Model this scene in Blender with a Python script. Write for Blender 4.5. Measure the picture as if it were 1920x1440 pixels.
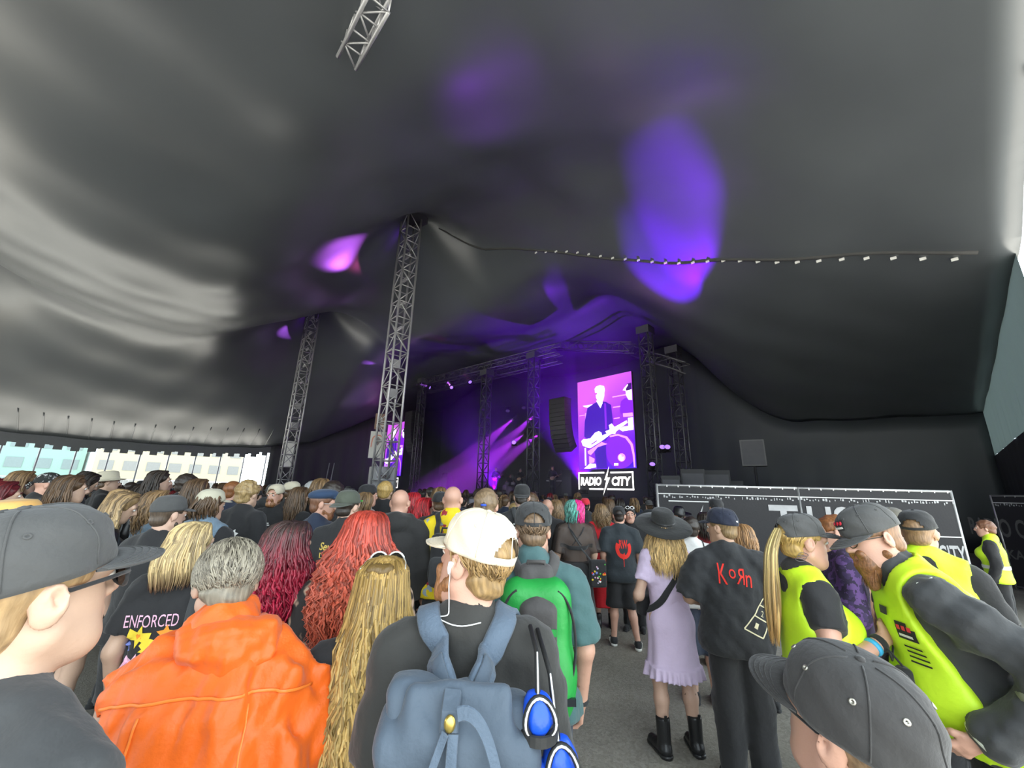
import bpy, bmesh, math, random
import numpy as np
from mathutils import Vector, Matrix, Quaternion
from mathutils.bvhtree import BVHTree

for o in list(bpy.data.objects): bpy.data.objects.remove(o)
SC = bpy.context.scene
COL = SC.collection
RNG = np.random.RandomState(7)
random.seed(7)

# ------------------------------------------------------------------ camera
F_PX = 740.0
PITCH = math.asin(.2645); ROLL = math.asin(.02594)
CAM = np.array([0, 0, 1.80])
_f = np.array([0, math.cos(PITCH), math.sin(PITCH)])
_u0 = np.array([0, -math.sin(PITCH), math.cos(PITCH)]); _r0 = np.array([1., 0, 0])
_r = math.cos(ROLL)*_r0 + math.sin(ROLL)*_u0
_u = -math.sin(ROLL)*_r0 + math.cos(ROLL)*_u0
cd = bpy.data.cameras.new('camera'); cam = bpy.data.objects.new('camera', cd); COL.objects.link(cam)
cd.sensor_width = 36; cd.lens = 36*F_PX/1920; cd.clip_start = .02; cd.clip_end = 500
m = Matrix(((_r[0], _u[0], -_f[0], CAM[0]), (_r[1], _u[1], -_f[1], CAM[1]), (_r[2], _u[2], -_f[2], CAM[2]), (0, 0, 0, 1)))
cam.matrix_world = m
SC.camera = cam

# ------------------------------------------------------------------ light and exposure
SC.view_settings.view_transform = 'Standard'; SC.view_settings.look = 'None'
SC.view_settings.gamma = 1; SC.view_settings.use_curve_mapping = False
SC.view_settings.exposure = 0.0
W = bpy.data.worlds.new('sky'); SC.world = W; W.use_nodes = True
_nt = W.node_tree; _bg = _nt.nodes['Background']
_bg.inputs[0].default_value = (.82, .94, 1.0, 1); _bg.inputs[1].default_value = 4.6      # bright overcast sky

_sd = bpy.data.lights.new('added_sun', 'SUN'); _sd.energy = 24; _sd.angle = .05; _sd.color = (1, .95, .86)
added_sun = bpy.data.objects.new('added_sun', _sd); COL.objects.link(added_sun); added_sun.rotation_mode = 'QUATERNION'
added_sun.rotation_quaternion = Vector((.7238*.62, .69*.62, -.78)).to_track_quat('-Z', 'Y')            # added strong light from the open back side, brightens the yards for the roof

def ray(x, y): return (x-960)/F_PX*_r - (y-720)/F_PX*_u + _f
def PX(x, y, d): return CAM + d*ray(x, y)
def GR(x, y, z=0.0):
    q = ray(x, y); return CAM + q*((z-CAM[2])/q[2])
def proj(p):
    q = np.asarray(p, float)-CAM; d = q@_f
    return 960+F_PX*(q@_r)/d, 720-F_PX*(q@_u)/d, d
UA = np.array([-.69, .7238, 0]); VB = np.array([.7238, .69, 0])     # tent axes: along the masts, across to the stage
def T(a, b, z=0.): return a*UA + b*VB + np.array([0, 0, z])
TZ = math.atan2(UA[1], UA[0])                                     # yaw that turns local x onto UA
def plane_b(px, py, b):
    q = ray(px, py); t = (b - CAM@VB)/(q@VB); p = CAM+q*t
    return p@UA, p[2]
def plane_a(px, py, a):
    q = ray(px, py); t = (a - CAM@UA)/(q@UA); p = CAM+q*t
    return p@VB, p[2]

# ------------------------------------------------------------------ helpers
MATS = {}
def M(name, col, rough=.8, var=.12, vs=6., bump=.15, bs=60., metal=0., emit=0., ecol=None, sheen=0., alpha=1., trans=0., coat=0.):
    if name in MATS: return MATS[name]
    mt = bpy.data.materials.new(name); mt.use_nodes = True; nt = mt.node_tree; N = nt.nodes; L = nt.links
    b = N['Principled BSDF']; b.inputs['Roughness'].default_value = rough; b.inputs['Metallic'].default_value = metal
    tc = N.new('ShaderNodeTexCoord')
    c = (*col, 1)
    if var > 0:
        nz = N.new('ShaderNodeTexNoise'); nz.inputs['Scale'].default_value = vs; nz.inputs['Detail'].default_value = 4
        L.new(tc.outputs['Object'], nz.inputs['Vector'])
        mx = N.new('ShaderNodeMix'); mx.data_type = 'RGBA'
        mx.inputs[6].default_value = tuple(max(0, v*(1-var)) for v in col)+(1,); mx.inputs[7].default_value = tuple(min(1, v*(1+var)) for v in col)+(1,)
        L.new(nz.outputs['Fac'], mx.inputs[0]); L.new(mx.outputs[2], b.inputs['Base Color'])
    else: b.inputs['Base Color'].default_value = c
    if bump > 0:
        nb = N.new('ShaderNodeTexNoise'); nb.inputs['Scale'].default_value = bs; nb.inputs['Detail'].default_value = 3
        L.new(tc.outputs['Object'], nb.inputs['Vector'])
        bp = N.new('ShaderNodeBump'); bp.inputs['Strength'].default_value = bump; bp.inputs['Distance'].default_value = .01
        L.new(nb.outputs['Fac'], bp.inputs['Height']); L.new(bp.outputs[0], b.inputs['Normal'])
    if emit > 0:
        b.inputs['Emission Color'].default_value = (*(ecol or col), 1); b.inputs['Emission Strength'].default_value = emit
    if sheen: b.inputs['Sheen Weight'].default_value = sheen
    if alpha < 1: b.inputs['Alpha'].default_value = alpha
    if trans: b.inputs['Transmission Weight'].default_value = trans
    if coat: b.inputs['Coat Weight'].default_value = coat
    mt.diffuse_color = c
    MATS[name] = mt
    return mt

def mesh_data(name, V, Fc, mat=None, smooth=True):
    me = bpy.data.meshes.new(name)
    V = np.asarray(V, np.float32)
    if isinstance(Fc, np.ndarray) and Fc.ndim == 2:
        n, k = Fc.shape
        me.vertices.add(len(V)); me.vertices.foreach_set('co', V.ravel())
        me.loops.add(n*k); me.loops.foreach_set('vertex_index', Fc.astype(np.int32).ravel())
        me.polygons.add(n); me.polygons.foreach_set('loop_start', np.arange(0, n*k, k, dtype=np.int32))
        me.update(calc_edges=True)
    else:
        me.from_pydata([tuple(v) for v in V.tolist()], [], [list(f) for f in Fc]); me.update()
    me.polygons.foreach_set('use_smooth', np.full(len(me.polygons), smooth))
    if mat: me.materials.append(mat)
    return me

def link(name, me, parent=None, loc=None):
    o = bpy.data.objects.new(name, me); COL.objects.link(o)
    if parent: o.parent = parent
    if loc is not None: o.location = loc
    return o
def mk(name, V, Fc, mat, parent=None, smooth=True): return link(name, mesh_data(name, V, Fc, mat, smooth), parent)
def tag(o, label=None, cat=None, group=None, kind=None):
    if label: o['label'] = label
    if cat: o['category'] = cat
    if group: o['group'] = group
    if kind: o['kind'] = kind
    return o
def empty(name, loc=(0, 0, 0), rz=0., s=1.):
    o = bpy.data.objects.new(name, None); COL.objects.link(o); o.empty_display_size = .1
    o.location = Vector(loc); o.rotation_euler = (0, 0, rz); o.scale = (s, s, s); return o
def copy_tree(o, parent=None):
    c = o.copy(); COL.objects.link(c); c.parent = parent
    for ch in o.children: copy_tree(ch, c)
    return c

class MB:
    """collects simple solids into one mesh"""
    def __init__(s): s.v = []; s.f = []
    def add(s, V, Fc):
        n = len(s.v); s.v += [tuple(p) for p in V]; s.f += [[i+n for i in f] for f in Fc]; return s
    def box(s, lo, hi, R=None, t=None):
        x0, y0, z0 = lo; x1, y1, z1 = hi
        V = np.array([(x0, y0, z0), (x1, y0, z0), (x1, y1, z0), (x0, y1, z0), (x0, y0, z1), (x1, y0, z1), (x1, y1, z1), (x0, y1, z1)], float)
        if R is not None: V = V@np.asarray(R).T
        if t is not None: V = V+np.asarray(t)
        return s.add(V, [(3, 2, 1, 0), (4, 5, 6, 7), (0, 1, 5, 4), (1, 2, 6, 5), (2, 3, 7, 6), (3, 0, 4, 7)])
    def tube(s, pts, r, n=8, cap=True, flat=None):
        pts = np.asarray(pts, float); m_ = len(pts); r = np.broadcast_to(np.asarray(r, float), (m_,))
        tg = np.gradient(pts, axis=0); tg /= np.linalg.norm(tg, axis=1)[:, None]+1e-9
        up = np.array([0, 0, 1.]) if abs(tg[0][2]) < .9 else np.array([0, 1., 0])
        V = []; nrm = np.cross(tg[0], up); nrm /= np.linalg.norm(nrm)
        for i in range(m_):
            nrm = nrm-tg[i]*(nrm@tg[i]); nrm /= np.linalg.norm(nrm)+1e-9; bi = np.cross(tg[i], nrm)
            for k in range(n):
                a = 2*math.pi*k/n
                V.append(pts[i]+r[i]*(math.cos(a)*nrm+math.sin(a)*bi*(flat or 1)))
        Fc = [[i*n+k, i*n+(k+1) % n, (i+1)*n+(k+1) % n, (i+1)*n+k] for i in range(m_-1) for k in range(n)]
        if cap: Fc += [list(range(n))[::-1], [(m_-1)*n+k for k in range(n)]]
        return s.add(V, Fc)
    def lathe(s, prof, n=24, R=None, t=None, sx=1., sy=1.):
        V = [(r*math.cos(2*math.pi*k/n)*sx, r*math.sin(2*math.pi*k/n)*sy, z) for r, z in prof for k in range(n)]
        m_ = len(prof)
        Fc = [[i*n+k, i*n+(k+1) % n, (i+1)*n+(k+1) % n, (i+1)*n+k] for i in range(m_-1) for k in range(n)]
        Fc += [list(range(n))[::-1], [(m_-1)*n+k for k in range(n)]]
        V = np.array(V)
        if R is not None: V = V@np.asarray(R).T
        if t is not None: V = V+np.asarray(t)
        return s.add(V, Fc)
    def ribbon(s, pts, nrm, w, th):
        """flat strap of width w, thickness th along pts; nrm = outward normal per point"""
        pts = np.asarray(pts, float); nrm = np.asarray(nrm, float)
        if nrm.ndim == 1: nrm = np.tile(nrm, (len(pts), 1))
        tg = np.gradient(pts, axis=0); tg /= np.linalg.norm(tg, axis=1)[:, None]+1e-9
        sd = np.cross(tg, nrm); sd /= np.linalg.norm(sd, axis=1)[:, None]+1e-9
        nn = np.cross(sd, tg)
        V = []
        for p, a, b in zip(pts, sd, nn):
            V += [p-a*w/2, p-a*w*.42+b*th, p+a*w*.42+b*th, p+a*w/2, p+a*w*.4-b*th*.3, p-a*w*.4-b*th*.3]
        k = 6; m_ = len(pts)
        Fc = [[i*k+j, i*k+(j+1) % k, (i+1)*k+(j+1) % k, (i+1)*k+j] for i in range(m_-1) for j in range(k)]
        Fc += [list(range(k))[::-1], [(m_-1)*k+j for j in range(k)]]
        return s.add(V, Fc)
    def obj(s, name, mat, parent=None, smooth=False): return mk(name, np.array(s.v), s.f, mat, parent, smooth)

def Rz(a): c, s = math.cos(a), math.sin(a); return np.array([[c, -s, 0], [s, c, 0], [0, 0, 1.]])
def Rx(a): c, s = math.cos(a), math.sin(a); return np.array([[1., 0, 0], [0, c, -s], [0, s, c]])
def Ry(a): c, s = math.cos(a), math.sin(a); return np.array([[c, 0, s], [0, 1., 0], [-s, 0, c]])
RAD = math.pi/180
ORD = ('first second third fourth fifth sixth seventh eighth ninth tenth eleventh twelfth thirteenth fourteenth fifteenth sixteenth seventeenth eighteenth nineteenth twentieth '+' '.join('twenty-'+w for w in 'first second third fourth fifth sixth seventh eighth ninth'.split())+' thirtieth').split()

def text_shape(txt, size=1., shear=0., bold=0.):
    """flat text mesh: verts (x,y) centred, faces"""
    cu = bpy.data.curves.new('lettering', 'FONT'); cu.body = txt; cu.size = size; cu.align_x = 'CENTER'; cu.align_y = 'CENTER'
    cu.shear = shear; cu.offset = bold; cu.resolution_u = 3
    o = bpy.data.objects.new('lettering', cu); COL.objects.link(o)
    dg = bpy.context.evaluated_depsgraph_get(); me = o.evaluated_get(dg).to_mesh()
    V = np.array([v.co[:2] for v in me.vertices]); Fc = [list(p.vertices) for p in me.polygons]
    o.evaluated_get(dg).to_mesh_clear(); bpy.data.objects.remove(o); bpy.data.curves.remove(cu)
    return V, Fc
def fit(V, w=None, h=None):
    V = np.array(V, float); lo, hi = V.min(0), V.max(0); V = V-(lo+hi)/2
    if w: V[:, 0] *= w/(hi[0]-lo[0])
    if h: V[:, 1] *= h/(hi[1]-lo[1])
    return V
# ------------------------------------------------------------------ the tent and the ground
def lerp_tab(x, xs, ys):
    x = np.asarray(x, float); xs = np.asarray(xs, float); ys = np.asarray(ys, float)
    i = np.clip(np.searchsorted(xs, x)-1, 0, len(xs)-2); t = np.clip((x-xs[i])/(xs[i+1]-xs[i]), 0, 1)
    mm = np.gradient(ys, xs); h = xs[i+1]-xs[i]
    return (2*t**3-3*t**2+1)*ys[i]+(t**3-2*t**2+t)*h*mm[i]+(-2*t**3+3*t**2)*ys[i+1]+(t**3-t**2)*h*mm[i+1]
MASTS = [(13.9, 6.9), (26.2, 6.9), (13.9, -8.5), (26.2, -8.5)]
A0, A1, B0, B1 = -1.9, 36., -17., 24.
def roof(a, b):
    a = np.asarray(a, float); b = np.asarray(b, float)
    z = lerp_tab(a, [-1.9, 2, 6, 10, 12.5, 14.5, 17, 22, 26.2, 29, 32, 36], [7.4, 8.0, 8.5, 8.7, 8.2, 8.0, 8.05, 8.5, 8.9, 7.9, 6.3, 4.35])
    rb = lerp_tab(b, [-17, -12, -8.5, -4, -.8, 1.5, 4.5, 6.9, 9, 12, 17, 24], [-3.6, -.6, 1.9, .5, .0, .15, 1.4, 2.6, 2.2, .8, -1.1, -3.4])
    z = z+rb*np.clip((36-a)/12, .12, 1)*(.25+.75*np.clip((a+1.9)/9, 0, 1))
    s_ = np.clip((a-4)/7, 0, 1); z = z+np.interp(b, [7, 11, 16, 24], [0, .9, 4.0, 6.2])*s_*s_*(3-2*s_)
    e = np.clip((b-5)/6, 0, 1)*np.clip((5-a)/6.5, 0, 1); z = z-1.2*e
    for ma, mb in MASTS:
        r = np.hypot((a-ma)*1.0, (b-mb)*1.0)
        z = z+2.8*np.exp(-(r/2.8)**1.6)
    z = z+.05*np.sin(a*1.9+b*.7)*np.sin(b*1.3-a*.4)
    return z
tent_in = M('tent_fabric_grey', (.08, .089, .097), .36, .2, .5, .08, 3.)
tent_in.node_tree.nodes['Principled BSDF'].inputs['IOR'].default_value = 1.65
tent_dark = M('tent_wall_black', (.03, .03, .035), .6, .2, .5, .2, 2.)
def grid_surface(fn, us, vs):
    P = np.array([[fn(u_, v_) for v_ in vs] for u_ in us]); nu, nv = len(us), len(vs)
    i, j = np.meshgrid(np.arange(nu-1), np.arange(nv-1), indexing='ij')
    k = (i*nv+j).ravel(); return P.reshape(-1, 3), np.stack([k, k+1, k+nv+1, k+nv], 1)
aa = np.linspace(A0, A1, 96); bb = np.linspace(B0, B1, 104)
AAg, BBg = np.meshgrid(aa, bb, indexing='ij'); ZZ = roof(AAg, BBg)
PP = AAg[..., None]*UA+BBg[..., None]*VB; PP[..., 2] = ZZ
i, j = np.meshgrid(np.arange(95), np.arange(103), indexing='ij'); k = (i*104+j).ravel()
ceil = mk('ceiling', PP.reshape(-1, 3), np.stack([k, k+104, k+105, k+1], 1), tent_in)
sm = ceil.modifiers.new('thickness', 'SOLIDIFY'); sm.thickness = .05; sm.offset = 1
tag(ceil, 'grey big top tent roof sagging between the masts', kind='structure')
# seams and lacing cables under the roof
seam_m = M('tent_seam', (.13, .13, .13), .8, .1)
def seam(pts, r, name='seam', mat=seam_m, dz=.0):
    P = []
    for (a0, b0), (a1, b1) in zip(pts[:-1], pts[1:]):
        n = max(3, int(math.hypot(a1-a0, b1-b0)/.35))
        for t in np.linspace(0, 1, n, endpoint=False): P.append((a0+(a1-a0)*t, b0+(b1-b0)*t))
    P.append(pts[-1]); P = np.array(P); z = roof(P[:, 0], P[:, 1])-dz
    return MB().tube(P[:, :1]*UA+P[:, 1:]*VB+np.c_[z*0, z*0, z], r, 6).obj(name, mat, ceil, True)
for b_, r_ in ((-.95, .045), (-.6, .03), (-1.6, .015), (.4, .015), (3.2, .012)): seam([(-1.4, b_), (35.5, b_)], r_)
for a_ in (13.9, 26.2): seam([(a_, -16), (a_, -9.5)], .03); seam([(a_, -7.5), (a_, 5.4)], .03)
for k_ in (4.2, 8.8, 20): seam([(k_, -16), (k_, 22)], .012)
seam([(13.2, 7.9), (11.5, 9.2), (8, 10.8), (5, 11.5), (-1.4, 11.2)], .05, 'lacing_seam', M('lacing', (.05, .05, .05), .9), .05)
for t_ in np.linspace(0, 1, 26):                                                                # rope loops of the lacing
    a_ = 9.5-10.6*t_; b_ = 10.2+1.2*min(1, t_*2.4); p = T(a_, b_, float(roof(a_, b_))-.1)
    MB().box((-.05, -.015, -.03), (.05, .015, .03), Rz(TZ), p).obj('rope_loop', M('rope_pale', (.6, .6, .58), .8), ceil)
# ladder-like truss hanging under the roof near the camera
def on_roof(px, py):
    q = ray(px, py); lo, hi = 1., 60.
    for t_ in np.linspace(2, 60, 600):
        p = CAM+q*t_
        if p[2] > roof(p@UA, p@VB): return CAM+q*(t_-.1)
    return CAM+q*30

ground_m = bpy.data.materials.new('asphalt'); ground_m.use_nodes = True
_n = ground_m.node_tree; _b = _n.nodes['Principled BSDF']; _b.inputs['Roughness'].default_value = .85
_tc = _n.nodes.new('ShaderNodeTexCoord')
_v = _n.nodes.new('ShaderNodeTexVoronoi'); _v.inputs['Scale'].default_value = 55
_z = _n.nodes.new('ShaderNodeTexNoise'); _z.inputs['Scale'].default_value = 1.3; _z.inputs['Detail'].default_value = 6
_z2 = _n.nodes.new('ShaderNodeTexNoise'); _z2.inputs['Scale'].default_value = 90
for q_ in (_v, _z, _z2): _n.links.new(_tc.outputs['Object'], q_.inputs['Vector'])
_cr = _n.nodes.new('ShaderNodeValToRGB'); _cr.color_ramp.elements[0].color = (.10, .093, .078, 1); _cr.color_ramp.elements[1].color = (.36, .335, .285, 1)
_ad = _n.nodes.new('ShaderNodeMath'); _ad.operation = 'MULTIPLY_ADD'; _ad.inputs[1].default_value = .55
_n.links.new(_v.outputs['Color'], _ad.inputs[0]); _n.links.new(_z.outputs['Fac'], _ad.inputs[2])
_a2 = _n.nodes.new('ShaderNodeMath'); _a2.operation = 'MULTIPLY'; _a2.inputs[1].default_value = .85
_n.links.new(_ad.outputs[0], _a2.inputs[0]); _n.links.new(_a2.outputs[0], _cr.inputs['Fac']); _n.links.new(_cr.outputs[0], _b.inputs['Base Color'])
_bp = _n.nodes.new('ShaderNodeBump'); _bp.inputs['Strength'].default_value = .5; _bp.inputs['Distance'].default_value = .01
_n.links.new(_z2.outputs['Fac'], _bp.inputs['Height']); _n.links.new(_bp.outputs[0], _b.inputs['Normal'])
fl = mk('floor', [(-120, -80, 0), (90, -80, 0), (90, 140, 0), (-120, 140, 0)], [(0, 1, 2, 3)], ground_m, None, False)
tag(fl, 'speckled grey brown asphalt ground under the crowd', kind='structure')

yard_m = M('pale_bounce_ground', (.58, .56, .52), .9, .12, 2., .3, 40)  # near and back yards are unseen, added to bounce daylight onto the roof
def yard(a0, a1, b0, b1, label):
    o = MB().box((0, 0, 0), (1, 1, 1)); V = [T(a, b, z) for z in (.0, .03) for a, b in ((a0, b0), (a1, b0), (a1, b1), (a0, b1))]
    tag(mk('ground_bounce_yard', V, [(0, 1, 2, 3), (7, 6, 5, 4), (0, 4, 5, 1), (1, 5, 6, 2), (2, 6, 7, 3), (3, 7, 4, 0)], yard_m, None, False), label, kind='structure')
yard(-32, -2.4, -45, 30, 'added unseen pale ground bouncing daylight in at the near tent end'); yard(-2.4, 36.8, -45, -17.6, 'added unseen pale ground bouncing daylight in at the open tent back'); yard(36.8, 72, -45, 30, 'pale gravel yard outside the bright far opening')
# walls: stage side, far end beside the opening, near end right
def wall_strip(name, fa, fb, n, mat, label, z0=0., ztop=None, wav=.12):
    V = []; Fc = []
    for i_ in range(n+1):
        t_ = i_/n; a_ = fa(t_); b_ = fb(t_); zt = float(roof(a_, b_)) if ztop is None else ztop
        w_ = wav*math.sin(i_*1.7)+wav*.6*math.sin(i_*.63)
        for q_ in range(9):
            s_ = q_/8; o_ = w_*(1-s_)
            V.append(T(a_+(o_ if abs(fa(1)-fa(0)) < .1 else 0), b_+(o_ if abs(fb(1)-fb(0)) < .1 else 0), z0+(zt-z0)*s_))
    for i_ in range(n):
        for q_ in range(8): c_ = i_*9+q_; Fc.append((c_, c_+9, c_+10, c_+1))
    o = mk(name, V, Fc, mat); s_ = o.modifiers.new('thickness', 'SOLIDIFY'); s_.thickness = .04
    return tag(o, label, kind='structure')
wall_strip('wall_stage', lambda t: A1+(A0-A1)*t, lambda t: B1-.05, 110, M('tent_wall_charcoal', (.05, .057, .063), .5, .2, .5, .1, 2.), 'black tent side wall behind the stage', wav=.04)
wall_strip('wall_end', lambda t: A1-.05, lambda t: 8.1+(B1-8.1)*t, 50, tent_dark, 'dark tent end wall right of the bright opening')
wall_strip('wall_right', lambda t: A0+.05, lambda t: 11.4+(B1-11.4)*t, 46, tent_dark, 'dark lower tent wall at the right behind the fences', 0., 3.6, .05)
pale = M('tent_side_lightened', (.15, .18, .185), .5, .12, .6, .1, 3.); _n = pale.node_tree; _t = _n.nodes.new('ShaderNodeBsdfTranslucent'); _t.inputs[0].default_value = (.022, .03, .03, 1); _a = _n.nodes.new('ShaderNodeAddShader')  # paler, slightly translucent fabric stands in for daylight on the wall
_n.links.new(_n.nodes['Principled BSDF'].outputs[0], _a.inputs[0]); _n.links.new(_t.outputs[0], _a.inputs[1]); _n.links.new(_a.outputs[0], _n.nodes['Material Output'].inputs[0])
wu = wall_strip('wall_upper_right', lambda t: A0+.05, lambda t: 11.4+(B1-11.4)*t, 46, pale, 'upper right tent wall with daylight put into its pale fabric colour', 3.6, None, .05); wu.modifiers.clear()
# canopy beyond the near end of the roof, laced on with gaps that let the sky through
V = []; Fc = []
bs = np.linspace(3.5, 11.6, 24)
for b_ in bs:
    z_ = float(roof(A0, b_)); g_ = .04+.2*max(0, math.sin((b_-3.5)*1.1))
    V += [T(A0-g_, b_, z_-.02), T(A0-3.2, b_, z_-.2)]
for i_ in range(23): Fc.append((2*i_, 2*i_+1, 2*i_+3, 2*i_+2))
can = mk('trim_1', V, Fc, tent_in); s_ = can.modifiers.new('thickness', 'SOLIDIFY'); s_.thickness = .03
tag(can, 'pale canopy strip laced to the near right edge of the tent roof', kind='structure')
for b_ in (4.2, 6.3, 7.7):
    MB().box((-.35, -.1, -.015), (.05, .1, .015), Rz(TZ), T(A0, b_, float(roof(A0, b_))-.04)).obj('lacing_tab', tent_in, can)

# ------------------------------------------------------------------ open far end: valance, poles, what stands outside
val_m = M('valance_grey', (.10, .105, .11), .7)
V = []; Fc = []; n_ = 0
val = empty('valance', T(A1, 8, 4.35)); tag(val, 'dark grey crenellated valance along the open tent end', kind='structure')
bq = 8.1; prev = None
MBv = MB(); ys = []
while bq > B0:
    z_ = float(roof(A1, bq))
    MBv.box((-.02, -.36, -.55), (.02, .36, 0), Rz(TZ), T(A1, bq-.36, z_)-np.array(val.location))
    t_ = MB().box((-.018, -.19, -.78), (.018, .19, -.55), Rz(TZ), T(A1, bq-.36, z_)-np.array(val.location)).obj('merlon', val_m, val)
    bq -= .72
MBv.obj('band', val_m, val)
pole_m = M('pole_grey', (.25, .26, .28), .5, metal=.3)
for i_ in range(15):
    b_ = 7.9-1.45*i_
    o = MB().tube([T(A1, b_, 0), T(A1+.05, b_, float(roof(A1, b_)))], .045, 8).obj('wall_pole', pole_m, None, True)
    tag(o, 'thin grey pole of the open tent end, %s from the dark wall' % ORD[i_], 'pole', 'poles along the open tent end')
# pleats where the roof is tied down above the valance
for i_ in range(24):
    b_ = 7.6-.95*i_
    seam([(A1-2.2, b_), (A1-.1, b_)], .05, 'pleat', tent_in, .03)
# fence outside
rail_m = M('fence_galvanised', (.45, .47, .5), .45, metal=.5)
for i_ in range(8):
    b_ = 9-3.5*i_; f_ = empty('mesh_fence', T(43, b_)); tag(f_, 'galvanised mesh fence panel outside the open tent end, %s from the right' % ORD[i_], 'fence', 'fence panels outside the tent')
    f_.rotation_euler = (0, 0, TZ)
    for y_ in (0, -3.4): MB().tube([(0, y_, 0), (0, y_, 2.0)], .03, 6).obj('post', rail_m, f_, True)
    for z_ in (.15, 1.1, 2.0): MB().tube([(0, 0, z_), (0, -3.4, z_)], .03, 6).obj('rail', rail_m, f_, True)
    w_ = MB()
    for q_ in range(1, 12): w_.box((-.006, -3.4*q_/12-.006, .15), (.006, -3.4*q_/12+.006, 2.0))
    w_.obj('mesh', rail_m, f_)
def building(label, a, b0, b1, h, col, wcol, nw, nf, roofc=(.08, .08, .09)):
    e = empty("building", T(a, b1)); e.rotation_euler = (0, 0, TZ); tag(e, label, 'building', 'buildings outside the tent')
    w = b1-b0; MB().box((0, 0, 0), (8, w, h)).obj('wall', M('wall_'+label[:12], col, .8, .08), e)
    MB().box((-.2, -.2, h), (8.2, w+.2, h+.35)).obj('roof', M('roof_grey', roofc, .8), e)
    for f_ in range(nf):
        for k_ in range(nw):
            y0 = w*(k_+.2)/nw; y1 = w*(k_+.8)/nw; z0 = h*(f_+.3)/nf; z1 = h*(f_+.8)/nf
            q = MB().box((-.06, y0, z0), (.05, y1, z1)).obj('window', M('win_'+label[:12], wcol, .3), e)
    return e
building('low orange building outside behind the fence', 75, -46, -22, 7.5, (.34, .18, .06), (.22, .2, .18), 8, 2)
building('pale teal building outside behind the fence', 80, -21, -4, 7.6, (.17, .28, .26), (.12, .17, .18), 7, 3)
building('cream building at the right end of the bright opening', 78, -3, 14, 7.8, (.3, .28, .21), (.16, .17, .17), 7, 3)

# ------------------------------------------------------------------ lattice masts
alu = M('truss_aluminium', (.42, .42, .43), .45, .15, 8, metal=.55)
def lattice(root, h, w, bay, r, mat, pieces=True, z0=0.):
    """square lattice along local z; pieces: every brace its own part"""
    hw = w/2; cs = [(-hw, -hw), (hw, -hw), (hw, hw), (-hw, hw)]
    ch = mesh_data('chord', *(lambda b: (b.v, b.f))(MB().tube([(0, 0, z0), (0, 0, h)], r, 8)), mat)
    for c in cs: link('chord', ch, root, (*c, 0))
    n = int(round((h-z0)/bay)); bh = (h-z0)/n
    db = MB().tube([(-hw, 0, 0), (hw, 0, bh)], r*.5, 6); hb = MB().tube([(-hw, 0, 0), (hw, 0, 0)], r*.5, 6)
    if pieces:
        dm = mesh_data('brace', db.v, db.f, mat); hm = mesh_data('rung', hb.v, hb.f, mat)
    allb = MB()
    for i_ in range(n):
        for q_ in range(4):
            R = Rz(math.pi/2*q_); t = R@np.array([0, -hw, 0])+np.array([0, 0, z0+i_*bh])
            flip = (i_+q_) % 2
            if pieces:
                o = link('brace', dm, root, t); o.rotation_euler = (0, 0, math.pi/2*q_)
                if flip: o.scale = (-1, 1, 1)
                o = link('rung', hm, root, t); o.rotation_euler = (0, 0, math.pi/2*q_)
            else:
                for b in (db, hb):
                    Vv = np.array(b.v)*((-1, 1, 1) if flip else (1, 1, 1)); allb.add(Vv@R.T+t, b.f)
    if not pieces: tag(allb.obj('bracing', mat, root, True), kind='stuff')
for (ma, mb), lab, pc in zip(MASTS[:2], ('tall lattice mast with boards hung on it, nearest the screen', 'tall lattice mast farther left with a white board'), (True, False)):
    h_ = float(roof(ma, mb))-.1
    e = empty('lattice_mast', T(ma, mb), TZ); tag(e, lab, 'mast', 'king poles of the tent')
    lattice(e, h_, .62, .72, .045, alu, pc)
    MB().lathe([(.75, h_-.12), (.8, h_-.02), (.7, h_+.02), (.1, h_+.03)], 24).obj('cupola_ring', M('cupola_dark', (.03, .03, .035), .6), e, True)
    MB().box((-.5, -.5, 0), (.5, .5, .12)).obj('foot_plate', alu, e)
    for z_ in (5.2, 6.4): MB().box((.0, -.2, z_), (.3, .12, z_+.35)).obj('junction_box', M('box_grey', (.33, .33, .34), .6), e)
    for z_ in np.arange(8., h_-1, 1.1): MB().box((-.2, -.04, z_), (.2, .04, z_+.12)).obj('cable_tray', M('box_grey', (.33, .33, .34), .6), e)
# ladder truss hanging just under the roof
p0 = on_roof(715, -20); p1 = on_roof(655, 95); d_ = p1-p0; L_ = np.linalg.norm(d_)
e = empty('hanging_truss', p0-np.array([0, 0, .1])); tag(e, 'short ladder truss hanging under the roof at the top of view', 'truss')
e.rotation_mode = 'QUATERNION'; e.rotation_quaternion = Vector(d_).to_track_quat('Z', 'Y')
lattice(e, L_, .28, .3, .028, alu, False)
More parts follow.
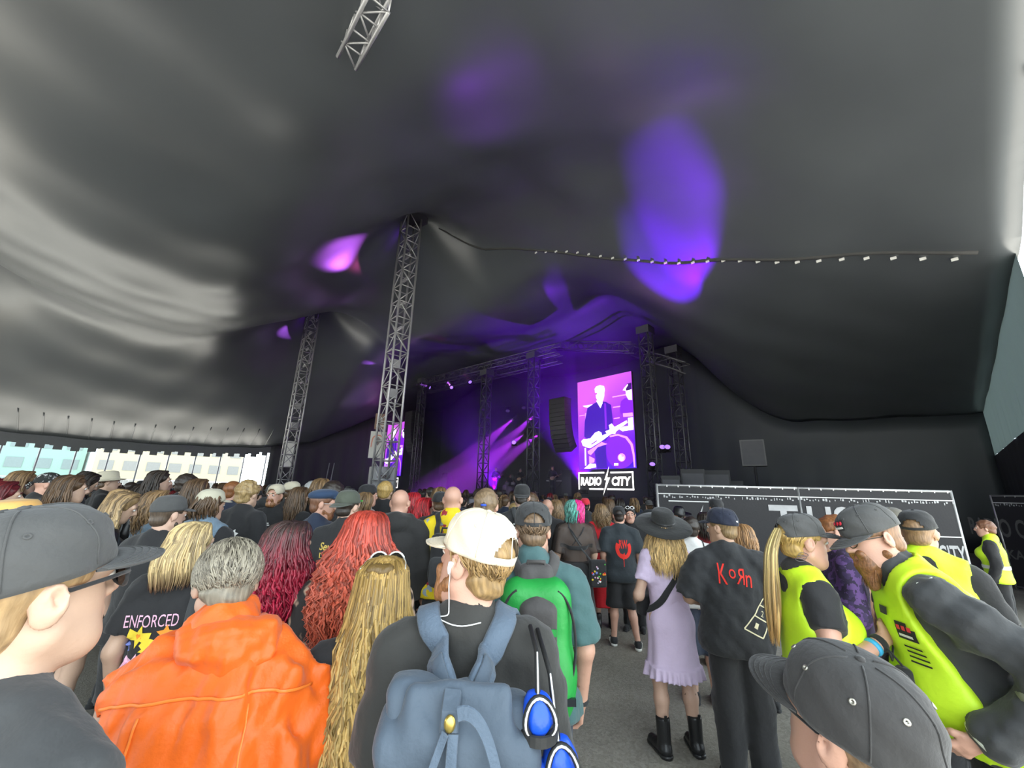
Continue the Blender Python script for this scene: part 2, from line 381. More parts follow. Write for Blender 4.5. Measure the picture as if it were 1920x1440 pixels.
# boards on the first mast, cabinet at its foot
MF = T(*MASTS[0])
def facing_cam(p): return math.atan2(-p[0], p[1])
def board(name, label, x0, y0, x1, y1, d, mat, cat, marks=(), yaw=None, x2=None):
    a = PX(x0, y0, d); b = PX(x1, y1, d); w = np.linalg.norm((b-a)[:2]); h = abs(a[2]-b[2])
    c = (a+b)/2; e = empty(name, (c[0], c[1], min(a[2], b[2])), facing_cam(c) if yaw is None else yaw)
    tag(e, label, cat)
    MB().box((-w/2, -.02, 0), (w/2, .02, h)).obj('panel', mat, e)
    for nm, Vv, Fc, mt in marks(w, h) if marks else ():
        mk(nm, np.c_[Vv[:, 0], np.full(len(Vv), -.026), Vv[:, 1]], Fc, mt, e, False)
    return e
def ring2(cx, cy, rx, ry, th, n=28, a0=0, a1=2*math.pi):
    t = np.linspace(a0, a1, n); o = np.c_[cx+rx*np.cos(t), cy+ry*np.sin(t)]; i_ = np.c_[cx+(rx-th)*np.cos(t), cy+(ry-th)*np.sin(t)]
    return np.r_[o, i_], [[k, k+1, n+k+1, n+k] for k in range(n-1)]
def disc2(cx, cy, rx, ry, n=20):
    t = np.linspace(0, 2*math.pi, n, endpoint=False); return np.c_[cx+rx*np.cos(t), cy+ry*np.sin(t)], [list(range(n))]
def rect2(x0, y0, x1, y1): return np.array([(x0, y0), (x1, y0), (x1, y1), (x0, y1)], float), [[0, 1, 2, 3]]
def poly2(pts): return np.array(pts, float), [list(range(len(pts)))]
ink = M('print_offwhite', (.75, .74, .7), .7, 0, bump=0); red_p = M('print_salmon', (.62, .25, .18), .7, 0, bump=0); dk_p = M('print_dark', (.2, .16, .15), .7, 0, bump=0)
def marks_brown(w, h):
    out = [('emblem',)+disc2(0, h*.62, w*.16, h*.17)+(ink,), ('emblem_core',)+rect2(-w*.07, h*.48, w*.07, h*.66)+(red_p,)]
    out += [('text_line',)+rect2(-w*.36, h*.16+q*h*.09, w*.36, h*.2+q*h*.09)+(ink,) for q in range(2)]
    return out
def marks_grey(w, h):
    return [('warning_ring',)+ring2(0, h*.66, w*.4, h*.22, w*.08, 24, 0, math.pi)+(red_p,),
            ('warning_leg',)+poly2([(-w*.4, h*.66), (-w*.32, h*.66), (-w*.36, h*.4), (-w*.42, h*.4)])+(red_p,), ('pictogram',)+poly2([(-w*.18, h*.62), (0, h*.8), (w*.22, h*.68), (w*.02, h*.46)])+(dk_p,)]
board('notice_board', 'brown notice board with white emblem hung on the mast', 705, 775, 722, 806, 15.6, M('board_brown', (.22, .13, .09), .6), 'sign', marks_brown)
board('warning_board', 'pale grey board with a reddish ring below the brown board', 696, 808, 719, 860, 15.6, M('board_grey', (.55, .54, .5), .6), 'sign', marks_grey)
board('white_board', 'narrow white board on the foot of the farther mast', 536, 826, 546, 876, 25.7, M('board_white', (.75, .74, .7), .6), 'sign', ())
c_ = PX(715, 905, 15.2); e = empty('control_cabinet', (c_[0], c_[1], 0), facing_cam(c_)+.25); tag(e, 'grey metal control cabinet at the foot of the nearer mast', 'cabinet')
MB().box((-.42, -.4, .1), (.42, .4, 2.62)).obj('body', M('cabinet_grey', (.36, .36, .38), .5), e)
MB().box((-.38, -.42, .15), (.38, -.4, 2.55)).obj('door', M('cabinet_door', (.4, .4, .42), .5), e)
MB().box((-.3, -.425, 2.2), (.2, -.42, 2.3)).obj('name_plate', M('plate_dark', (.15, .1, .1), .6), e)
MB().box((-.45, -.45, 0), (.45, .45, .1)).obj('base', M('plate_dark', (.15, .1, .1), .6), e)
MB().tube([(.28, -.44, 1.2), (.28, -.44, 1.5)], .02).obj('handle', M('plate_dark', (.15, .1, .1), .6), e)

# ------------------------------------------------------------------ stage
blk = M('stage_black', (.015, .015, .018), .6); blk2 = M('speaker_black', (.025, .025, .028), .55)
stg_t = M('stage_truss', (.12, .12, .13), .45, metal=.6)
e = empty('stage', T(22.4, 17.6), TZ); tag(e, 'raised black concert stage', 'stage')
MB().box((-7.2, -6.2, 1.45), (7.2, 0, 1.65)).obj('deck', blk, e); MB().box((-7.1, -.1, 0), (7.1, 0, 1.45)).obj('skirt', tent_dark, e)
# local: x along UA, y along -VB (left of UA)... deck lies behind the front edge
for o in e.children: o.scale = (1, 1, 1)
ex = MB().box((-7.0, -6.3, 1.66), (7.0, -6.2, 9.2), Rz(TZ), T(22.4, 17.6)).obj('wall_backdrop', tent_dark); tag(ex, 'black cloth backdrop hanging behind the band', kind='structure')
def tower(a, b, h, label, w=.5, box=True):
    e = empty('truss_tower', T(a, b), TZ); tag(e, label, 'truss', 'stage towers')
    lattice(e, h, w, .6, .04, stg_t, False)
    MB().box((-.6, -.6, 0), (.6, .6, .15)).obj('base', blk, e)
    if box: MB().box((-.35, -.35, h), (.35, .35, h+.4)).obj('sleeve_block', stg_t, e)
    return e
tower(20.4, 17.0, 9.6, 'purple lit truss tower in front of the stage centre')
tower(15.9, 17.0, 9.8, 'truss tower at the right side of the stage opening')
tower(28.9, 17.0, 10.6, 'truss tower at the left side of the stage opening')
tower(9.2, 18.4, 10.0, 'dark truss tower right behind the large screen')
_ta = plane_b(1283, 890, 20.5)[0]
tower(_ta, 20.5, plane_b(1272, 662, 20.5)[1], 'slim truss tower standing right of the large screen', .55)
def beam(p0, p1, label, w=.5):
    d = p1-p0; e = empty('truss_beam', p0); tag(e, label, 'truss', 'stage roof beams'); e.rotation_mode = 'QUATERNION'
    e.rotation_quaternion = Vector(d).to_track_quat('Z', 'Y'); lattice(e, np.linalg.norm(d), w, .7, .035, stg_t, False); return e
for (x0, y0, x1, y1), b_, lab in (((778, 722, 1045, 655), 17.2, 'long front truss beam of the stage roof'), ((790, 735, 1050, 672), 18.2, 'lower truss beam behind the front beam of the stage roof'),
                                  ((1040, 648, 1186, 652), 18.6, 'truss beam above the large screen'), ((1190, 660, 1285, 690), 19.5, 'truss beam right of the large screen')):
    a0_, z0_ = plane_b(x0, y0, b_); a1_, z1_ = plane_b(x1, y1, b_)
    beam(T(a0_, b_, z0_), T(a1_, b_, z1_), lab)
# small hanging lamps on the front beam
lampm = M('lamp_body', (.02, .02, .02), .5)
def fixture(p, aim, label, col, power, spot=35, blend=.5, lens=None, cat='stage light', group='stage lamps', r=.16, lit=True, le=12):
    e = empty('stage_light', p); tag(e, label, cat, group)
    d = np.asarray(aim, float)-p; e.rotation_mode = 'QUATERNION'; e.rotation_quaternion = Vector(d).to_track_quat('-Z', 'Y')
    MB().lathe([(r*.5, .32), (r*.8, .25), (r, 0), (r*.98, -.04), (r*.9, -.04), (r*.9, -.01)], 14).obj('housing', lampm, e, True)
    MB().box((-r*1.25, -.03, -.02), (-r*1.1, .03, .35)).box((r*1.1, -.03, -.02), (r*1.25, .03, .35)).box((-r*1.25, -.03, .35), (r*1.25, .03, .4)).obj('yoke', lampm, e)
    lens = lens or (.4, .2, 1.)
    lm = M('lens_'+str(lens)+str(lit)+str(le), lens, .2, 0, bump=0, emit=le if lit else .0)
    MB().lathe([(r*.01, -.03), (r*.88, -.03), (r*.88, -.02), (r*.01, -.02)], 14).obj('lens', lm, e)
    if lit and power:
        ld = bpy.data.lights.new('stage_lamp', 'SPOT'); ld.energy = power; ld.color = col; ld.spot_size = spot*RAD; ld.spot_blend = blend; ld.shadow_soft_size = .06
        lo = bpy.data.objects.new('lamp', ld); COL.objects.link(lo); lo.parent = e; lo.location = (0, 0, -.08)
    return e
PUR = (.42, .05, 1.); MAG = (.75, .08, 1.)
# stage wash lamps inside the stage, beams falling to the left
for i_, (px, py) in enumerate(((962, 785), (1003, 778), (985, 813), (1015, 811))):
    p = PX(px, py, 29.5); a_, b_ = p@UA, p@VB
    fixture(p, T(a_+5.0, b_-3.5, 1.6), 'small lit stage lamp throwing a purple beam, number %s from the left' % ('one', 'three', 'two', 'four')[i_], (.5, .03, 1.), 14000, 20, .3, (1., .75, 1.), r=.13)
for i_, (px, py) in enumerate(((952, 770), (982, 764), (1010, 758))):
    fixture(PX(px, py, 31), PX(px, py, 31)+np.array([0, -2, -3]), 'dim stage lamp on the upper row, %s from left' % ('first', 'second', 'third')[i_], (.5, .4, .6), 0, lens=(.3, .25, .4), r=.17, lit=False)
fixture(T(22, 24.5, 6.5), T(22, 20, 2), 'purple back light high behind the band', (.45, .04, 1.), 9000, 90, .6, r=.2)
fixture(T(18.5, 24.3, 4.5), T(19, 18, 1.6), 'purple back light right behind the keyboard', (.5, .04, 1.), 3000, 130, .6, r=.2)
# moving heads on the stage towers that throw purple patches onto the roof
def roof_spot(px, py, src, power, spot, label, col=PUR, blend=.8):
    q = on_roof(px, py); fixture(np.asarray(src, float), q, label, col, power, spot, blend, r=.14, le=1.2)
roof_spot(1305, 330, T(8.3, 18.0, 4.0), 1500, 13, 'upper moving head on the tower right of the screen', (.32, .12, .85), 1.)
roof_spot(1268, 420, T(8.5, 17.9, 4.0), 34000, 15, 'middle moving head on the tower right of the screen', (.19, .0, 1.))
roof_spot(1242, 512, T(8.9, 17.6, 3.2), 30000, 18, 'lower moving head on the tower right of the screen', (.15, .0, 1.))
roof_spot(920, 205, T(16.6, 16.1, 4.6), 1000, 9, 'moving head on the right stage tower lighting the roof', (.3, .02, .9))
roof_spot(640, 470, T(24, 16.6, 9.3), 13000, 9, 'moving head on the front beam lighting the mast top', (.55, .12, 1.))
roof_spot(537, 622, T(27, 16.6, 9.8), 20000, 6, 'moving head at the left of the front beam lighting the roof', (.5, .12, 1.))
roof_spot(790, 600, T(22, 16.8, 9.4), 500, 12, 'faint reddish moving head on the front beam', (.9, .1, .5))
fixture(T(14.2, 19.5, 2.2), T(13.6, 17.6, 8.5), 'purple wash light behind the large screen aimed up', (.2, .0, 1.), 9000, 75, .8, r=.2)
fixture(T(21, 18.6, 1.9), T(22, 17.2, 9.5), 'purple light added at the stage front to brighten the roof beams', (.22, .0, 1.), 6000, 90, .8, r=.2)  # added light without a known lamp, makes the roof beams visible
# line arrays
def line_array(px0, y0, y1, b, label, n, w=1.0):
    a_, zt = plane_b(px0, y0, b); zb = plane_b(px0, y1, b)[1]; e = empty('line_array_speaker', T(a_, b, zt), TZ); tag(e, label, 'speaker')
    h = (zt-zb)/n; y = 0.; z = 0.; ang = 0.
    MB().box((-w/2, -.3, 0), (w/2, .3, .12)).obj('fly_frame', blk, e)
    for k_ in range(n):
        an = (k_/n)**2.2*42*RAD; R = Rx(-an)
        MB().box((-w/2, -.28, -h*.96), (w/2, .3, 0), R, (0, y, z)).obj('cabinet', blk2, e)
        y -= math.sin(an)*h; z -= math.cos(an)*h
line_array(1050, 752, 845, 16.8, 'long curved line array speaker left of the large screen', 12, 1.1)
line_array(772, 775, 852, 17.0, 'long curved line array speaker right of the far screen', 12, 1.1)
# screens -----------------------------------------------------------
def emi(name, col, s):
    return M('led_'+name, col, .5, 0, bump=0, emit=s)
led_mag = bpy.data.materials.new('led_background'); led_mag.use_nodes = True
_n = led_mag.node_tree; _b = _n.nodes['Principled BSDF']; _tc = _n.nodes.new('ShaderNodeTexCoord'); _sp = _n.nodes.new('ShaderNodeSeparateXYZ'); _r1 = _n.nodes.new('ShaderNodeValToRGB')
_n.links.new(_tc.outputs['Generated'], _sp.inputs[0]); _ad = _n.nodes.new('ShaderNodeMath'); _ad.operation = 'MULTIPLY_ADD'; _ad.inputs[1].default_value = -.4
_n.links.new(_sp.outputs['X'], _ad.inputs[0]); _n.links.new(_sp.outputs['Z'], _ad.inputs[2])
_ad2 = _n.nodes.new('ShaderNodeMath'); _ad2.operation = 'ADD'; _ad2.inputs[1].default_value = .3; _n.links.new(_ad.outputs[0], _ad2.inputs[0])
_n.links.new(_ad2.outputs[0], _r1.inputs[0]); _r1.color_ramp.elements[0].color = (.06, .0, .75, 1); _r1.color_ramp.elements[1].color = (.75, .12, .95, 1)
_el = _r1.color_ramp.elements.new(.45); _el.color = (.28, .01, .85, 1)
_n.links.new(_r1.outputs[0], _b.inputs['Emission Color']); _b.inputs['Emission Strength'].default_value = 1.25; _b.inputs['Base Color'].default_value = (.02, .01, .03, 1)
WHT = emi('white', (1, .9, 1), 1.7); NAV = emi('navy', (.045, .0, .42), .9); VIO = emi('violet', (.22, .01, .72), 1.0); PNK = emi('pink', (.75, .3, 1.), 1.2); DRK = emi('dark', (.05, 0, .2), .5); MAGP = emi('magenta', (.5, .03, .85), 1.1)
SB = 17.3
def S(pts): return [plane_b(1040+x/5.76, 680+y/5.76, SB) for x, y in pts]      # photo crop -> (a, z) on the screen plane
def flip_face(a, z): return a, z
# the picture on the large screen as layers of flat shapes, in crop pixels
pic = [
 ('bar_light', PNK, [(625, 365), (770, 340), (770, 352), (625, 378)]), ('bar_light', PNK, [(630, 478), (712, 465), (712, 478), (630, 490)]), ('bar_light', PNK, [(640, 600), (705, 588), (705, 600), (640, 612)]),
 ('cymbal', WHT, [(305, 468), (410, 452), (448, 445), (425, 478), (380, 490), (330, 482)]), ('cymbal', PNK, [(270, 572), (350, 560), (350, 568), (270, 580)]),
 ('cymbal_stand', PNK, [(330, 545), (348, 545), (352, 640), (336, 640)]),
 ('drummer_body', VIO, [(720, 420), (760, 385), (845, 380), (852, 545), (715, 560), (708, 500)]), ('drummer_face', WHT, [(770, 300), (835, 285), (840, 405), (800, 400), (775, 350)]),
 ('drummer_cap', DRK, [(775, 250), (790, 230), (833, 215), (835, 290), (775, 305)]), ('cap_peak', WHT, [(740, 300), (760, 270), (790, 235), (800, 240), (775, 280), (772, 305)]),
 ('bass_drum', VIO, [(575+145+160*math.cos(t), 960-185*math.sin(t)) for t in np.linspace(0, 2*math.pi, 36)[:-1] if 575+145+160*math.cos(t) < 872]),
 ('drum_rim', PNK, [(600, 790), (690, 772), (790, 800), (850, 880), (872, 1000), (878, 1130), (862, 1130), (850, 1000), (825, 890), (770, 818), (690, 790), (605, 806)]),
 ('drum_emblem', PNK, [(730+42*math.cos(t), 1025-45*math.sin(t)) for t in np.linspace(0, 6.28, 20)[:-1]]), ('drum_flame', WHT, [(700, 1035), (705, 1005), (725, 995), (730, 1030), (752, 1015), (750, 1055), (725, 1062)]),
 ('drum_plate', WHT, [(650, 1088), (695, 1086), (695, 1110), (650, 1112)]),
 ('snare', WHT, [(705, 720), (760, 690), (860, 680), (860, 725), (740, 742)]), ('tom', PNK, [(745, 550), (850, 540), (855, 580), (750, 590)]), ('tom_body', WHT, [(800, 600), (855, 590), (858, 680), (805, 690)]),
 ('leg', NAV, [(430, 900), (560, 860), (575, 1140), (470, 1145)]), ('jacket', NAV, [(365, 490), (450, 435), (500, 420), (560, 425), (620, 460), (640, 640), (620, 760), (560, 850), (400, 860), (330, 800), (335, 640)]),
 ('shirt_collar', WHT, [(458, 415), (530, 410), (528, 440), (505, 495), (480, 450)]), ('strap', VIO, [(545, 440), (565, 445), (578, 720), (556, 722)]),
 ('face', WHT, [(450, 300), (548, 290), (548, 360), (535, 410), (505, 432), (478, 420), (458, 380)]), ('hair', WHT, [(443, 290), (460, 262), (500, 248), (545, 258), (554, 300), (548, 320), (450, 330)]), ('eye_shadow', MAGP, [(450, 335), (470, 330), (470, 348), (452, 350)]),
 ('guitar_neck', WHT, [(560, 745), (620, 720), (790, 625), (800, 650), (660, 760), (590, 790)]), ('guitar_body', PNK, [(370, 960), (520, 860), (585, 880), (480, 915), (405, 1002), (378, 985)]),
 ('guitar_top', WHT, [(340, 830), (400, 820), (450, 760), (490, 742), (520, 760), (525, 790), (600, 760), (600, 790), (520, 850), (400, 925), (350, 915)]), ('hand', WHT, [(303, 850), (330, 825), (375, 840), (390, 880), (360, 915), (320, 900)]),
 ('fret_hand', WHT, [(600, 680), (630, 660), (680, 720), (670, 775), (620, 770)]), ('pickup', VIO, [(410, 880), (470, 840), (475, 850), (415, 890)]),
 ('hardware', WHT, [(335, 1145), (400, 1090), (460, 1095), (465, 1130), (400, 1145)]), ('hardware', WHT, [(340, 925), (355, 925), (360, 1110), (345, 1115)]), ('hardware', PNK, [(390, 1010), (450, 1040), (445, 1080), (390, 1090)])]
def screen(name, label, corners, pics, aoff, zoff, b):
    """corners (a,z): TL, TR, BR, BL in the plane b"""
    c = np.array(corners); a0_, a1_ = c[:, 0].mean(), c[:, 1].min(); e = empty(name, T(a0_, b, a1_)); tag(e, label, 'screen')
    org = np.array(e.location); P4 = [T(a_, b, z_)-org for a_, z_ in corners]; n = VB*.18
    Vv = P4+[p+n for p in P4]
    mk('cabinet', [p+VB*.01 for p in P4]+[p+n for p in P4], [(0, 1, 2, 3)[::-1], (4, 5, 6, 7), (0, 1, 5, 4), (1, 2, 6, 5), (2, 3, 7, 6), (3, 0, 4, 7)], blk, e, False)
    pan = mk('display', [T(a_, b, z_)-org for a_, z_ in corners], [(0, 1, 2, 3)], led_mag, e, False)
    for i_, (nm, mt, pts) in enumerate(pics):
        mk(nm, [T(a_+aoff, b-.012-.004*i_, z_+zoff)-org for a_, z_ in S(pts)], [list(range(len(pts)))], mt, pan, False)
    return e
cs = [plane_b(1082.5, 718, SB), plane_b(1184.5, 695, SB), plane_b(1192.5, 877.5, SB), plane_b(1086, 881, SB)]
al, ar = (cs[0][0]+cs[3][0])/2, (cs[1][0]+cs[2][0])/2; zb_, zt_ = (cs[2][1]+cs[3][1])/2, (cs[0][1]+cs[1][1])/2
scr = [(al, zt_), (ar, zt_), (ar, zb_), (al, zb_)]
screen('led_screen', 'large portrait screen showing a bass guitarist, above the lit sign', scr, pic, 0, 0, SB)
# far screen: same size, placed so its right edge meets the photo
fa, fz = plane_b(760.5, 793, SB); fb = plane_b(752, 889, SB)
fc = (fa+fb[0])/2; wS = al-ar; zo = (fz+fb[1])/2-(zt_+zb_)/2
screen('led_screen', 'far portrait screen with the same picture, partly behind the mast', [(fc+wS, zt_+zo), (fc, zt_+zo), (fc, zb_+zo), (fc+wS, zb_+zo)], pic, fc-ar, zo, SB)
# lit signs below the screens
sign_w = M('sign_glow', (1, .97, .93), .5, 0, bump=0, emit=2.2); sign_bk = M('sign_backing', (.03, .028, .03), .6)
bolt = [(.30, 1.0), (-.15, .05), (.05, .05), (-.30, -1.0), (.34, .22), (.08, .22)]
def lit_sign(label, ac, zc, w, h, b):
    e = empty('lit_sign', T(ac, b, zc-h/2)); tag(e, label, 'sign', 'lit signs under the screens'); up = np.array([0, 0, 1.])
    def put(nm, V2, Fc, mt, off, par=e): return mk(nm, [-UA*x-VB*off+up*(y+h/2) for x, y in V2], Fc, mt, par, False)
    put('backing', *rect2(-w/2, -h/2, w/2, h/2), sign_bk, 0)
    Vr, Fr = text_shape('RADIO', 1, .12, .045); put('word_radio', fit(Vr, w*.4, h*.5)+np.array([-w*.255, -.02*h]), Fr, sign_w, .06)
    Vr, Fr = text_shape('CITY', 1, .12, .045); put('word_city', fit(Vr, w*.33, h*.5)+np.array([w*.295, -.02*h]), Fr, sign_w, .06)
    put('lightning_bolt', np.array(bolt)*(w*.21, h*.82)+np.array([w*.035, 0]), [[0, 1, 2], [0, 2, 5], [5, 2, 3], [5, 3, 4]], sign_w, .08)
    t = h*.085; x0, x1, y0, y1 = -w/2, w/2, -h/2, h/2
    for nm, r_ in (('frame_top', (x0, y1-t, w*.0, y1)), ('frame_top', (w*.11, y1-t, x1, y1)), ('frame_side', (x0, y0, x0+t, y1)), ('frame_side', (x1-t, y0, x1, y1)), ('frame_bottom', (-w*.29, y0, -w*.02, y0+t)), ('frame_bottom', (w*.04, y0, x1, y0+t))):
        put(nm, *rect2(*r_), sign_w, .05)
    return e
s0 = plane_b(1088, 906, SB); s1 = plane_b(1191, 897, SB); zs = (plane_b(1088, 906, SB)[1]+plane_b(1191, 897, SB)[1])/2
lit_sign('white lit sign reading radio city under the large screen', (s0[0]+s1[0])/2, zs, abs(s0[0]-s1[0]), .86, SB-.1)
lit_sign('white lit sign under the far screen, partly hidden by the cabinet', fc+wS/2, zs+zo, abs(s0[0]-s1[0]), .86, SB-.1)
# band on stage is built with the people; amps, drum kit, keyboard
def amp(px, py, d, label):
    p = PX(px, py, d); e = empty('amplifier_rack', (p[0], p[1], 1.65), TZ); tag(e, label, 'amplifier')
    MB().box((-.4, -.3, 0), (.4, .3, 1.3)).obj('cabinet', blk2, e); MB().box((-.38, -.25, 1.3), (.38, .25, 1.6)).obj('head', blk, e)
    MB().box((-.36, .3, .1), (.36, .32, 1.2)).obj('grille', M('grille_grey', (.08, .08, .09), .6), e)
amp(838, 905, 33.5, 'amplifier rack at the left of the stage'); amp(1068, 905, 25.0, 'amplifier at the right of the stage')
def drum_kit(p):
    e = empty('drum_kit', p, TZ); tag(e, 'drum kit on stage behind the guitarists', 'drum kit')
    sh = M('drum_shell', (.25, .2, .28), .3); cy = M('cymbal_brass', (.7, .5, .3), .25, metal=.9)
    MB().lathe([(.28, -.22), (.28, .22)], 20, Rx(math.pi/2), (0, 0, .3)).obj('bass_drum', sh, e, True)
    for x, y, z, r, h in ((-.35, .1, .75, .17, .2), (.3, .1, .75, .18, .22), (.7, -.1, .45, .22, .35), (-.6, -.2, .6, .18, .14)): MB().lathe([(r, -h/2), (r, h/2)], 18, Rx(.2), (x, y, z)).obj('tom', sh, e, True)
    for x, y, z, r in ((-.9, 0, 1.2, .25), (.9, .1, 1.3, .27), (.1, -.3, 1.4, .24)):
        MB().lathe([(.02, .03), (r, 0), (r, -.01), (.02, .02)], 20, Rx(.25), (x, y, z)).obj('cymbal', cy, e, True); MB().tube([(x, y, 0), (x, y, z)], .012, 6).obj('stand', stg_t, e, True)
p = PX(958, 905, 29.5); drum_kit((p[0], p[1], 1.65))
p = PX(1043, 902, 26); e = empty('keyboard', (p[0], p[1], 1.65), TZ+.3); tag(e, 'keyboard on a stand at the right of the stage', 'keyboard')
MB().box((-.65, -.15, .9), (.65, .15, 1.0)).obj('body', M('key_white', (.5, .5, .5), .5), e)
for s_ in (-1, 1): MB().tube([(-.4*s_, 0, 0), (.4*s_, 0, .9)], .02, 6).obj('stand_leg', stg_t, e)
def flight_case(px, py, d, w, h, label, z0=0.):
    p = PX(px, py, d); e = empty('speaker_stack', (p[0], p[1], z0), facing_cam(p)); tag(e, label, 'speaker', 'equipment right of the stage')
    MB().box((-w/2, -.3, 0), (w/2, .3, h)).obj('cabinet', blk2, e); MB().box((-w*.44, -.32, h*.06), (w*.44, -.3, h*.94)).obj('grille', M('grille_grey', (.08, .08, .09), .6), e); MB().box((-w/2, -.31, h*.48), (w/2, -.29, h*.52)).obj('edge_strip', alu, e)
for i_, (px, w_, h_) in enumerate(((1258, .7, 2.6), (1300, .9, 2.9), (1345, 1.0, 2.9), (1378, .6, 2.5))): flight_case(px, 905, 16+i_*.3, w_, h_, 'dark equipment stack behind the banner fence, %s from left' % ORD[i_])
p_ = PX(1412, 850, 17); e = empty('speaker_on_pole', (p_[0], p_[1], 0), facing_cam(p_)); tag(e, 'grey speaker raised on a pole behind the fence', 'speaker'); MB().tube([(0, 0, 0), (0, 0, p_[2]-.5)], .05).obj('pole', blk, e); MB().box((-.45, -.3, p_[2]-.55), (.45, .3, p_[2]+.55)).obj('cabinet', M('speaker_grey', (.12, .12, .125), .6), e); MB().box((-.4, -.32, p_[2]-.5), (.4, -.3, p_[2]+.5)).obj('grille', M('grille_grey', (.08, .08, .09), .6), e)
# thin poles in the dark left of the mast
for px, y0 in ((618, 868), (627, 868)):
    p = PX(px, y0, 24); o = MB().tube([(p[0]-.2, p[1], 0), p], .03, 6).obj('crowd_pole', pole_m, None, True); tag(o, 'thin pole rising out of the crowd, %s of two by the mast' % ('left' if px < 620 else 'right'), 'pole', 'poles left of the mast')
# haze over the stage (real scattering volume)
hz = MB().box((-13.5, -6.2, .1), (16, 1.9, 10.2), Rz(TZ), T(22.4, 17.6)).obj('stage_haze', None)
hm = bpy.data.materials.new('haze'); hm.use_nodes = True; hm.node_tree.nodes.remove(hm.node_tree.nodes['Principled BSDF'])
vs = hm.node_tree.nodes.new('ShaderNodeVolumeScatter'); vs.inputs['Color'].default_value = (.9, .9, 1, 1); vs.inputs['Density'].default_value = .055; vs.inputs['Anisotropy'].default_value = .2
hm.node_tree.links.new(vs.outputs[0], hm.node_tree.nodes['Material Output'].inputs['Volume']); hz.data.materials.append(hm)
tag(hz, 'thin smoke haze hanging over the stage', 'haze', kind='stuff')

# ------------------------------------------------------------------ banner fence on the right
FP = [np.array([7.6, 7.0, 0]), np.array([5.18, 7.31, 0]), np.array([2.76, 7.62, 0])]
scrim = M('scrim_black', (.012, .012, .015), .75, .2, 3, .3, 40); print_g = M('banner_grey', (.36, .36, .37), .8, .25, 8, bump=0); print_w = M('banner_white', (.62, .62, .62), .8, .1, bump=0); stl = M('fence_steel', (.5, .5, .5), .4, metal=.6)
def fence_panel(p0, p1, label, words=(), band=True, h=2.0):
    d = p1-p0; L = np.linalg.norm(d); yaw = math.atan2(d[1], d[0]); e = empty('banner_fence', p0, yaw); tag(e, label, 'fence', 'banner fences on the right')
    MB().box((0, -.012, .05), (L, .012, h-.02)).obj('scrim', scrim, e)
    for x in (0, L): MB().tube([(x, 0, 0), (x, 0, h+.02)], .024, 8).obj('post', stl, e, True)
    MB().tube([(0, 0, h), (L, 0, h)], .022, 8).obj('top_rail', stl, e, True)
    MB().tube([(0, 0, .08), (L, 0, .08)], .022, 8).obj('bottom_rail', stl, e, True)
    MB().box((-.15, -.3, 0), (.15, .3, .08)).obj('foot', M('fence_foot', (.1, .1, .1), .9), e)
    fr = 1                                                     # +y side faces the camera (panel runs right to left)
    def put(nm, V2, Fc, mt): return mk(nm, [(x, .02, y) for x, y in V2], Fc, mt, e, False)
    if band:
        put('band_line', *rect2(0, h-.16, L, h-.145), print_w); rr = np.random.RandomState(int(L*100)+len(label))
        for k_ in range(int(L/.045)):                          # ornamental border of small marks
            x = k_*.045+.01; w = rr.uniform(.01, .034); y = h-.21+rr.uniform(-.02, .015); hh = rr.uniform(.015, .05)
            if rr.rand() < .8: put('border_mark', *rect2(x, y, x+w, y+hh), print_g)
        for k_ in range(int(L/.2)): put('tie', *rect2(k_*.2+.05, h-.03, k_*.2+.07, h+.01), print_w)
    for wd, xc, yc, w_, h_, mt, bold in words:
        if isinstance(wd, str):
            Vt, Ft = text_shape(wd, 1, 0, bold); Vt = fit(Vt, w_, h_); Vt[:, 0] *= -1; put('lettering', Vt+np.array([xc, yc]), [f[::-1] for f in Ft], mt)
        else: put('print_shape', np.array(wd)*(-w_/2, h_/2)+np.array([xc, yc]), [list(range(len(wd)))], mt)
    return e
bolt_p = [(.30, 1.0), (-.2, 0), (.05, .05), (-.30, -1.0), (.3, .2), (.08, .22)]
fence_panel(FP[0], FP[1], 'black banner fence panel at the right with white lettering', [('USKA', 1.58, 1.42, 1.55, .56, print_g, .02), ('RADIO CITY', .52, .98, 1.0, .3, print_g, .02), ([(-1, -1), (1, -1), (1, 1), (-1, 1)], .5, 1.26, .96, .018, print_w, 0), ([(-1, -1), (1, -1), (1, 1), (-1, 1)], .5, .74, .96, .018, print_w, 0), ('L', .12, .45, .1, .16, print_w, .02)])
fence_panel(FP[1], FP[2], 'black banner fence panel at the left end, behind the wide hat', [(bolt_p, 1.72, 1.42, .5, .5, print_g, 0), ([(-1, -1), (1, -1), (1, 1), (-1, 1)], 1.9, 1.72, .7, .018, print_w, 0), ('T', .3, 1.42, .48, .56, print_g, .02)])
q0 = PX(1858, 931, 9.2); q1 = PX(2050, 935, 7.5); q0[2] = q1[2] = 0
fence_panel(q1, q0, 'dark banner fence at the far right edge', [('RADIO CITY', 1.6, 1.3, 1.6, .4, M('banner_dim', (.1, .1, .1), .8), .02), ('TUSKA', 1.8, .75, .8, .2, M('banner_dim', (.1, .1, .1), .8), .02)])
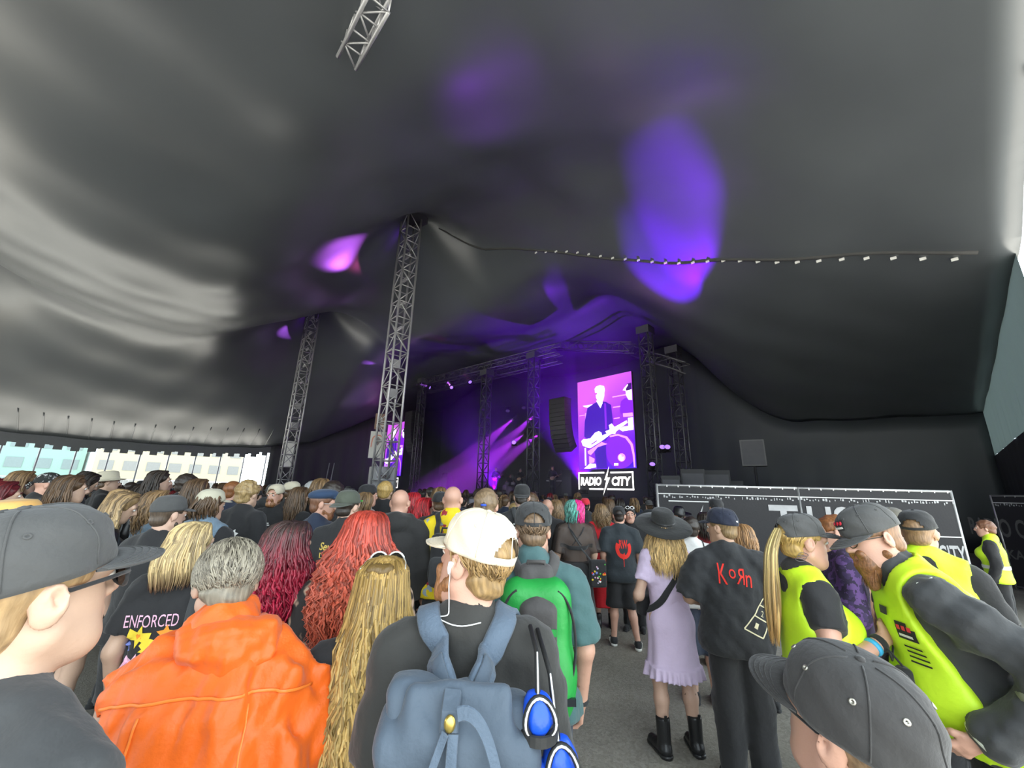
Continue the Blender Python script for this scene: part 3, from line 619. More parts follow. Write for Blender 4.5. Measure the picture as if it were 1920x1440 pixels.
# ------------------------------------------------------------------ solid modelling on a grid: smooth unions of tapered limbs, one continuous skin
class Field:
    def __init__(s, xs, ys, zs):
        s.x, s.y, s.z = xs, ys, zs; s.D = np.full((len(xs), len(ys), len(zs)), .3, np.float32)
    def sl(s, lo, hi):
        r = []
        for ax, a, b in zip((s.x, s.y, s.z), lo, hi):
            i = max(0, np.searchsorted(ax, a)-1); j = min(len(ax), np.searchsorted(ax, b)+1)
            if j <= i: return None
            r.append(slice(i, j))
        return tuple(r)
    def pts(s, w):
        return s.x[w[0]][:, None, None], s.y[w[1]][None, :, None], s.z[w[2]][None, None, :]
    def put(s, pr, inf=0., k=.03, sub=False):
        lo, hi = pr.bb(inf+k+.02); w = s.sl(lo, hi)
        if w is None: return
        d = pr.ev(*s.pts(w))-inf; D = s.D[w]
        if sub: d = -d; h = np.clip(.5-.5*(D-d)/k, 0, 1); s.D[w] = D*(1-h)+d*h+k*h*(1-h)
        else: h = np.clip(.5+.5*(D-d)/k, 0, 1); s.D[w] = D*(1-h)+d*h-k*h*(1-h)
    def cut(s, n, c):
        """keep the side where (p-c).n <= 0"""
        X, Y, Z = s.x[:, None, None], s.y[None, :, None], s.z[None, None, :]
        s.D = np.maximum(s.D, (X-c[0])*n[0]+(Y-c[1])*n[1]+(Z-c[2])*n[2]).astype(np.float32)
    def noise(s, amp, freq, seed=0, stretch=(1, 1, 1)):
        rs = np.random.RandomState(seed); X, Y, Z = s.x[:, None, None], s.y[None, :, None], s.z[None, None, :]
        a = 0
        for q in range(4):
            d = rs.normal(size=3)*np.array(stretch); d *= freq*(1+.6*q)/np.linalg.norm(d)*1.; a = a+np.sin(X*d[0]+Y*d[1]+Z*d[2]+rs.uniform(0, 6.3))/(1+.5*q)
        s.D = (s.D-amp*a*.5).astype(np.float32)
    def mesh(s):
        D = s.D; S_ = D < 0; nx, ny, nz = D.shape
        cnt = np.zeros((nx-1, ny-1, nz-1), np.int8)
        for i in (0, 1):
            for j in (0, 1):
                for k in (0, 1): cnt += S_[i:nx-1+i, j:ny-1+j, k:nz-1+k]
        act = (cnt > 0) & (cnt < 8); idx = np.argwhere(act); n = len(idx)
        if n == 0: return np.zeros((0, 3)), np.zeros((0, 4), int)
        vid = np.full(act.shape, -1, np.int32); vid[act] = np.arange(n)
        I, J, K = idx.T; cd_ = {}; 
        for i in (0, 1):
            for j in (0, 1):
                for k in (0, 1): cd_[i, j, k] = D[I+i, J+j, K+k]
        acc = np.zeros((n, 3)); c = np.zeros(n); ax = (s.x, s.y, s.z); base = np.stack([s.x[I], s.y[J], s.z[K]], 1); size = np.stack([s.x[I+1], s.y[J+1], s.z[K+1]], 1)-base
        for d in range(3):
            for u in (0, 1):
                for v in (0, 1):
                    o0 = [u, v]; o0.insert(d, 0); o1 = list(o0); o1[d] = 1
                    d0, d1 = cd_[tuple(o0)], cd_[tuple(o1)]; mk_ = (d0 < 0) != (d1 < 0); t = np.where(mk_, d0/np.where(mk_, d0-d1, 1), 0)
                    pos = np.tile(np.array(o0, float), (n, 1)); pos[:, d] = t
                    acc += np.where(mk_[:, None], pos, 0); c += mk_
        Vv = base+size*(acc/c[:, None])
        Q = []
        for d in range(3):
            e1, e2 = [(1, 2), (2, 0), (0, 1)][d]
            sl0 = [slice(None)]*3; sl1 = [slice(None)]*3; sl0[d] = slice(0, -1); sl1[d] = slice(1, None)
            for e in (e1, e2): sl0[e] = slice(1, -1); sl1[e] = slice(1, -1)
            a, b = S_[tuple(sl0)], S_[tuple(sl1)]; ch = np.argwhere(a != b)
            if len(ch) == 0: continue
            sa = a[tuple(ch.T)]; g = ch.copy(); g[:, e1] += 1; g[:, e2] += 1
            def cell(q1, q2): h = g.copy(); h[:, e1] += q1; h[:, e2] += q2; return vid[tuple(h.T)]
            q = np.stack([cell(-1, -1), cell(0, -1), cell(0, 0), cell(-1, 0)], 1); q[~sa] = q[~sa][:, ::-1]; Q.append(q)
        return Vv, np.concatenate(Q)
def axis(lo, hi, h, fine=()):
    """samples lo..hi with spacing h, finer inside the given (a, b, hf) intervals"""
    out = [lo]
    while out[-1] < hi:
        p = out[-1]; st = h
        for a, b, hf in fine:
            if a-h <= p < b: st = min(st, hf)
        out.append(p+st)
    return np.array(out, np.float32)
class Cap:                                            # tapered capsule, optionally squashed along f by factor fs
    def __init__(s, a, b, r1, r2=None, f=None, fs=1.):
        s.a, s.b = np.array(a, float), np.array(b, float); s.r1 = r1; s.r2 = r1 if r2 is None else r2; s.f = None if f is None else np.array(f, float); s.fs = fs
    def bb(s, m): r = max(s.r1, s.r2)+m; return np.minimum(s.a, s.b)-r, np.maximum(s.a, s.b)+r
    def ev(s, X, Y, Z):
        x, y, z = X-s.a[0], Y-s.a[1], Z-s.a[2]; ba = s.b-s.a; l2 = ba@ba+1e-9
        h = np.clip((x*ba[0]+y*ba[1]+z*ba[2])/l2, 0, 1); x, y, z = x-h*ba[0], y-h*ba[1], z-h*ba[2]
        if s.f is not None:
            q = (x*s.f[0]+y*s.f[1]+z*s.f[2])*(s.fs-1); x, y, z = x+q*s.f[0], y+q*s.f[1], z+q*s.f[2]
        return np.sqrt(x*x+y*y+z*z)-(s.r1+(s.r2-s.r1)*h)
    def tf(s, A, t): return Cap(A@s.a+t, A@s.b+t, s.r1, s.r2, None if s.f is None else A@s.f, s.fs)
class Ell:
    def __init__(s, c, R, A=None): s.c = np.array(c, float); s.R = np.array(R, float); s.A = np.eye(3) if A is None else A
    def bb(s, m): r = s.R.max()+m; return s.c-r, s.c+r
    def ev(s, X, Y, Z):
        x, y, z = X-s.c[0], Y-s.c[1], Z-s.c[2]; A = s.A
        u, v, w = x*A[0, 0]+y*A[1, 0]+z*A[2, 0], x*A[0, 1]+y*A[1, 1]+z*A[2, 1], x*A[0, 2]+y*A[1, 2]+z*A[2, 2]
        R = s.R; k0 = np.sqrt((u/R[0])**2+(v/R[1])**2+(w/R[2])**2); k1 = np.sqrt((u/R[0]**2)**2+(v/R[1]**2)**2+(w/R[2]**2)**2)+1e-6
        return k0*(k0-1)/k1
    def tf(s, A, t): return Ell(A@s.c+t, s.R, A@s.A)
class CutCap(Cap):                                    # capsule cut flat by a plane (clean sleeve end)
    def ev(s, X, Y, Z): return np.maximum(Cap.ev(s, X, Y, Z), ((X-s.c[0])*s.n[0]+(Y-s.c[1])*s.n[1]+(Z-s.c[2])*s.n[2])+s.io)
class RBox:
    def __init__(s, c, h, r, A=None): s.c = np.array(c, float); s.h = np.array(h, float); s.r = r; s.A = np.eye(3) if A is None else A
    def bb(s, m): r = np.linalg.norm(s.h)+m; return s.c-r, s.c+r
    def ev(s, X, Y, Z):
        x, y, z = X-s.c[0], Y-s.c[1], Z-s.c[2]; A = s.A
        q = [np.abs(x*A[0, i]+y*A[1, i]+z*A[2, i])-s.h[i]+s.r for i in range(3)]
        return np.sqrt(sum(np.maximum(v, 0)**2 for v in q))+np.minimum(np.maximum(np.maximum(q[0], q[1]), q[2]), 0)-s.r
    def tf(s, A, t): return RBox(A@s.c+t, s.h, s.r, A@s.A)
class Fn:
    def __init__(s, f, lo, hi): s.f, s.lo, s.hi = f, np.array(lo, float), np.array(hi, float)
    def bb(s, m): return s.lo-m, s.hi+m
    def ev(s, X, Y, Z): return s.f(X, Y, Z)
def bounds(prs, m):
    lo = np.min([p.bb(m)[0] for p in prs], 0); hi = np.max([p.bb(m)[1] for p in prs], 0); return lo, hi
def solid(prs, h, k=.03, inf=0., cuts=(), subs=(), noise=None, fine=None, pad=.015, clip=None):
    lo, hi = bounds(prs, inf+pad+h)
    if clip: lo = np.maximum(lo, clip[0]); hi = np.minimum(hi, clip[1])
    fx, fy, fz = fine or ((), (), ())
    F = Field(axis(lo[0], hi[0], h, fx), axis(lo[1], hi[1], h, fy), axis(lo[2], hi[2], h, fz))
    for p in prs: F.put(p, inf+getattr(p, 'inf', 0.), getattr(p, 'k', k), getattr(p, 'sub', False))
    if noise:
        for q in (noise if isinstance(noise, list) else [noise]): F.noise(*q)
    for p, kk in subs: F.put(p, 0, kk, True)
    for n, c in cuts: F.cut(n, c)
    D = F.D; D[0], D[-1], D[:, 0], D[:, -1], D[:, :, 0], D[:, :, -1] = [np.maximum(x, .002) for x in (D[0], D[-1], D[:, 0], D[:, -1], D[:, :, 0], D[:, :, -1])]
    return F.mesh()
def cluster(V, Q, h):
    """merge vertices into cells of size h (0 keeps a vertex): coarser skin where it is covered or far from the face"""
    hh = np.where(h > 0, h, 1.); key = np.floor(V/hh[:, None]).astype(np.int64); lv = np.round(h*1e4).astype(np.int64)
    code = (((key[:, 0]+4096)*8192+key[:, 1]+4096)*8192+key[:, 2]+4096)*1024+np.minimum(lv, 1000); code = np.where(h > 0, code, -1-np.arange(len(V)))
    _, inv = np.unique(code, return_inverse=True); n = inv.max()+1; cnt = np.bincount(inv, minlength=n)
    W_ = np.stack([np.bincount(inv, V[:, i], minlength=n)/cnt for i in range(3)], 1); Tq = inv[np.concatenate([Q[:, [0, 1, 2]], Q[:, [0, 2, 3]]])]
    ok = (Tq[:, 0] != Tq[:, 1]) & (Tq[:, 1] != Tq[:, 2]) & (Tq[:, 2] != Tq[:, 0]); Tq = Tq[ok]; _, fi = np.unique(np.sort(Tq, 1), axis=0, return_index=True); return W_, Tq[fi]
V3 = lambda *a: np.array(a, float)
def unit(v): v = np.asarray(v, float); return v/(np.linalg.norm(v)+1e-9)

SKIN = {n: M('skin_'+n, c, .5, .08, 14, .08, 150) for n, c in dict(pale=(.55, .36, .26), mid=(.55, .35, .26), rosy=(.57, .32, .235), tan=(.45, .27, .18)).items()}
def cloth(name, col, rough=.85, var=.18, vs=9., bump=.3, bs=40., wr=.55):
    if 'cloth_'+name in MATS: return MATS['cloth_'+name]
    mt = M('cloth_'+name, col, rough, var, vs, bump, bs, sheen=.15); nt = mt.node_tree; b = nt.nodes['Principled BSDF']; tc = [n for n in nt.nodes if n.type == 'TEX_COORD'][0]; bp = [n for n in nt.nodes if n.type == 'BUMP'][0]
    mp_ = nt.nodes.new('ShaderNodeMapping'); mp_.inputs['Scale'].default_value = (1, 1, .7); mp_.inputs['Rotation'].default_value = (.3, .5, .2)
    nz = nt.nodes.new('ShaderNodeTexNoise'); nz.noise_type = 'RIDGED_MULTIFRACTAL'; nz.inputs['Scale'].default_value = 5.; nz.inputs['Detail'].default_value = 2.5; nz.inputs['Distortion'].default_value = .9
    b2 = nt.nodes.new('ShaderNodeBump'); b2.inputs['Strength'].default_value = wr; b2.inputs['Distance'].default_value = .03
    nt.links.new(tc.outputs['Object'], mp_.inputs[0]); nt.links.new(mp_.outputs[0], nz.inputs['Vector']); nt.links.new(nz.outputs['Fac'], b2.inputs['Height']); nt.links.new(b2.outputs[0], bp.inputs['Normal']); return mt
BLACK = cloth('black', (.018, .018, .02)); CHAR = cloth('charcoal', (.045, .047, .05)); NAVY = cloth('navy', (.02, .03, .06)); DENIM = cloth('denim', (.16, .23, .3), .9, .35, 22, .5, 90); DKDEN = cloth('dark_denim', (.03, .04, .065), .9, .3, 20)
HIVIS = M('hi_vis_yellow', (.62, .95, .03), .55, .12, 12, .25, 40, emit=.0); REFL = M('reflective_tape', (.75, .78, .68), .35, .06, bump=.1)
RUBBER = M('sole_white', (.7, .69, .64), .6); LEATH = M('leather_black', (.014, .014, .015), .32, .2, 14, .2, 60); EYE_W = M('eye_white', (.8, .78, .75), .2, 0, bump=0); EYE_D = M('eye_dark', (.03, .025, .02), .1, 0, bump=0); LIP = M('lips', (.5, .2, .17), .5, .05)
FINE = {'x': (.0043, .0115), 'n': (.0058, .0115), 'm': (.0108, .019), 'f': (.016, .026), 'c': (.02, .034)}    # head / body voxel by distance class

def limb_frame(d, hint): d = unit(d); l = unit(np.cross(d, hint)); return d, l, np.cross(l, d)
class Person: pass
def make_person(label, top=None, yaw=0., res='m', w=1., belly=0., skin='pale', lean=0., side=0., head=(0., 0., 0.), armL=None, armR=None, stance=.1, hair=None, hairc=(.1, .07, .05), hairt=None,
                shirt=None, legs=None, shoes=BLACK, cap=None, beard=None, glasses=None, face=True, fem=False, group='concert goers in the crowd', hatz=0., curl=.5, pos=None, height=None, legL=None, legR=None, cat='person', hands=True, nohead=False, hgt_scale=None):
    p = Person(); hf, hb = FINE[res]; rx_ = res; res = 'n' if res == 'x' else res; X1 = V3(1, 0, 0)
    up = Rx(-lean*RAD)@Ry(side*RAD); piv = V3(0, 0, .93)
    def ub(v): return up@(np.array(v, float)-piv)+piv
    fy = up@V3(0, 1, 0); sw = (.157 if fem else .178)*(.45+.55*w); hw = 1.06 if fem else 1.
    nk = ub((0, -.015, 1.48)); hR = up@Rz(head[0]*RAD)@Rx(-head[1]*RAD)@Ry(head[2]*RAD); hO = nk+up@V3(0, .015, .03)+hR@V3(0, .012, .115); p.hR, p.hO, p.up, p.ub = hR, hO, up, ub
    H = lambda v: hR@np.array(v, float)+hO
    pel = [Cap((-.07*hw, -.005, .93), (.07*hw, -.005, .93), .105*w, None, V3(0, 1, 0), 1.08)]
    tor = [Cap(ub((0, 0, .96)), ub((0, .0, 1.2)), (.128 if not fem else .118)*w, (.13 if not fem else .108)*w, fy, 1.3), Cap(ub((-.07*w, -.005, 1.28)), ub((.07*w, -.005, 1.28)), .125, None, fy, 1.22), Cap(ub((-sw+.04, -.015, 1.405)), ub((sw-.04, -.015, 1.405)), .056)]
    if belly: tor.append(Ell(ub((0, .05, 1.08)), (.14*w+belly*.5, .12+belly, .16)))
    if fem: tor += [Ell(ub((sx*.075, .09, 1.26)), (.07, .06, .07)) for sx in (-1, 1)]
    trap = [Cap(ub((0, -.02, 1.49)), ub((sx*(sw-.03), -.015, 1.415)), .05, .042) for sx in (-1, 1)]
    neck = [Cap(ub((0, -.02, 1.42)), H((0, -.015, -.05)), (.058 if not fem else .05)*(.9+.1*w), .056 if not fem else .048)]
    arms = {}
    for nm, sx, pose in (('L', -1, armL), ('R', 1, armR)):
        sh = ub((sx*sw, -.012, 1.395)); e, wr = pose if pose else ((sx*(sw+.055), -.035, 1.12), (sx*(sw+.05), .06, .88))
        e, wr = (ub(e), ub(wr)) if not (pose and len(pose) > 2) else (np.array(e, float), np.array(wr, float))
        e, wr = np.array(e, float), np.array(wr, float)
        arms[nm] = (sh, e, wr)
    p.arms = arms; aw = .85+.15*w*(1 if not fem else .85)
    up_arm = {n: Cap(a, b, .05*aw, .041*aw) for n, (a, b, c) in arms.items()}; fo_arm = {n: Cap(b, c, .043*aw, .028*aw) for n, (a, b, c) in arms.items()}
    hand = []
    for n, (a, b, c) in arms.items():
        sx = -1 if n == 'L' else 1; d = unit(c-b); hint = V3(0, 1, 0) if abs(d[1]) < .8 else V3(0, 0, 1)
        lat = unit(hint-d*(hint@d)); nrm = unit(np.cross(d, lat))*sx*(-1)
        if n in p.__dict__.get('palm', {}): pass
        hand.append(Cap(c, c+.055*d, .026, .03, nrm, 1.5))
        if not hands or res in 'c': hand.append(Cap(c+.06*d, c+.13*d+nrm*.03, .028, .02, nrm, 1.3)); continue
        for q, (of, ln) in enumerate(((.028, .9), (.01, 1.), (-.009, .95), (-.027, .75))):
            kn = c+.085*d+lat*of; cu = curl*(1+.08*q); k1 = kn+.04*ln*unit(d*math.cos(cu)+nrm*math.sin(cu)); k2 = k1+.038*ln*unit(d*math.cos(2.1*cu)+nrm*math.sin(2.1*cu))
            for A_, B_, r1, r2 in ((c+.03*d+lat*of*.7, kn, .013, .011), (kn, k1, .0105, .009), (k1, k2, .009, .007)): q_ = Cap(A_, B_, r1, r2); q_.k = .006; hand.append(q_)
        t0 = c+.03*d+lat*.026; t1 = t0+.035*unit(d*.7+lat*.7+nrm*.35); t2 = t1+.028*unit(d+nrm*.5+lat*.15)
        for A_, B_, r1, r2 in ((t0, t1, .014, .011), (t1, t2, .011, .008)): q_ = Cap(A_, B_, r1, r2); q_.k = .007; hand.append(q_)
    thigh, calf, foot, leg = {}, {}, [], {}
    for n, sx, pose in (('L', -1, legL), ('R', 1, legR)):
        hp = V3(sx*.088*hw, 0, .9); kn = V3(sx*(stance*.9), .015, .49); an = V3(sx*stance, -.01, .085)
        if pose: kn, an = V3(*pose[0]), V3(*pose[1])
        leg[n] = (hp, kn, an); lw = .8+.2*w
        thigh[n] = Cap(hp, kn, .088*lw*hw, .056*lw); mid = kn+(an-kn)*.32+V3(0, -.012, 0)
        calf[n] = [Cap(kn, mid, .052*lw, .054*lw), Cap(mid, an, .054*lw, .036)]
        td = unit(V3(sx*.18, 1, 0)); foot += [Cap(an+V3(0, -.03, -.045), an+td*.13+V3(0, 0, -.055), .035, .028)]
    p.leg = leg
    hd = [Ell(H((0, -.014, .034)), (.0745, .096, .083), hR), Ell(H((0, .03, -.03)), (.059, .066, .08), hR), Cap(H((-.02, .05, -.085)), H((.02, .05, -.085)), .03), Cap(H((0, .066, -.093)), H((0, .066, -.095)), .02)]
    for sx in (-1, 1): hd.append(Cap(H((sx*.05, .0, -.055)), H((sx*.02, .055, -.09)), .024))
    def sm(q, k): q.k = k; return q
    if res in 'nmf':
        hd += [sm(Cap(H((0, .092, .018)), H((0, .112, -.022)), .008, .0125), .012), sm(Cap(H((-.012, .1, -.026)), H((.012, .1, -.026)), .009), .01)]
        hd += [sm(Cap(H((-.04, .075, .026)), H((.04, .075, .026)), .017), .015)]
        hd += [sm(Cap(H((-.02, .086, -.052)), H((.02, .086, -.052)), .0075), .008), sm(Cap(H((-.017, .085, -.064)), H((.017, .085, -.064)), .008), .008)]
        for sx in (-1, 1): q = Ell(H((sx*.031, .1, .008)), (.014, .013, .009), hR); q.sub = True; q.k = .012; hd.append(q)
    ears = []
    for sx in (-1, 1):
        Ae = hR@Rz(-sx*.45)@Rx(-.15); ears.append(sm(Ell(H((sx*.081, -.014, -.004)), (.009, .021, .034), Ae), .01))
        if res in 'n':
            q = Ell(H((sx*.0925, -.011, .005)), (.0105, .0118, .0195), Ae); q.sub = True; q.k = .004; ears.append(q); q = Cap(H((sx*.084, -.018, .012)), H((sx*.087, -.012, -.012)), .0035); q.k = .004; ears.append(q)
            q = Cap(H((sx*.082, .004, -.004)), H((sx*.085, .002, -.012)), .0045); q.k = .004; ears.append(q)
    prs = pel+tor+trap+neck+list(up_arm.values())+list(fo_arm.values())+hand+list(thigh.values())+sum(calf.values(), [])+foot+hd+ears
    lo, hi = bounds(hd, .03); fine = [((lo[i], hi[i], hf),) for i in range(3)]
    if hands and res in 'nm' and (armL or armR):
        ha = [bounds([Cap(c, c, .001)], .1) for n, (a, b, c) in arms.items() if (armL if n == 'L' else armR)]
        for l_, h_ in ha:
            for i in range(3): fine[i] = fine[i]+((l_[i], h_[i], .0085),)
    topz = H((0, -.02, .117))[2]+hatz; tl = H((0, -.02, .117))
    if top is not None:
        tp = PX(*top); s = tp[2]/topz if hgt_scale is None else hgt_scale; R = Rz(yaw*RAD); base = tp-s*(R@V3(tl[0], tl[1], topz)); base[2] = 0 if hgt_scale is None else base[2]
    elif pos is not None: s = (height or 1.75)/1.75; base = np.array(pos, float)
    else: s = 1.; base = V3(0, 0, 0)
    e = empty('person', base, yaw*RAD, s); tag(e, label, cat, group); p.e, p.s, p.base = e, s, base
    p.yaw = yaw; p.tor, p.trap, p.pel, p.w, p.fem, p.res, p.fy = tor, trap, pel, w, fem, res, fy
    Vb, Fb = solid(prs, hb, .028, fine=fine)
    nz_ = nk[2]-.07; below = (Vb[:, 2] < nz_) & (np.linalg.norm(Vb-hO, axis=1) > .17)
    if hands and res in 'nm':
        for n, (a, b, c) in arms.items(): below &= np.linalg.norm(Vb-(c+.08*unit(c-b)), axis=1) > .14
    armd = np.full(len(Vb), 9.)
    for n, (a, b, c) in arms.items():
        for q0, q1 in ((a, b), (b, c)):
            tt = np.clip((Vb-q0)@(q1-q0)/((q1-q0)@(q1-q0)), 0, 1)[:, None]; armd = np.minimum(armd, np.linalg.norm(Vb-q0-tt*(q1-q0), axis=1))
    hid = below & (Vb[:, 2] > .6) & (armd > .075)
    if legs and legs['kind'] in ('trousers', 'leggings'): hid |= below & (Vb[:, 2] > .13) & (armd > .075)
    if shirt and shirt.get('sleeve', 0) > 1.5: hid |= below & (Vb[:, 2] > .6)
    Vb, Fb = cluster(Vb, Fb, np.where(hid, max(.045, hb*1.5), np.where(below, hb*1.45, 0.)))
    p.body = mk('body', Vb, Fb, SKIN[skin], e)
    # ---- clothes
    ci = {'n': .012, 'm': .014, 'f': .017, 'c': .02}[res]; hc = {'n': .0125, 'm': .0225, 'f': .026, 'c': .036}[res]
    sd = RNG.randint(10000)
    if shirt:
        m_, sl, hem = shirt['m'], shirt.get('sleeve', .62), shirt.get('hem', .86); lo_ = shirt.get('loose', .01); fo_ = shirt.get('fold', 1.15)
        tp_ = [Cap(ub((0, 0, 1.0)), ub((0, 0, 1.25)), (.14 if not fem else .125)*w+lo_, .14*w+lo_*.6, fy, 1.28)]+tor[1:]+trap+[Cap((-.08*hw, 0, .88), (.08*hw, 0, .88), .115*w+lo_*.7, None, V3(0, 1, 0), 1.08)]
        if hem > 1.0: tp_ = tp_[:-1]
        tp_.append(Cap(ub((0, -.022, 1.40)), ub((0, -.022, 1.445)), .066))
        if shirt.get('collar'): tp_.append(Cap(ub((0, -.025, 1.47)), ub((0, -.015, 1.495)), .067, .063))
        if shirt.get('hood'): tp_ += [Ell(ub((0, -.1, 1.47)), (.12, .06, .075)), Cap(ub((-.1, -.03, 1.5)), ub((.1, -.03, 1.5)), .035)]
        cu = [(-(up@V3(0, 0, 1)) if hem > 1.0 else V3(0, 0, -1), ub((0, 0, hem)) if hem > 1.0 else V3(0, 0, hem))]
        if sl > 0:
            for n, (a, b, c) in arms.items():
                if sl > 1:
                    tp_ += [Cap(a, b, .053*aw+lo_*.5, .047*aw+lo_*.7), Cap(b, b+(c-b)*min(1, sl-1), .047*aw+lo_*.7, .036*aw+lo_*.5)]
                else:
                    q_ = CutCap(a, b, .053*aw+lo_*.5, .05*aw+lo_*1.1); q_.n = unit(b-a); q_.c = a+(b-a)*sl; q_.io = ci*1.; tp_.append(q_)
        Vs, Fs = solid(tp_, hc, .035, ci, cu, noise=[(.007*fo_, 16, sd, (1, 1, .5)), (.005*fo_, 42, sd+1, (1, .6, .7)), (.003*fo_, 85, sd+2, (1, .6, 1))][:3 if res == 'n' else 2] if res in 'nmf' else None); p.shirt = mk('shirt' if not shirt.get('name') else shirt['name'], Vs, Fs, m_, e)
        if shirt.get('label'): p.shirt['label'] = shirt['label']
    if legs:
        kd, m_ = legs['kind'], legs['m']; lw = 1+.25*(w-1); lo_ = legs.get('loose', .012)
        if kd in ('trousers', 'shorts', 'leggings'):
            pr = [Cap((-.075*hw, 0, .95), (.075*hw, 0, .95), .105*w, None, V3(0, 1, 0), 1.08)]
            cu = [(V3(0, 0, 1), V3(0, 0, legs.get('waist', 1.03 if not shirt else min(1.03, shirt.get('hem', .86)+.04))))]
            for n, (hp, kn, an) in leg.items():
                pr.append(Cap(hp, kn, .09*lw*hw, .06+lo_))
                if kd != 'shorts': pr.append(Cap(kn, an, .06+lo_, .043+lo_))
                else: pr.append(Cap(kn, kn+(an-kn)*.25, .066+lo_, .07+lo_))
            cu.append((V3(0, 0, -1), V3(0, 0, legs.get('end', .5 if kd == 'shorts' else .05))))
            Vs, Fs = solid(pr, hc*1.3, .03, ci*.7, cu, noise=[(.007, 20, sd+5, (1, 1, .7)), (.004, 50, sd+6, (1, 1, 1))] if res in 'nmf' else None); p.pants = mk('trousers' if kd != 'shorts' else 'shorts', Vs, Fs, m_, e)
        else:
            z0, z1, r0, r1 = legs.get('z0', 1.05), legs.get('end', .5), legs.get('r0', .15), legs.get('r1', .24); nf = legs.get('folds', 9); fa_ = legs.get('famp', .012); ruf = legs.get('ruffle', 0)
            def fn(X, Y, Z):
                t = np.clip((z0-Z)/(z0-z1), 0, 1.2); hipb = .03*np.exp(-((Z-.92)/.1)**2); R_ = r0+(r1-r0)*t**.9+hipb; an = np.arctan2(Y, X)
                R_ = R_+fa_*t*np.sin(an*nf+2*np.sin(an*2))
                if ruf: R_ = R_+np.where(Z < z1+ruf, .018+.016*np.sin(an*27+3*np.sin(an*3))*np.clip((z1+ruf-Z)/ruf, 0, 1), 0)
                return np.maximum(np.maximum((np.sqrt(X*X+(Y*1.18)**2)-R_)*.8, z1-Z), Z-z0)
            Vs, Fs = solid([Fn(fn, (-r1-.08, -r1-.08, z1-.01), (r1+.08, r1+.08, z0+.01))], hc*.8, .01); p.pants = mk('skirt', Vs, Fs, m_, e)
    if shoes is not None:
        for n, (hp, kn, an) in leg.items():
            sx = -1 if n == 'L' else 1; td = unit(V3(sx*.18, 1, 0)); b0 = an+V3(0, -.035, -.04); b1 = an+td*.14+V3(0, 0, -.05)
            bt = getattr(shoes, 'boot', 0) if not isinstance(shoes, tuple) else shoes[1]; sm_ = shoes[0] if isinstance(shoes, tuple) else shoes; so = shoes[2] if isinstance(shoes, tuple) and len(shoes) > 2 else BLACK
            pr = [Cap(b0, b1, .043, .035), Cap(an+V3(0, -.015, -.02), an+V3(0, -.012, bt), .046, .05 if bt else .044)]
            sh = mk('shoe', *solid(pr, hc*(.75 if res == 'n' else 1.05), .02, .003, [(V3(0, 0, -1), V3(0, 0, .018)), (V3(0, 0, 1), an+V3(0, 0, max(.02, bt)))]), sm_, e)
            mk('sole', *solid([Cap(b0*V3(1, 1, 0)+V3(0, -.005, .02), b1*V3(1, 1, 0)+V3(0, .008, .02), .05, .042)], hc*(.75 if res == 'n' else 1.05), .02, 0, [(V3(0, 0, 1), V3(0, 0, .03)), (V3(0, 0, -1), V3(0, 0, .0))]), so, sh)
    # ---- head things
    hcl = hairc
    if hair and cap and cap.get('kind', 'ball') in ('ball', 'flat', 'bandana', 'hat', 'cowboy'): hair = dict(hair if isinstance(hair, dict) else {'kind': hair}, capped=True, hat=cap.get('kind') in ('hat', 'cowboy'))
    if hair: build_hair(p, hair, hairc, hairt, res, hf)
    if beard: build_beard(p, beard, res, hf)
    if face and res in 'nm':
        for sx in (-1, 1):
            ey = mk('eye', *(lambda b: (np.array(b.v), b.f))(MB().lathe([(.001, -.0105), (.007, -.008), (.0105, 0), (.007, .008), (.001, .0105)], 12, hR@Rx(-math.pi/2), H((sx*.031, .086, .009)))), EYE_W, e)
            mk('iris', *(lambda b: (np.array(b.v), b.f))(MB().lathe([(.0055, -.002), (.005, .001), (.001, .0016)], 10, hR@Rx(-math.pi/2), H((sx*.031, .096, .009)))), EYE_D, ey)
            MB().tube([H((sx*.015, .096, .03)), H((sx*.03, .097, .035)), H((sx*.047, .084, .031))], [.004, .0048, .002], 6).obj('eyebrow', M('brow_'+'%.2f' % hairc[0], tuple(v*.7 for v in hairc), .9, .1), e, True)
        MB().tube([H((-.023, .089, -.057)), H((-.008, .0945, -.056)), H((.008, .0945, -.056)), H((.023, .089, -.057))], [.003, .006, .006, .003], 6).obj('lips', LIP, e, True)
    if cap: build_cap(p, res, **cap)
    if glasses: build_glasses(p, glasses)
    return p
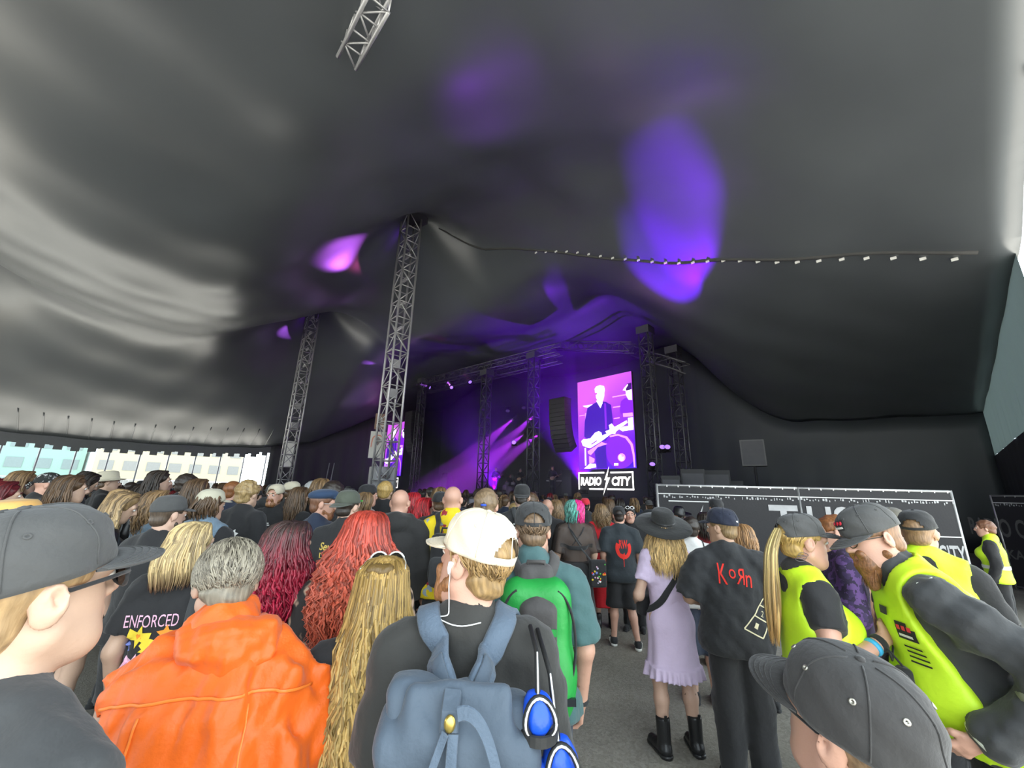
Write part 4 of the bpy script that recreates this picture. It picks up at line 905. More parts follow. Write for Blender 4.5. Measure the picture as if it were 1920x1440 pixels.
# ------------------------------------------------------------------ hair, beards, hats, glasses
def hair_mat(root, tip=None, rough=.42):
    tip = tip or root; nm = 'hair_%.2f_%.2f_%.2f_%.2f_%.2f' % (*root, tip[0], tip[1])
    if nm in MATS: return MATS[nm]
    mt = bpy.data.materials.new(nm); mt.use_nodes = True; nt = mt.node_tree; N = nt.nodes; L = nt.links; b = N['Principled BSDF']; b.inputs['Roughness'].default_value = rough
    at = N.new('ShaderNodeAttribute'); at.attribute_name = 'tip'; a2 = N.new('ShaderNodeAttribute'); a2.attribute_name = 'tone'
    mx = N.new('ShaderNodeMix'); mx.data_type = 'RGBA'; mx.inputs[6].default_value = (*root, 1); mx.inputs[7].default_value = (*tip, 1); L.new(at.outputs['Fac'], mx.inputs[0])
    ml = N.new('ShaderNodeMix'); ml.data_type = 'RGBA'; ml.blend_type = 'MULTIPLY'; ml.inputs[0].default_value = 1
    rp = N.new('ShaderNodeValToRGB'); rp.color_ramp.elements[0].color = (.35, .33, .31, 1); rp.color_ramp.elements[1].color = (1.35, 1.33, 1.25, 1)
    L.new(a2.outputs['Fac'], rp.inputs[0]); L.new(mx.outputs[2], ml.inputs[6]); L.new(rp.outputs[0], ml.inputs[7]); L.new(ml.outputs[2], b.inputs['Base Color'])
    tc = N.new('ShaderNodeTexCoord'); mp = N.new('ShaderNodeMapping'); mp.inputs['Scale'].default_value = (160, 160, 12); nz = N.new('ShaderNodeTexNoise'); nz.inputs['Scale'].default_value = 1.; bp = N.new('ShaderNodeBump'); bp.inputs['Strength'].default_value = .5; bp.inputs['Distance'].default_value = .004
    L.new(tc.outputs['Object'], mp.inputs[0]); L.new(mp.outputs[0], nz.inputs['Vector']); L.new(nz.outputs['Fac'], bp.inputs['Height']); L.new(bp.outputs[0], b.inputs['Normal'])
    MATS[nm] = mt; return mt
def set_attr(o, nm, vals):
    a = o.data.attributes.new(nm, 'FLOAT', 'POINT'); a.data.foreach_set('value', np.asarray(vals, np.float32))
class Locks:
    def __init__(s): s.P = []; s.r = []; s.tip = []; s.tone = []
    def add(s, pts, r, tip, tone): s.P.append(pts); s.r.append(r); s.tip.append(tip); s.tone.append(tone)
    def build(s, name, mat, parent, n=5):
        P = np.array(s.P); R = np.array(s.r); K, m_, _ = P.shape; tg = np.gradient(P, axis=1); tg /= np.linalg.norm(tg, axis=2, keepdims=True)+1e-9
        ref = np.zeros_like(tg); ref[..., 0] = .83; ref[..., 1] = .55; n1 = np.cross(tg, ref); n1 /= np.linalg.norm(n1, axis=2, keepdims=True)+1e-9; n2 = np.cross(tg, n1)
        an = np.arange(n)*2*math.pi/n
        Vv = P[:, :, None, :]+R[:, :, None, None]*(np.cos(an)[None, None, :, None]*n1[:, :, None, :]+np.sin(an)[None, None, :, None]*n2[:, :, None, :])
        k, i, j = np.meshgrid(np.arange(K), np.arange(m_-1), np.arange(n), indexing='ij'); b = (k*m_+i)*n
        Q = np.stack([b+j, b+(j+1) % n, b+n+(j+1) % n, b+n+j], -1).reshape(-1, 4)
        o = mk(name, Vv.reshape(-1, 3), Q, mat, parent)
        set_attr(o, 'tip', np.repeat(np.array(s.tip), n, axis=1).ravel()); set_attr(o, 'tone', np.repeat(np.array(s.tone), m_*n)); return o
def build_hair(p, spec, hc, ht, res, hf):
    if isinstance(spec, str): spec = {'kind': spec}
    kd = spec['kind']; hR, hO = p.hR, p.hO; H = lambda v: hR@np.array(v, float)+hO; mat = hair_mat(hc, ht); rs = np.random.RandomState(RNG.randint(9999))
    th = spec.get('th', .012 if kd != 'buzz' else .005); capped = spec.get('capped', False); th = 0. if spec.get('hat') else min(th, .006) if capped else th; hv = max(hf, .007)
    fm = spec.get('front', .0)
    prs = [Ell(H((0, -.016, .038)), (.075+th, .096+th, .082+th), hR)]
    if kd in ('short', 'buzz'): prs.append(Ell(H((0, -.055, -.03)), (.06+th*.5, .045+th, .05), hR))
    cuts = [(-(hR@V3(0, -.3, 1)), H((0, -.06, spec.get('nape', -.075)))), (hR@V3(0, 1, -.35), H((0, .068+fm, .055)))]
    subs = [(Ell(H((0, .09, -.02)), (.075, .068, .085), hR), .01), (Cap(H((-.1, .012, -.02)), H((.1, .012, -.02)), .032), .01)]
    if kd != 'bald':
        o = mk('hair', *solid(prs, hv, .02, 0, cuts, subs if kd in ('short', 'buzz') else subs[:1], noise=(spec.get('na', .006 if kd != 'buzz' else .001), 70, 5, (1, 1, .6)) if res != 'c' else None), mat, p.e)
        n = len(o.data.vertices); set_attr(o, 'tip', np.zeros(n)); co = np.empty(n*3, np.float32); o.data.vertices.foreach_get('co', co); co = co.reshape(-1, 3)
        set_attr(o, 'tone', np.clip(.45+.3*np.sin(co[:, 0]*310+np.sin(co[:, 2]*60)*2)*np.sin(co[:, 1]*270), 0, 1)); p.hair = o
    if kd == 'short' and res in 'n':
        lk = Locks(); m_ = 8; c = V3(0, -.016, .034); R_ = V3(.076+th, .097+th, .083+th)
        for q in range(int(spec.get('n', 420)*2.6)):
            v = rs.normal(size=3); v[2] = abs(v[2])*1.1-.45; v = unit(v)
            if v[1] > .5 and v[2] < .42: continue
            if v[2] < -.42 and v[1] > -.25: continue
            if abs(v[0]) > .8 and v[2] < -.1 and v[1] > -.35: continue
            if capped and v[2] > -.02: continue
            g = V3(v[0]*.6, v[1]*.5-.45, -.75)+rs.normal(size=3)*.22; ln = rs.uniform(.03, .06)*(.6 if v[2] < -.2 else 1.); pts = []; u = v.copy()
            for k_ in range(m_):
                pts.append(c+u*R_*(1+.02+.035*math.sin(k_/7*2.6)+rs.uniform(0, .004))); tg = g-u*(g@u); u = unit(u+unit(tg)*ln/m_/.088)
            lk.add(np.array(pts)@hR.T+hO, .0026*(1.1-np.linspace(0, 1, m_)**2), np.zeros(m_), rs.rand())
        lk.build('hair_strands', mat, p.e, 4)['kind'] = 'stuff'
    if kd in ('long', 'pony', 'curly'):
        nl = spec.get('n', {'n': 300, 'm': 150, 'f': 60, 'c': 30}[res]); L_ = spec.get('len', .4); wid = spec.get('wid', .13); wav = spec.get('wave', .008); fq = spec.get('freq', 2.5); rad = spec.get('rad', {'n': .0075, 'm': .0105, 'f': .017, 'c': .024}[res]); nl, rad = (int(nl*1.6), rad*.7) if res == 'n' else (int(nl*1.3), rad*.85) if res == 'm' else (nl, rad); dp = spec.get('dep', .12)
        m_ = {'n': 15, 'm': 10, 'f': 8, 'c': 7}[res]; lk = Locks(); HY = Rz(math.atan2(-hR[0, 1], hR[1, 1])); wm = spec.get('wmid', wid); side = spec.get('side', 0.)
        amax = spec.get('amax', 105)*RAD
        for q in range(nl):
            ph = rs.uniform(-amax, amax); rr = rs.uniform(.72, 1.)**.5; ll = L_*rs.uniform(.8, 1.05)*(1-.12*abs(ph)/amax); up_ = rs.uniform(0, 1)
            P_ = []; tp_ = []; p0 = rs.uniform(0, 6.3); fqq = fq*rs.uniform(.8, 1.25); wv = wav*rs.uniform(.5, 1.4)
            ns = max(3, m_//3); st = V3(rs.uniform(-.02, .02)+.012*np.sign(ph), .055-.11*up_*max(0, math.cos(ph)), 0)
            for k_ in range(m_):
                t = k_/(m_-1)
                tt = t*(.16+ll); 
                if tt < .16:                                 # over the skull
                    a = tt/.16*math.pi/2; cs_ = .8 if spec.get('hat') else .9 if capped else 1.; rx, ry, rz = (.088*rr+.012)*cs_, (.11*rr+.012)*cs_, .1
                    ex, ey = rx*math.sin(ph), -ry*math.cos(ph)-.012
                    x = st[0]+(ex-st[0])*math.sin(a); y = st[1]+(ey-st[1])*math.sin(a); z = .03+rz*rr*math.cos(a)**.8 if a < 1.5 else .03
                    z = .03+(.094*rr)*(.8 if capped else 1)*max(0, math.cos(a))**.7
                    v = hR@V3(x, y, z)
                else:
                    u_ = (tt-.16)/ll; zz = .03-(tt-.16); 
                    ww = np.interp(u_, [0, .35, .7, 1], [.095, wm, wid, wid*.86]); dd = np.interp(u_, [0, .3, .6, 1], [.12, dp+.02, dp+.025, dp]); 
                    if zz < -.16: pass
                    x = (ww*rr+.005)*math.sin(ph)+side*u_; y = -dd*(.75+.25*rr)*math.cos(ph)-.012 if abs(ph) < 1.57 else -.012+.03*(abs(ph)-1.57)*(1+u_)
                    if zz < -.17 and abs(x) > .05: y -= .02*min(1, (-.17-zz)/.1)
                    a0 = np.exp(-u_*0); x += wv*math.sin(p0+fqq*6.28*u_*ll/.4)*min(1, u_*4); y += wv*math.cos(p0*1.7+fqq*6.28*u_*ll/.4)*min(1, u_*4)
                    if spec.get('kind') == 'curly': zz += wv*.5*math.sin(p0+fqq*12*u_)
                    v0 = hR@V3(0, 0, .03); v = HY@V3(x, y, zz-.03)+v0+(hR@V3(math.sin(ph)*.0, 0, 0)); 
                P_.append(v+hO); tp_.append(np.clip((tt-spec.get('t0', .15))/max(.05, spec.get('t1', L_)-spec.get('t0', .15))+rs.uniform(-.15, .15), 0, 1))
            tr = np.linspace(0, 1, m_); lk.add(np.array(P_), rad*(.9+.25*rs.rand())*np.clip(1.15-tr**3, .12, 1), tp_, rs.rand())
        o = lk.build('hair_locks', mat, p.e, {'n': 4, 'm': 4, 'f': 4, 'c': 3}[res])
        o['kind'] = 'stuff'
def build_beard(p, spec, res, hf):
    col, ln = spec; hR, hO = p.hR, p.hO; H = lambda v: hR@np.array(v, float)+hO; mat = hair_mat(col)
    prs = [Cap(H((-.052, .012, -.055)), H((-.02, .062, -.095)), .024), Cap(H((.052, .012, -.055)), H((.02, .062, -.095)), .024), Cap(H((-.02, .062, -.092)), H((.02, .062, -.092)), .031), Cap(H((-.022, .09, -.04)), H((.022, .09, -.04)), .01), Cap(H((-.027, .085, -.045)), H((-.03, .07, -.075)), .011), Cap(H((.027, .085, -.045)), H((.03, .07, -.075)), .011)]
    if ln > .02: prs.append(Cap(H((0, .07, -.1)), H((0, .085, -.1-ln)), .042, .02))
    o = mk('beard', *solid(prs, max(hf, .006), .015, .003, noise=(.005, 110, 3, (1, 1, .5)) if res != 'c' else None), mat, p.e)
    n = len(o.data.vertices); set_attr(o, 'tip', np.zeros(n)); set_attr(o, 'tone', np.random.RandomState(1).rand(n)*.6+.2)
    if ln > .02 and res in 'n':
        lk = Locks(); rs = np.random.RandomState(4)
        for q in range(160):
            x = rs.uniform(-.045, .045); t = np.linspace(0, 1, 7)[:, None]; a = V3(x, .095-abs(x)*.6, -.075-rs.uniform(0, .03)); b = V3(x*.6+rs.uniform(-.012, .012), .1+rs.uniform(-.025, .012), -.11-ln*rs.uniform(.6, 1.1)); pts = a+(b-a)*t; pts[:, 0] += .004*np.sin(t[:, 0]*9+q)
            lk.add(pts@hR.T+hO, .0035*(1.1-t[:, 0]), np.zeros(7), rs.rand())
        lk.build('beard_strands', mat, p.e, 4)['kind'] = 'stuff'
def build_cap(p, res, m=None, yaw=0., tilt=-8., brim=True, kind='ball', mb=None, opening=False, R=(.087, .107), ht=.105, z=.035, brimlen=.075, name='cap', badge=None, eyelets=False, seams=True):
    hR, hO = p.hR, p.hO; A = hR@Rz(yaw*RAD)@Rx(-tilt*RAD); c = hR@V3(0, -.012 if kind != 'hat' else -.022, z)+hO; n = {'n': 96 if opening else 60, 'm': 40, 'f': 18, 'c': 12}[res]; m_ = {'n': 36 if opening else 18, 'm': 14, 'f': 6, 'c': 5}[res]
    X = lambda v: np.asarray(v)@A.T+c; mb = mb or m
    if kind == 'ball':
        def dome(th, ph, off=0.):
            r = math.cos(ph)**.62 if ph < math.pi/2-1e-6 else 0.; zz = ht*math.sin(ph)**.9
            crease = .0018*abs(math.cos(3*th))**.25 if seams else 0
            f = 1+.05*max(0, math.sin(th))*(math.sin(2*ph))
            wr = .0025*math.sin(th*7+ph*9)*math.cos(ph)
            return ((R[0]+off+crease+wr)*r*math.cos(th)*f, (R[1]+off+crease+wr)*r*math.sin(th)*f, zz+off*math.sin(ph))
        V = []; Fc = []
        phs = np.linspace(0, math.pi/2, m_)
        for off in (0., -.004):
            for ph in phs:
                for k in range(n): V.append(dome(2*math.pi*k/n, ph, off))
        N1 = n*m_
        def hole(k, i):
            if not opening: return False
            a = abs((2*math.pi*(k+.5)/n-1.5*math.pi+math.pi) % (2*math.pi)-math.pi); ph = (phs[i]+phs[i+1])/2
            return a < .62*math.sqrt(max(0, 1-(ph/.62)**2)) and ph > .12
        for s in (0, 1):
            for i in range(m_-1):
                for k in range(n):
                    if hole(k, i): continue
                    q = [i*n+k, i*n+(k+1) % n, (i+1)*n+(k+1) % n, (i+1)*n+k]; q = [v+s*N1 for v in q]; Fc.append(q if s == 0 else q[::-1])
        for k in range(n): Fc.append([k, N1+k, N1+(k+1) % n, (k+1) % n])
        o = mk(name, X(V), Fc, m, p.e)
        if res in 'nm':
            MB().lathe([(.008, 0), (.007, .004), (.001, .006)], 10, A, X([(0, 0, ht-.001)])[0]).obj('button', mb, o, True)
            if eyelets:
                for th in (.55, 1.2, 1.95, 2.6, -.3, -2.85, -1.0, -2.1):
                    q = V3(*dome(th, .75)); nn = unit(q*V3(1/R[0]**2, 1/R[1]**2, 1/ht**2)); Rq = np.array(Vector(nn).to_track_quat('Z', 'Y').to_matrix())
                    MB().lathe([(.0052, -.001), (.0052, .0018), (.0025, .0022), (.0022, .0)], 12, A@Rq, X([q])[0]).obj('eyelet', eyelets if not isinstance(eyelets, bool) else m, o, True)
                for k in range(6):                                  # raised panel seams
                    th = math.pi/6+k*math.pi/3; MB().tube(X([dome(th, ph, .0008) for ph in np.linspace(.05, 1.5, 12)]), .0017, 5).obj('panel_seam', mb, o, True)
        if brim:
            nb, nt_ = (17, 7) if res in 'nm' else (9, 4); V = []; amax = 1.12
            for off in (0, -.0035):
                for j in range(nt_):
                    t = j/(nt_-1)
                    for i in range(nb):
                        sx = -1+2*i/(nb-1); th = math.pi/2-sx*amax; ex = R[0]*1.02*math.cos(th); ey = R[1]*1.02*math.sin(th)
                        l = brimlen*(1-abs(sx)**2.3)**.75 if abs(sx) < 1 else 0; x = ex*(1+.04*t); y = ey+l*t; zz = .004-.9*x*x*.6-(.9*x*x*t+.024*t*t)*(l/brimlen)+off
                        V.append((x, y, zz))
            Fc = []; N1 = nb*nt_
            for s in (0, 1):
                for j in range(nt_-1):
                    for i in range(nb-1): q = [j*nb+i, j*nb+i+1, (j+1)*nb+i+1, (j+1)*nb+i]; q = [v+s*N1 for v in q]; Fc.append(q[::-1] if s == 0 else q)
            ed = [i for i in range(nb)]; e2 = [(nt_-1)*nb+i for i in range(nb)]
            for r_ in (ed, e2):
                for a, b in zip(r_[:-1], r_[1:]): Fc.append([a, b, b+N1, a+N1])
            bo = mk('brim', X(V), Fc, mb, o)
            if eyelets and res in 'n':
                for t in (1., .85, .7, .55, .4):
                    pts = []
                    for i in range(21):
                        sx = (-1+2*i/20)*.97; th = math.pi/2-sx*amax; ex = R[0]*1.02*math.cos(th); ey = R[1]*1.02*math.sin(th); l = brimlen*(1-abs(sx)**2.3)**.75*t; x = ex*(1+.04*t); pts.append((x, ey+l, .0045-.9*x*x*.6-(.9*x*x*t+.024*t*t)*(l/brimlen/t)))
                    MB().tube(X(pts), .0013 if t < 1 else .0022, 5).obj('brim_stitching', mb, bo, True)
        p.cap = o; p.capX = X; p.dome = dome
        if badge:
            V2 = []; Fc = []
            for i in range(7):
                for j in range(5): th = math.pi/2+(-.32+.64*i/6); ph = .28+.42*j/4; V2.append(dome(th, ph, .003))
            for i in range(6):
                for j in range(4): q = i*5+j; Fc.append([q, q+1, q+6, q+5])
            bo = mk('badge', X(V2), Fc, BLACK, o)
            for i in range(3):
                q = V3(*dome(math.pi/2+.2-.2*i, .56, .0045)); Rq = np.array(Vector(unit(q*V3(1, 1, .8))).to_track_quat('Z', 'Y').to_matrix()); MB().lathe([(.0085, 0), (.008, .0015), (.001, .002)], 14, A@Rq, X([q])[0]).obj('badge_dot', M('badge_red', (.75, .03, .06), .6, 0, bump=0), bo, True)
            for i in range(9): q = V3(*dome(math.pi/2+.24-.06*i, .38, .0045)); MB().box((-.0018, -.001, -.004), (.0018, .001, .004), A, X([q])[0]).obj('badge_letter', ink, bo)
    elif kind == 'hat':
        prof = [(.001, .118), (.04, .12), (.068, .112), (.078, .095), (.083, .05), (.088, .012), (.105, .004), (.14, -.004), (brimlen, -.012), (brimlen+.002, -.016), (.14, -.009), (.1, -.002), (.084, .0), (.075, .05)]
        o = mk(name, X(np.array(MB().lathe(prof, n, None, None, 1.14, 1.36).v)), MB().lathe(prof, n).f[:-2], m, p.e)
        mk('hat_band', X(np.array(MB().lathe([(.0865, .014), (.0868, .034), (.0855, .036)], n, None, None, 1.14, 1.36).v)), MB().lathe([(.0865, .014), (.0868, .034), (.0855, .036)], n).f[:-2], mb, o)
        p.cap = o
    elif kind == 'cowboy':
        V = []; prof = [(.001, .1), (.05, .115), (.07, .1), (.083, .03), (.09, .0), (.13, .005), (brimlen, .02), (brimlen, .016), (.1, -.004)]
        b = MB().lathe(prof, n); V = np.array(b.v); r = np.hypot(V[:, 0], V[:, 1]); V[:, 2] += np.where(r > .1, .35*V[:, 0]**2*8*(r-.1), 0); V[:, 1] *= 1.15
        o = mk(name, X(V), b.f[:-2], m, p.e)
    elif kind == 'flat':
        V, Fq = solid([Ell((0, .005, .045), (.1, .125, .05)), Cap((-.05, .1, .012), (.05, .1, .012), .02, None, V3(0, 0, 1), 2.)], .012, .02); o = mk(name, X(V), Fq, m, p.e)
    elif kind == 'bandana':
        V, Fq = solid([Ell((0, 0, .0), (R[0]+.002, R[1]+.002, ht))], .011, .02, cuts=[(V3(0, 0, -1), V3(0, 0, -.01))]); o = mk(name, X(V), Fq, m, p.e)
        mk('knot', *(lambda q: (X(q[0]), q[1]))(solid([Cap((0, -.11, -.01), (.03, -.14, -.03), .014), Cap((0, -.11, -.01), (-.02, -.13, -.06), .012)], .008)), m, o)
def build_glasses(p, spec):
    hR, hO = p.hR, p.hO; mt, lens, up_ = spec.get('m', BLACK), spec.get('lens'), spec.get('up', False)
    dz, dy, an = (.112, .0, -.5) if up_ else (0, 0, 0); B = hR@(Rx(.35) if up_ else np.eye(3)); o0 = hR@(V3(0, -.045, .075) if up_ else V3(0, 0, 0))+hO; X = lambda v: np.asarray(v, float)@B.T+o0
    b = MB(); sc = spec.get('s', 1.)
    for sx in (-1, 1):
        t = np.linspace(0, 2*math.pi, 15); b.tube(X([(sx*.034+.027*sc*math.cos(a), .112-.004*abs(math.cos(a))-.02*(abs(sx*.034+.027*math.cos(a))/.06)**2*.5, .006+.022*sc*math.sin(a)) for a in t]), .0022*spec.get('t', 1.), 6)
        b.tube(X([(sx*.062, .1, .012), (sx*.074, .06, .012), (sx*.0795, .01, .011), (sx*.079, -.004, .016)]), .0024*spec.get('t', 1.), 6)
    b.tube(X([(-.009, .113, .01), (0, .115, .013), (.009, .113, .01)]), .0024, 6)
    g = b.obj('glasses', mt, p.e, True)
    if lens:
        for sx in (-1, 1):
            l = MB(); l.lathe([(.026*sc, -.0012), (.026*sc, .0012)], 16, B@Rz(-sx*.22)@Rx(-math.pi/2)@np.diag([1, .82, 1]), X([(sx*.034, .106, .006)])[0]); l.obj('lens', lens, g)
# ------------------------------------------------------------------ prints on garments (wrapped on the cloth)
def wrap_print(p, garment, V2, Fc, mat, cx, cz, name='print', ang=0., yaw=0., off=.004, maxe=.03):
    """flat shape (x right seen from behind, y up) pressed on the garment from behind; yaw turns the pressing direction"""
    me = garment.data; vs = [v.co for v in me.vertices]; bvh = BVHTree.FromPolygons(vs, [tuple(q.vertices) for q in me.polygons])
    c, s = math.cos(ang), math.sin(ang); V2 = np.asarray(V2, float)@np.array([[c, s], [-s, c]]); bm = bmesh.new()
    vv = [bm.verts.new((v[0], v[1], 0)) for v in V2]
    for f in Fc:
        try: bm.faces.new([vv[i] for i in f])
        except Exception: pass
    bmesh.ops.triangulate(bm, faces=bm.faces[:])
    for _ in range(4):
        eds = [e for e in bm.edges if e.calc_length() > maxe]
        if not eds: break
        bmesh.ops.subdivide_edges(bm, edges=eds, cuts=1); bmesh.ops.triangulate(bm, faces=[f for f in bm.faces if len(f.verts) > 3])
    R = Rz(yaw*RAD); dr = Vector(R@V3(0, 1, 0)); last = None; org = R@V3(0, -1.2, 0)
    for v in bm.verts:
        q = Vector(R@V3(cx+v.co.x, -1.2, cz+v.co.y)); h, nn, _, _ = bvh.ray_cast(q, dr, 2.5)
        if h is None: h = q+dr*(last if last else 1.1); v.co = h
        else: last = (h-q).length; v.co = h-dr*off
    m2 = bpy.data.meshes.new(name); bm.to_mesh(m2); bm.free(); m2.materials.append(mat); return link(name, m2, garment)
def word(p, g, txt, w, h, cx, cz, mat, ang=0., yaw=0., shear=0., bold=.0):
    V, Fc = text_shape(txt, 1, shear, bold); return wrap_print(p, g, fit(V, w, h), Fc, mat, cx, cz, 'lettering', ang, yaw)
def hit_back(p, g, x, z, yaw=0., front=False):
    me = g.data; bvh = BVHTree.FromPolygons([v.co for v in me.vertices], [tuple(q.vertices) for q in me.polygons]); R = Rz(yaw*RAD)
    o = Vector(R@V3(x, 1.2 if front else -1.2, z)); h = bvh.ray_cast(o, Vector(R@V3(0, -1 if front else 1, 0)))
    return np.array(h[0]) if h[0] else None
def drape(p, gs, pts, name, mat, w, th, parent=None, lift=.006, n=40, tube=False):
    """strap laid over the wearer's clothes: pts are rough local points, pushed out of / onto the cloth"""
    pts = np.array(pts, float); t = np.linspace(0, len(pts)-1, n); i = np.clip(t.astype(int), 0, len(pts)-2); f = (t-i)[:, None]
    pm = pts[np.clip(i-1, 0, None)]; p0 = pts[i]; p1 = pts[i+1]; p2 = pts[np.clip(i+2, None, len(pts)-1)]
    C = .5*((2*p0)+(-pm+p1)*f+(2*pm-5*p0+4*p1-p2)*f**2+(-pm+3*p0-3*p1+p2)*f**3)
    vs = []; fs = []
    for g in gs:
        b = len(vs); vs += [v.co.copy() for v in g.data.vertices]; fs += [tuple(q+b for q in k.vertices) for k in g.data.polygons]
    bvh = BVHTree.FromPolygons(vs, fs); out = []; nr = []
    for c in C:
        h, nn, _, d = bvh.find_nearest(Vector(c)); d_ = Vector(c)-h
        if d_.dot(nn) < lift or d_.length < .05: out.append(np.array(h+nn*lift)); nr.append(np.array(nn))
        else: out.append(c); nr.append(np.array(d_.normalized()))
    out = np.array(out); nr = np.array(nr)
    for _ in range(2): nr[1:-1] = (nr[:-2]+nr[1:-1]*2+nr[2:])/4
    for _ in range(2): out[1:-1] = (out[:-2]+out[1:-1]*2+out[2:])/4
    b = MB(); (b.tube(out, w, 6) if tube else b.ribbon(out, nr, w, th)); return b.obj(name, mat, parent, True)
# ------------------------------------------------------------------ extra layers and bags
def layer(p, name, mat, hem, inf, cuts=(), subs=(), h=.0125, zt=1.25, extra=(), sleeve_w=.0, noise=(.004, 20, 8, (1, 1, .5))):
    ub = p.ub; prs = [Cap(ub((0, 0, 1.0)), ub((0, 0, 1.25)), .14*p.w+.012, .14*p.w+.008, p.fy, 1.28)]+p.tor[1:]+p.trap+list(extra)
    if hem < .98: prs.append(Cap((-.08, 0, .88), (.08, 0, .88), .12*p.w+.008, None, V3(0, 1, 0), 1.08))
    cu = [(-(p.up@V3(0, 0, 1)), ub((0, 0, hem)))]+list(cuts)
    return mk(name, *solid(prs, h, .04, inf, cu, subs, noise), mat, p.e)
def bag_root(p, name, label, cat, off, group=None):
    off = np.array(off, float); e = empty(name, p.base+p.s*(Rz(p.yaw*RAD)@off), p.yaw*RAD, p.s); tag(e, label, cat, group); e['_o'] = [float(v) for v in off]; return e
def settle(e):
    off = Vector(e['_o']); del e['_o']
    for c in e.children: c.location = -off
def shells(p): return [o for o in p.e.children if o.name.split('.')[0] in ('shirt', 'sleeve', 'body', 'vest', 'dress', 'jacket', 'blouse', 'hoodie', 'poncho', 'hi_vis_vest')]
def straps(p, e, mat, w=.05, x0=.07, zb=1.30, yb=-.15, zf=1.15, th=.008, sx_=(-1, 1), x1=.1):
    for sx in sx_:
        pts = [(sx*x0, yb-.02, zb), (sx*(x0+.01), -.16, 1.4), (sx*(x1+.005), -.07, 1.5), (sx*(x1+.01), .0, 1.52), (sx*(x1+.015), .1, 1.42), (sx*(x1+.02), .16, 1.25), (sx*(x1+.05), .13, zf)]
        drape(p, shells(p), [p.ub(v) for v in pts], 'strap', mat, w, th, e)
def pack(p, label, mat, w=.3, h=.44, d=.16, zc=1.2, y=-.22, pocket=None, pm=None, strap_m=None, handle=True, res=.014):
    e = bag_root(p, 'backpack', label, 'backpack', p.ub((0, y, zc-h/2)), 'backpacks')
    A = p.up; mk('body', *solid([RBox(p.ub((0, y, zc)), (w/2, d/2, h/2), .06, A), Ell(p.ub((0, y-.03, zc-h*.2)), (w*.47, d*.5, h*.3), A)], res, .04, 0, noise=(.005, 25, 2, (1, 1, 1))), mat, e)
    if pocket: mk('pocket', *solid([RBox(p.ub((0, y-d/2-.03, zc-h*.18)), (w*.38, .04, h*.26), .035, A)], res, .03, 0, noise=(.004, 30, 4, (1, 1, 1))), pm or mat, e)
    straps(p, e, strap_m or mat, zb=zc+h*.42, yb=y+d/2-.02)
    if handle: MB().tube([p.ub(v) for v in ((-.04, y+d*.3, zc+h*.48), (-.03, y+d*.3, zc+h*.48+.045), (.03, y+d*.3, zc+h*.48+.045), (.04, y+d*.3, zc+h*.48))], .009, 8).obj('handle', strap_m or mat, e, True)
    return e
TEAL = cloth('teal', (.055, .12, .125)); RED = cloth('red', (.6, .01, .02)); LILAC = cloth('lilac', (.62, .5, .68), .85, .06, 14, .2, 60); WHITEC = cloth('white', (.72, .71, .69)); ORANGE = cloth('poncho_orange', (.82, .135, .006), .5, .12, 9, .2, 60, 1.)
CREAM = cloth('cream', (.72, .62, .47), .85, .08, 14, .15, 90); BEIGE = cloth('beige', (.55, .5, .38)); GREYC = cloth('grey_cap', (.075, .075, .075), .9, .2, 14, .2, 90); BLUEC = cloth('blue_grey_pack', (.065, .09, .125), .7, .15, 8, .3, 60, .8); OLIVE = cloth('olive', (.07, .08, .06))
DARKHAIR = (.035, .025, .02); BROWN = (.11, .065, .035); LBROWN = (.24, .15, .075); BLOND = (.55, .37, .13); GREY = (.3, .27, .22); GINGER = (.3, .12, .045)
P_WHITE = M('print_white', (.75, .74, .72), .8, 0, bump=0); P_RED = M('print_red', (.75, .03, .02), .8, 0, bump=0); P_GOLD = M('print_gold', (.7, .5, .12), .8, 0, bump=0); P_PINK = M('print_pink', (.85, .5, .65), .8, 0, bump=0); P_ORG = M('print_orange', (.9, .3, .03), .8, 0, bump=0); P_YEL = M('print_yellow', (.85, .65, .05), .8, 0, bump=0); P_LIL = M('print_lilac', (.7, .6, .8), .8, 0, bump=0); P_BLUE = M('print_blue', (.2, .25, .6), .8, 0, bump=0); P_BLK = M('print_black', (.02, .02, .02), .8, 0, bump=0); P_GRN = M('print_green', (.1, .5, .08), .8, 0, bump=0); P_CREAM = M('print_cream', (.75, .68, .45), .8, 0, bump=0); P_GREY = M('print_grey', (.3, .31, .33), .8, 0, bump=0)
def flower(r, n, inner=.45): return poly2([((r if k % 2 == 0 else r*inner)*math.cos(math.pi*k/n+.3), (r if k % 2 == 0 else r*inner)*math.sin(math.pi*k/n+.3)) for k in range(2*n)])
def lines(p, g, cx, cz, w, n, dz, mat, th=.008, seed=0, yaw=0):
    rs = np.random.RandomState(seed)
    for k in range(n):
        ww = w*rs.uniform(.5, 1); wrap_print(p, g, *rect2(-ww/2, -th/2, ww/2, th/2), mat, cx, cz-k*dz, 'print_line', yaw=yaw)
GRP = 'people standing near the camera'

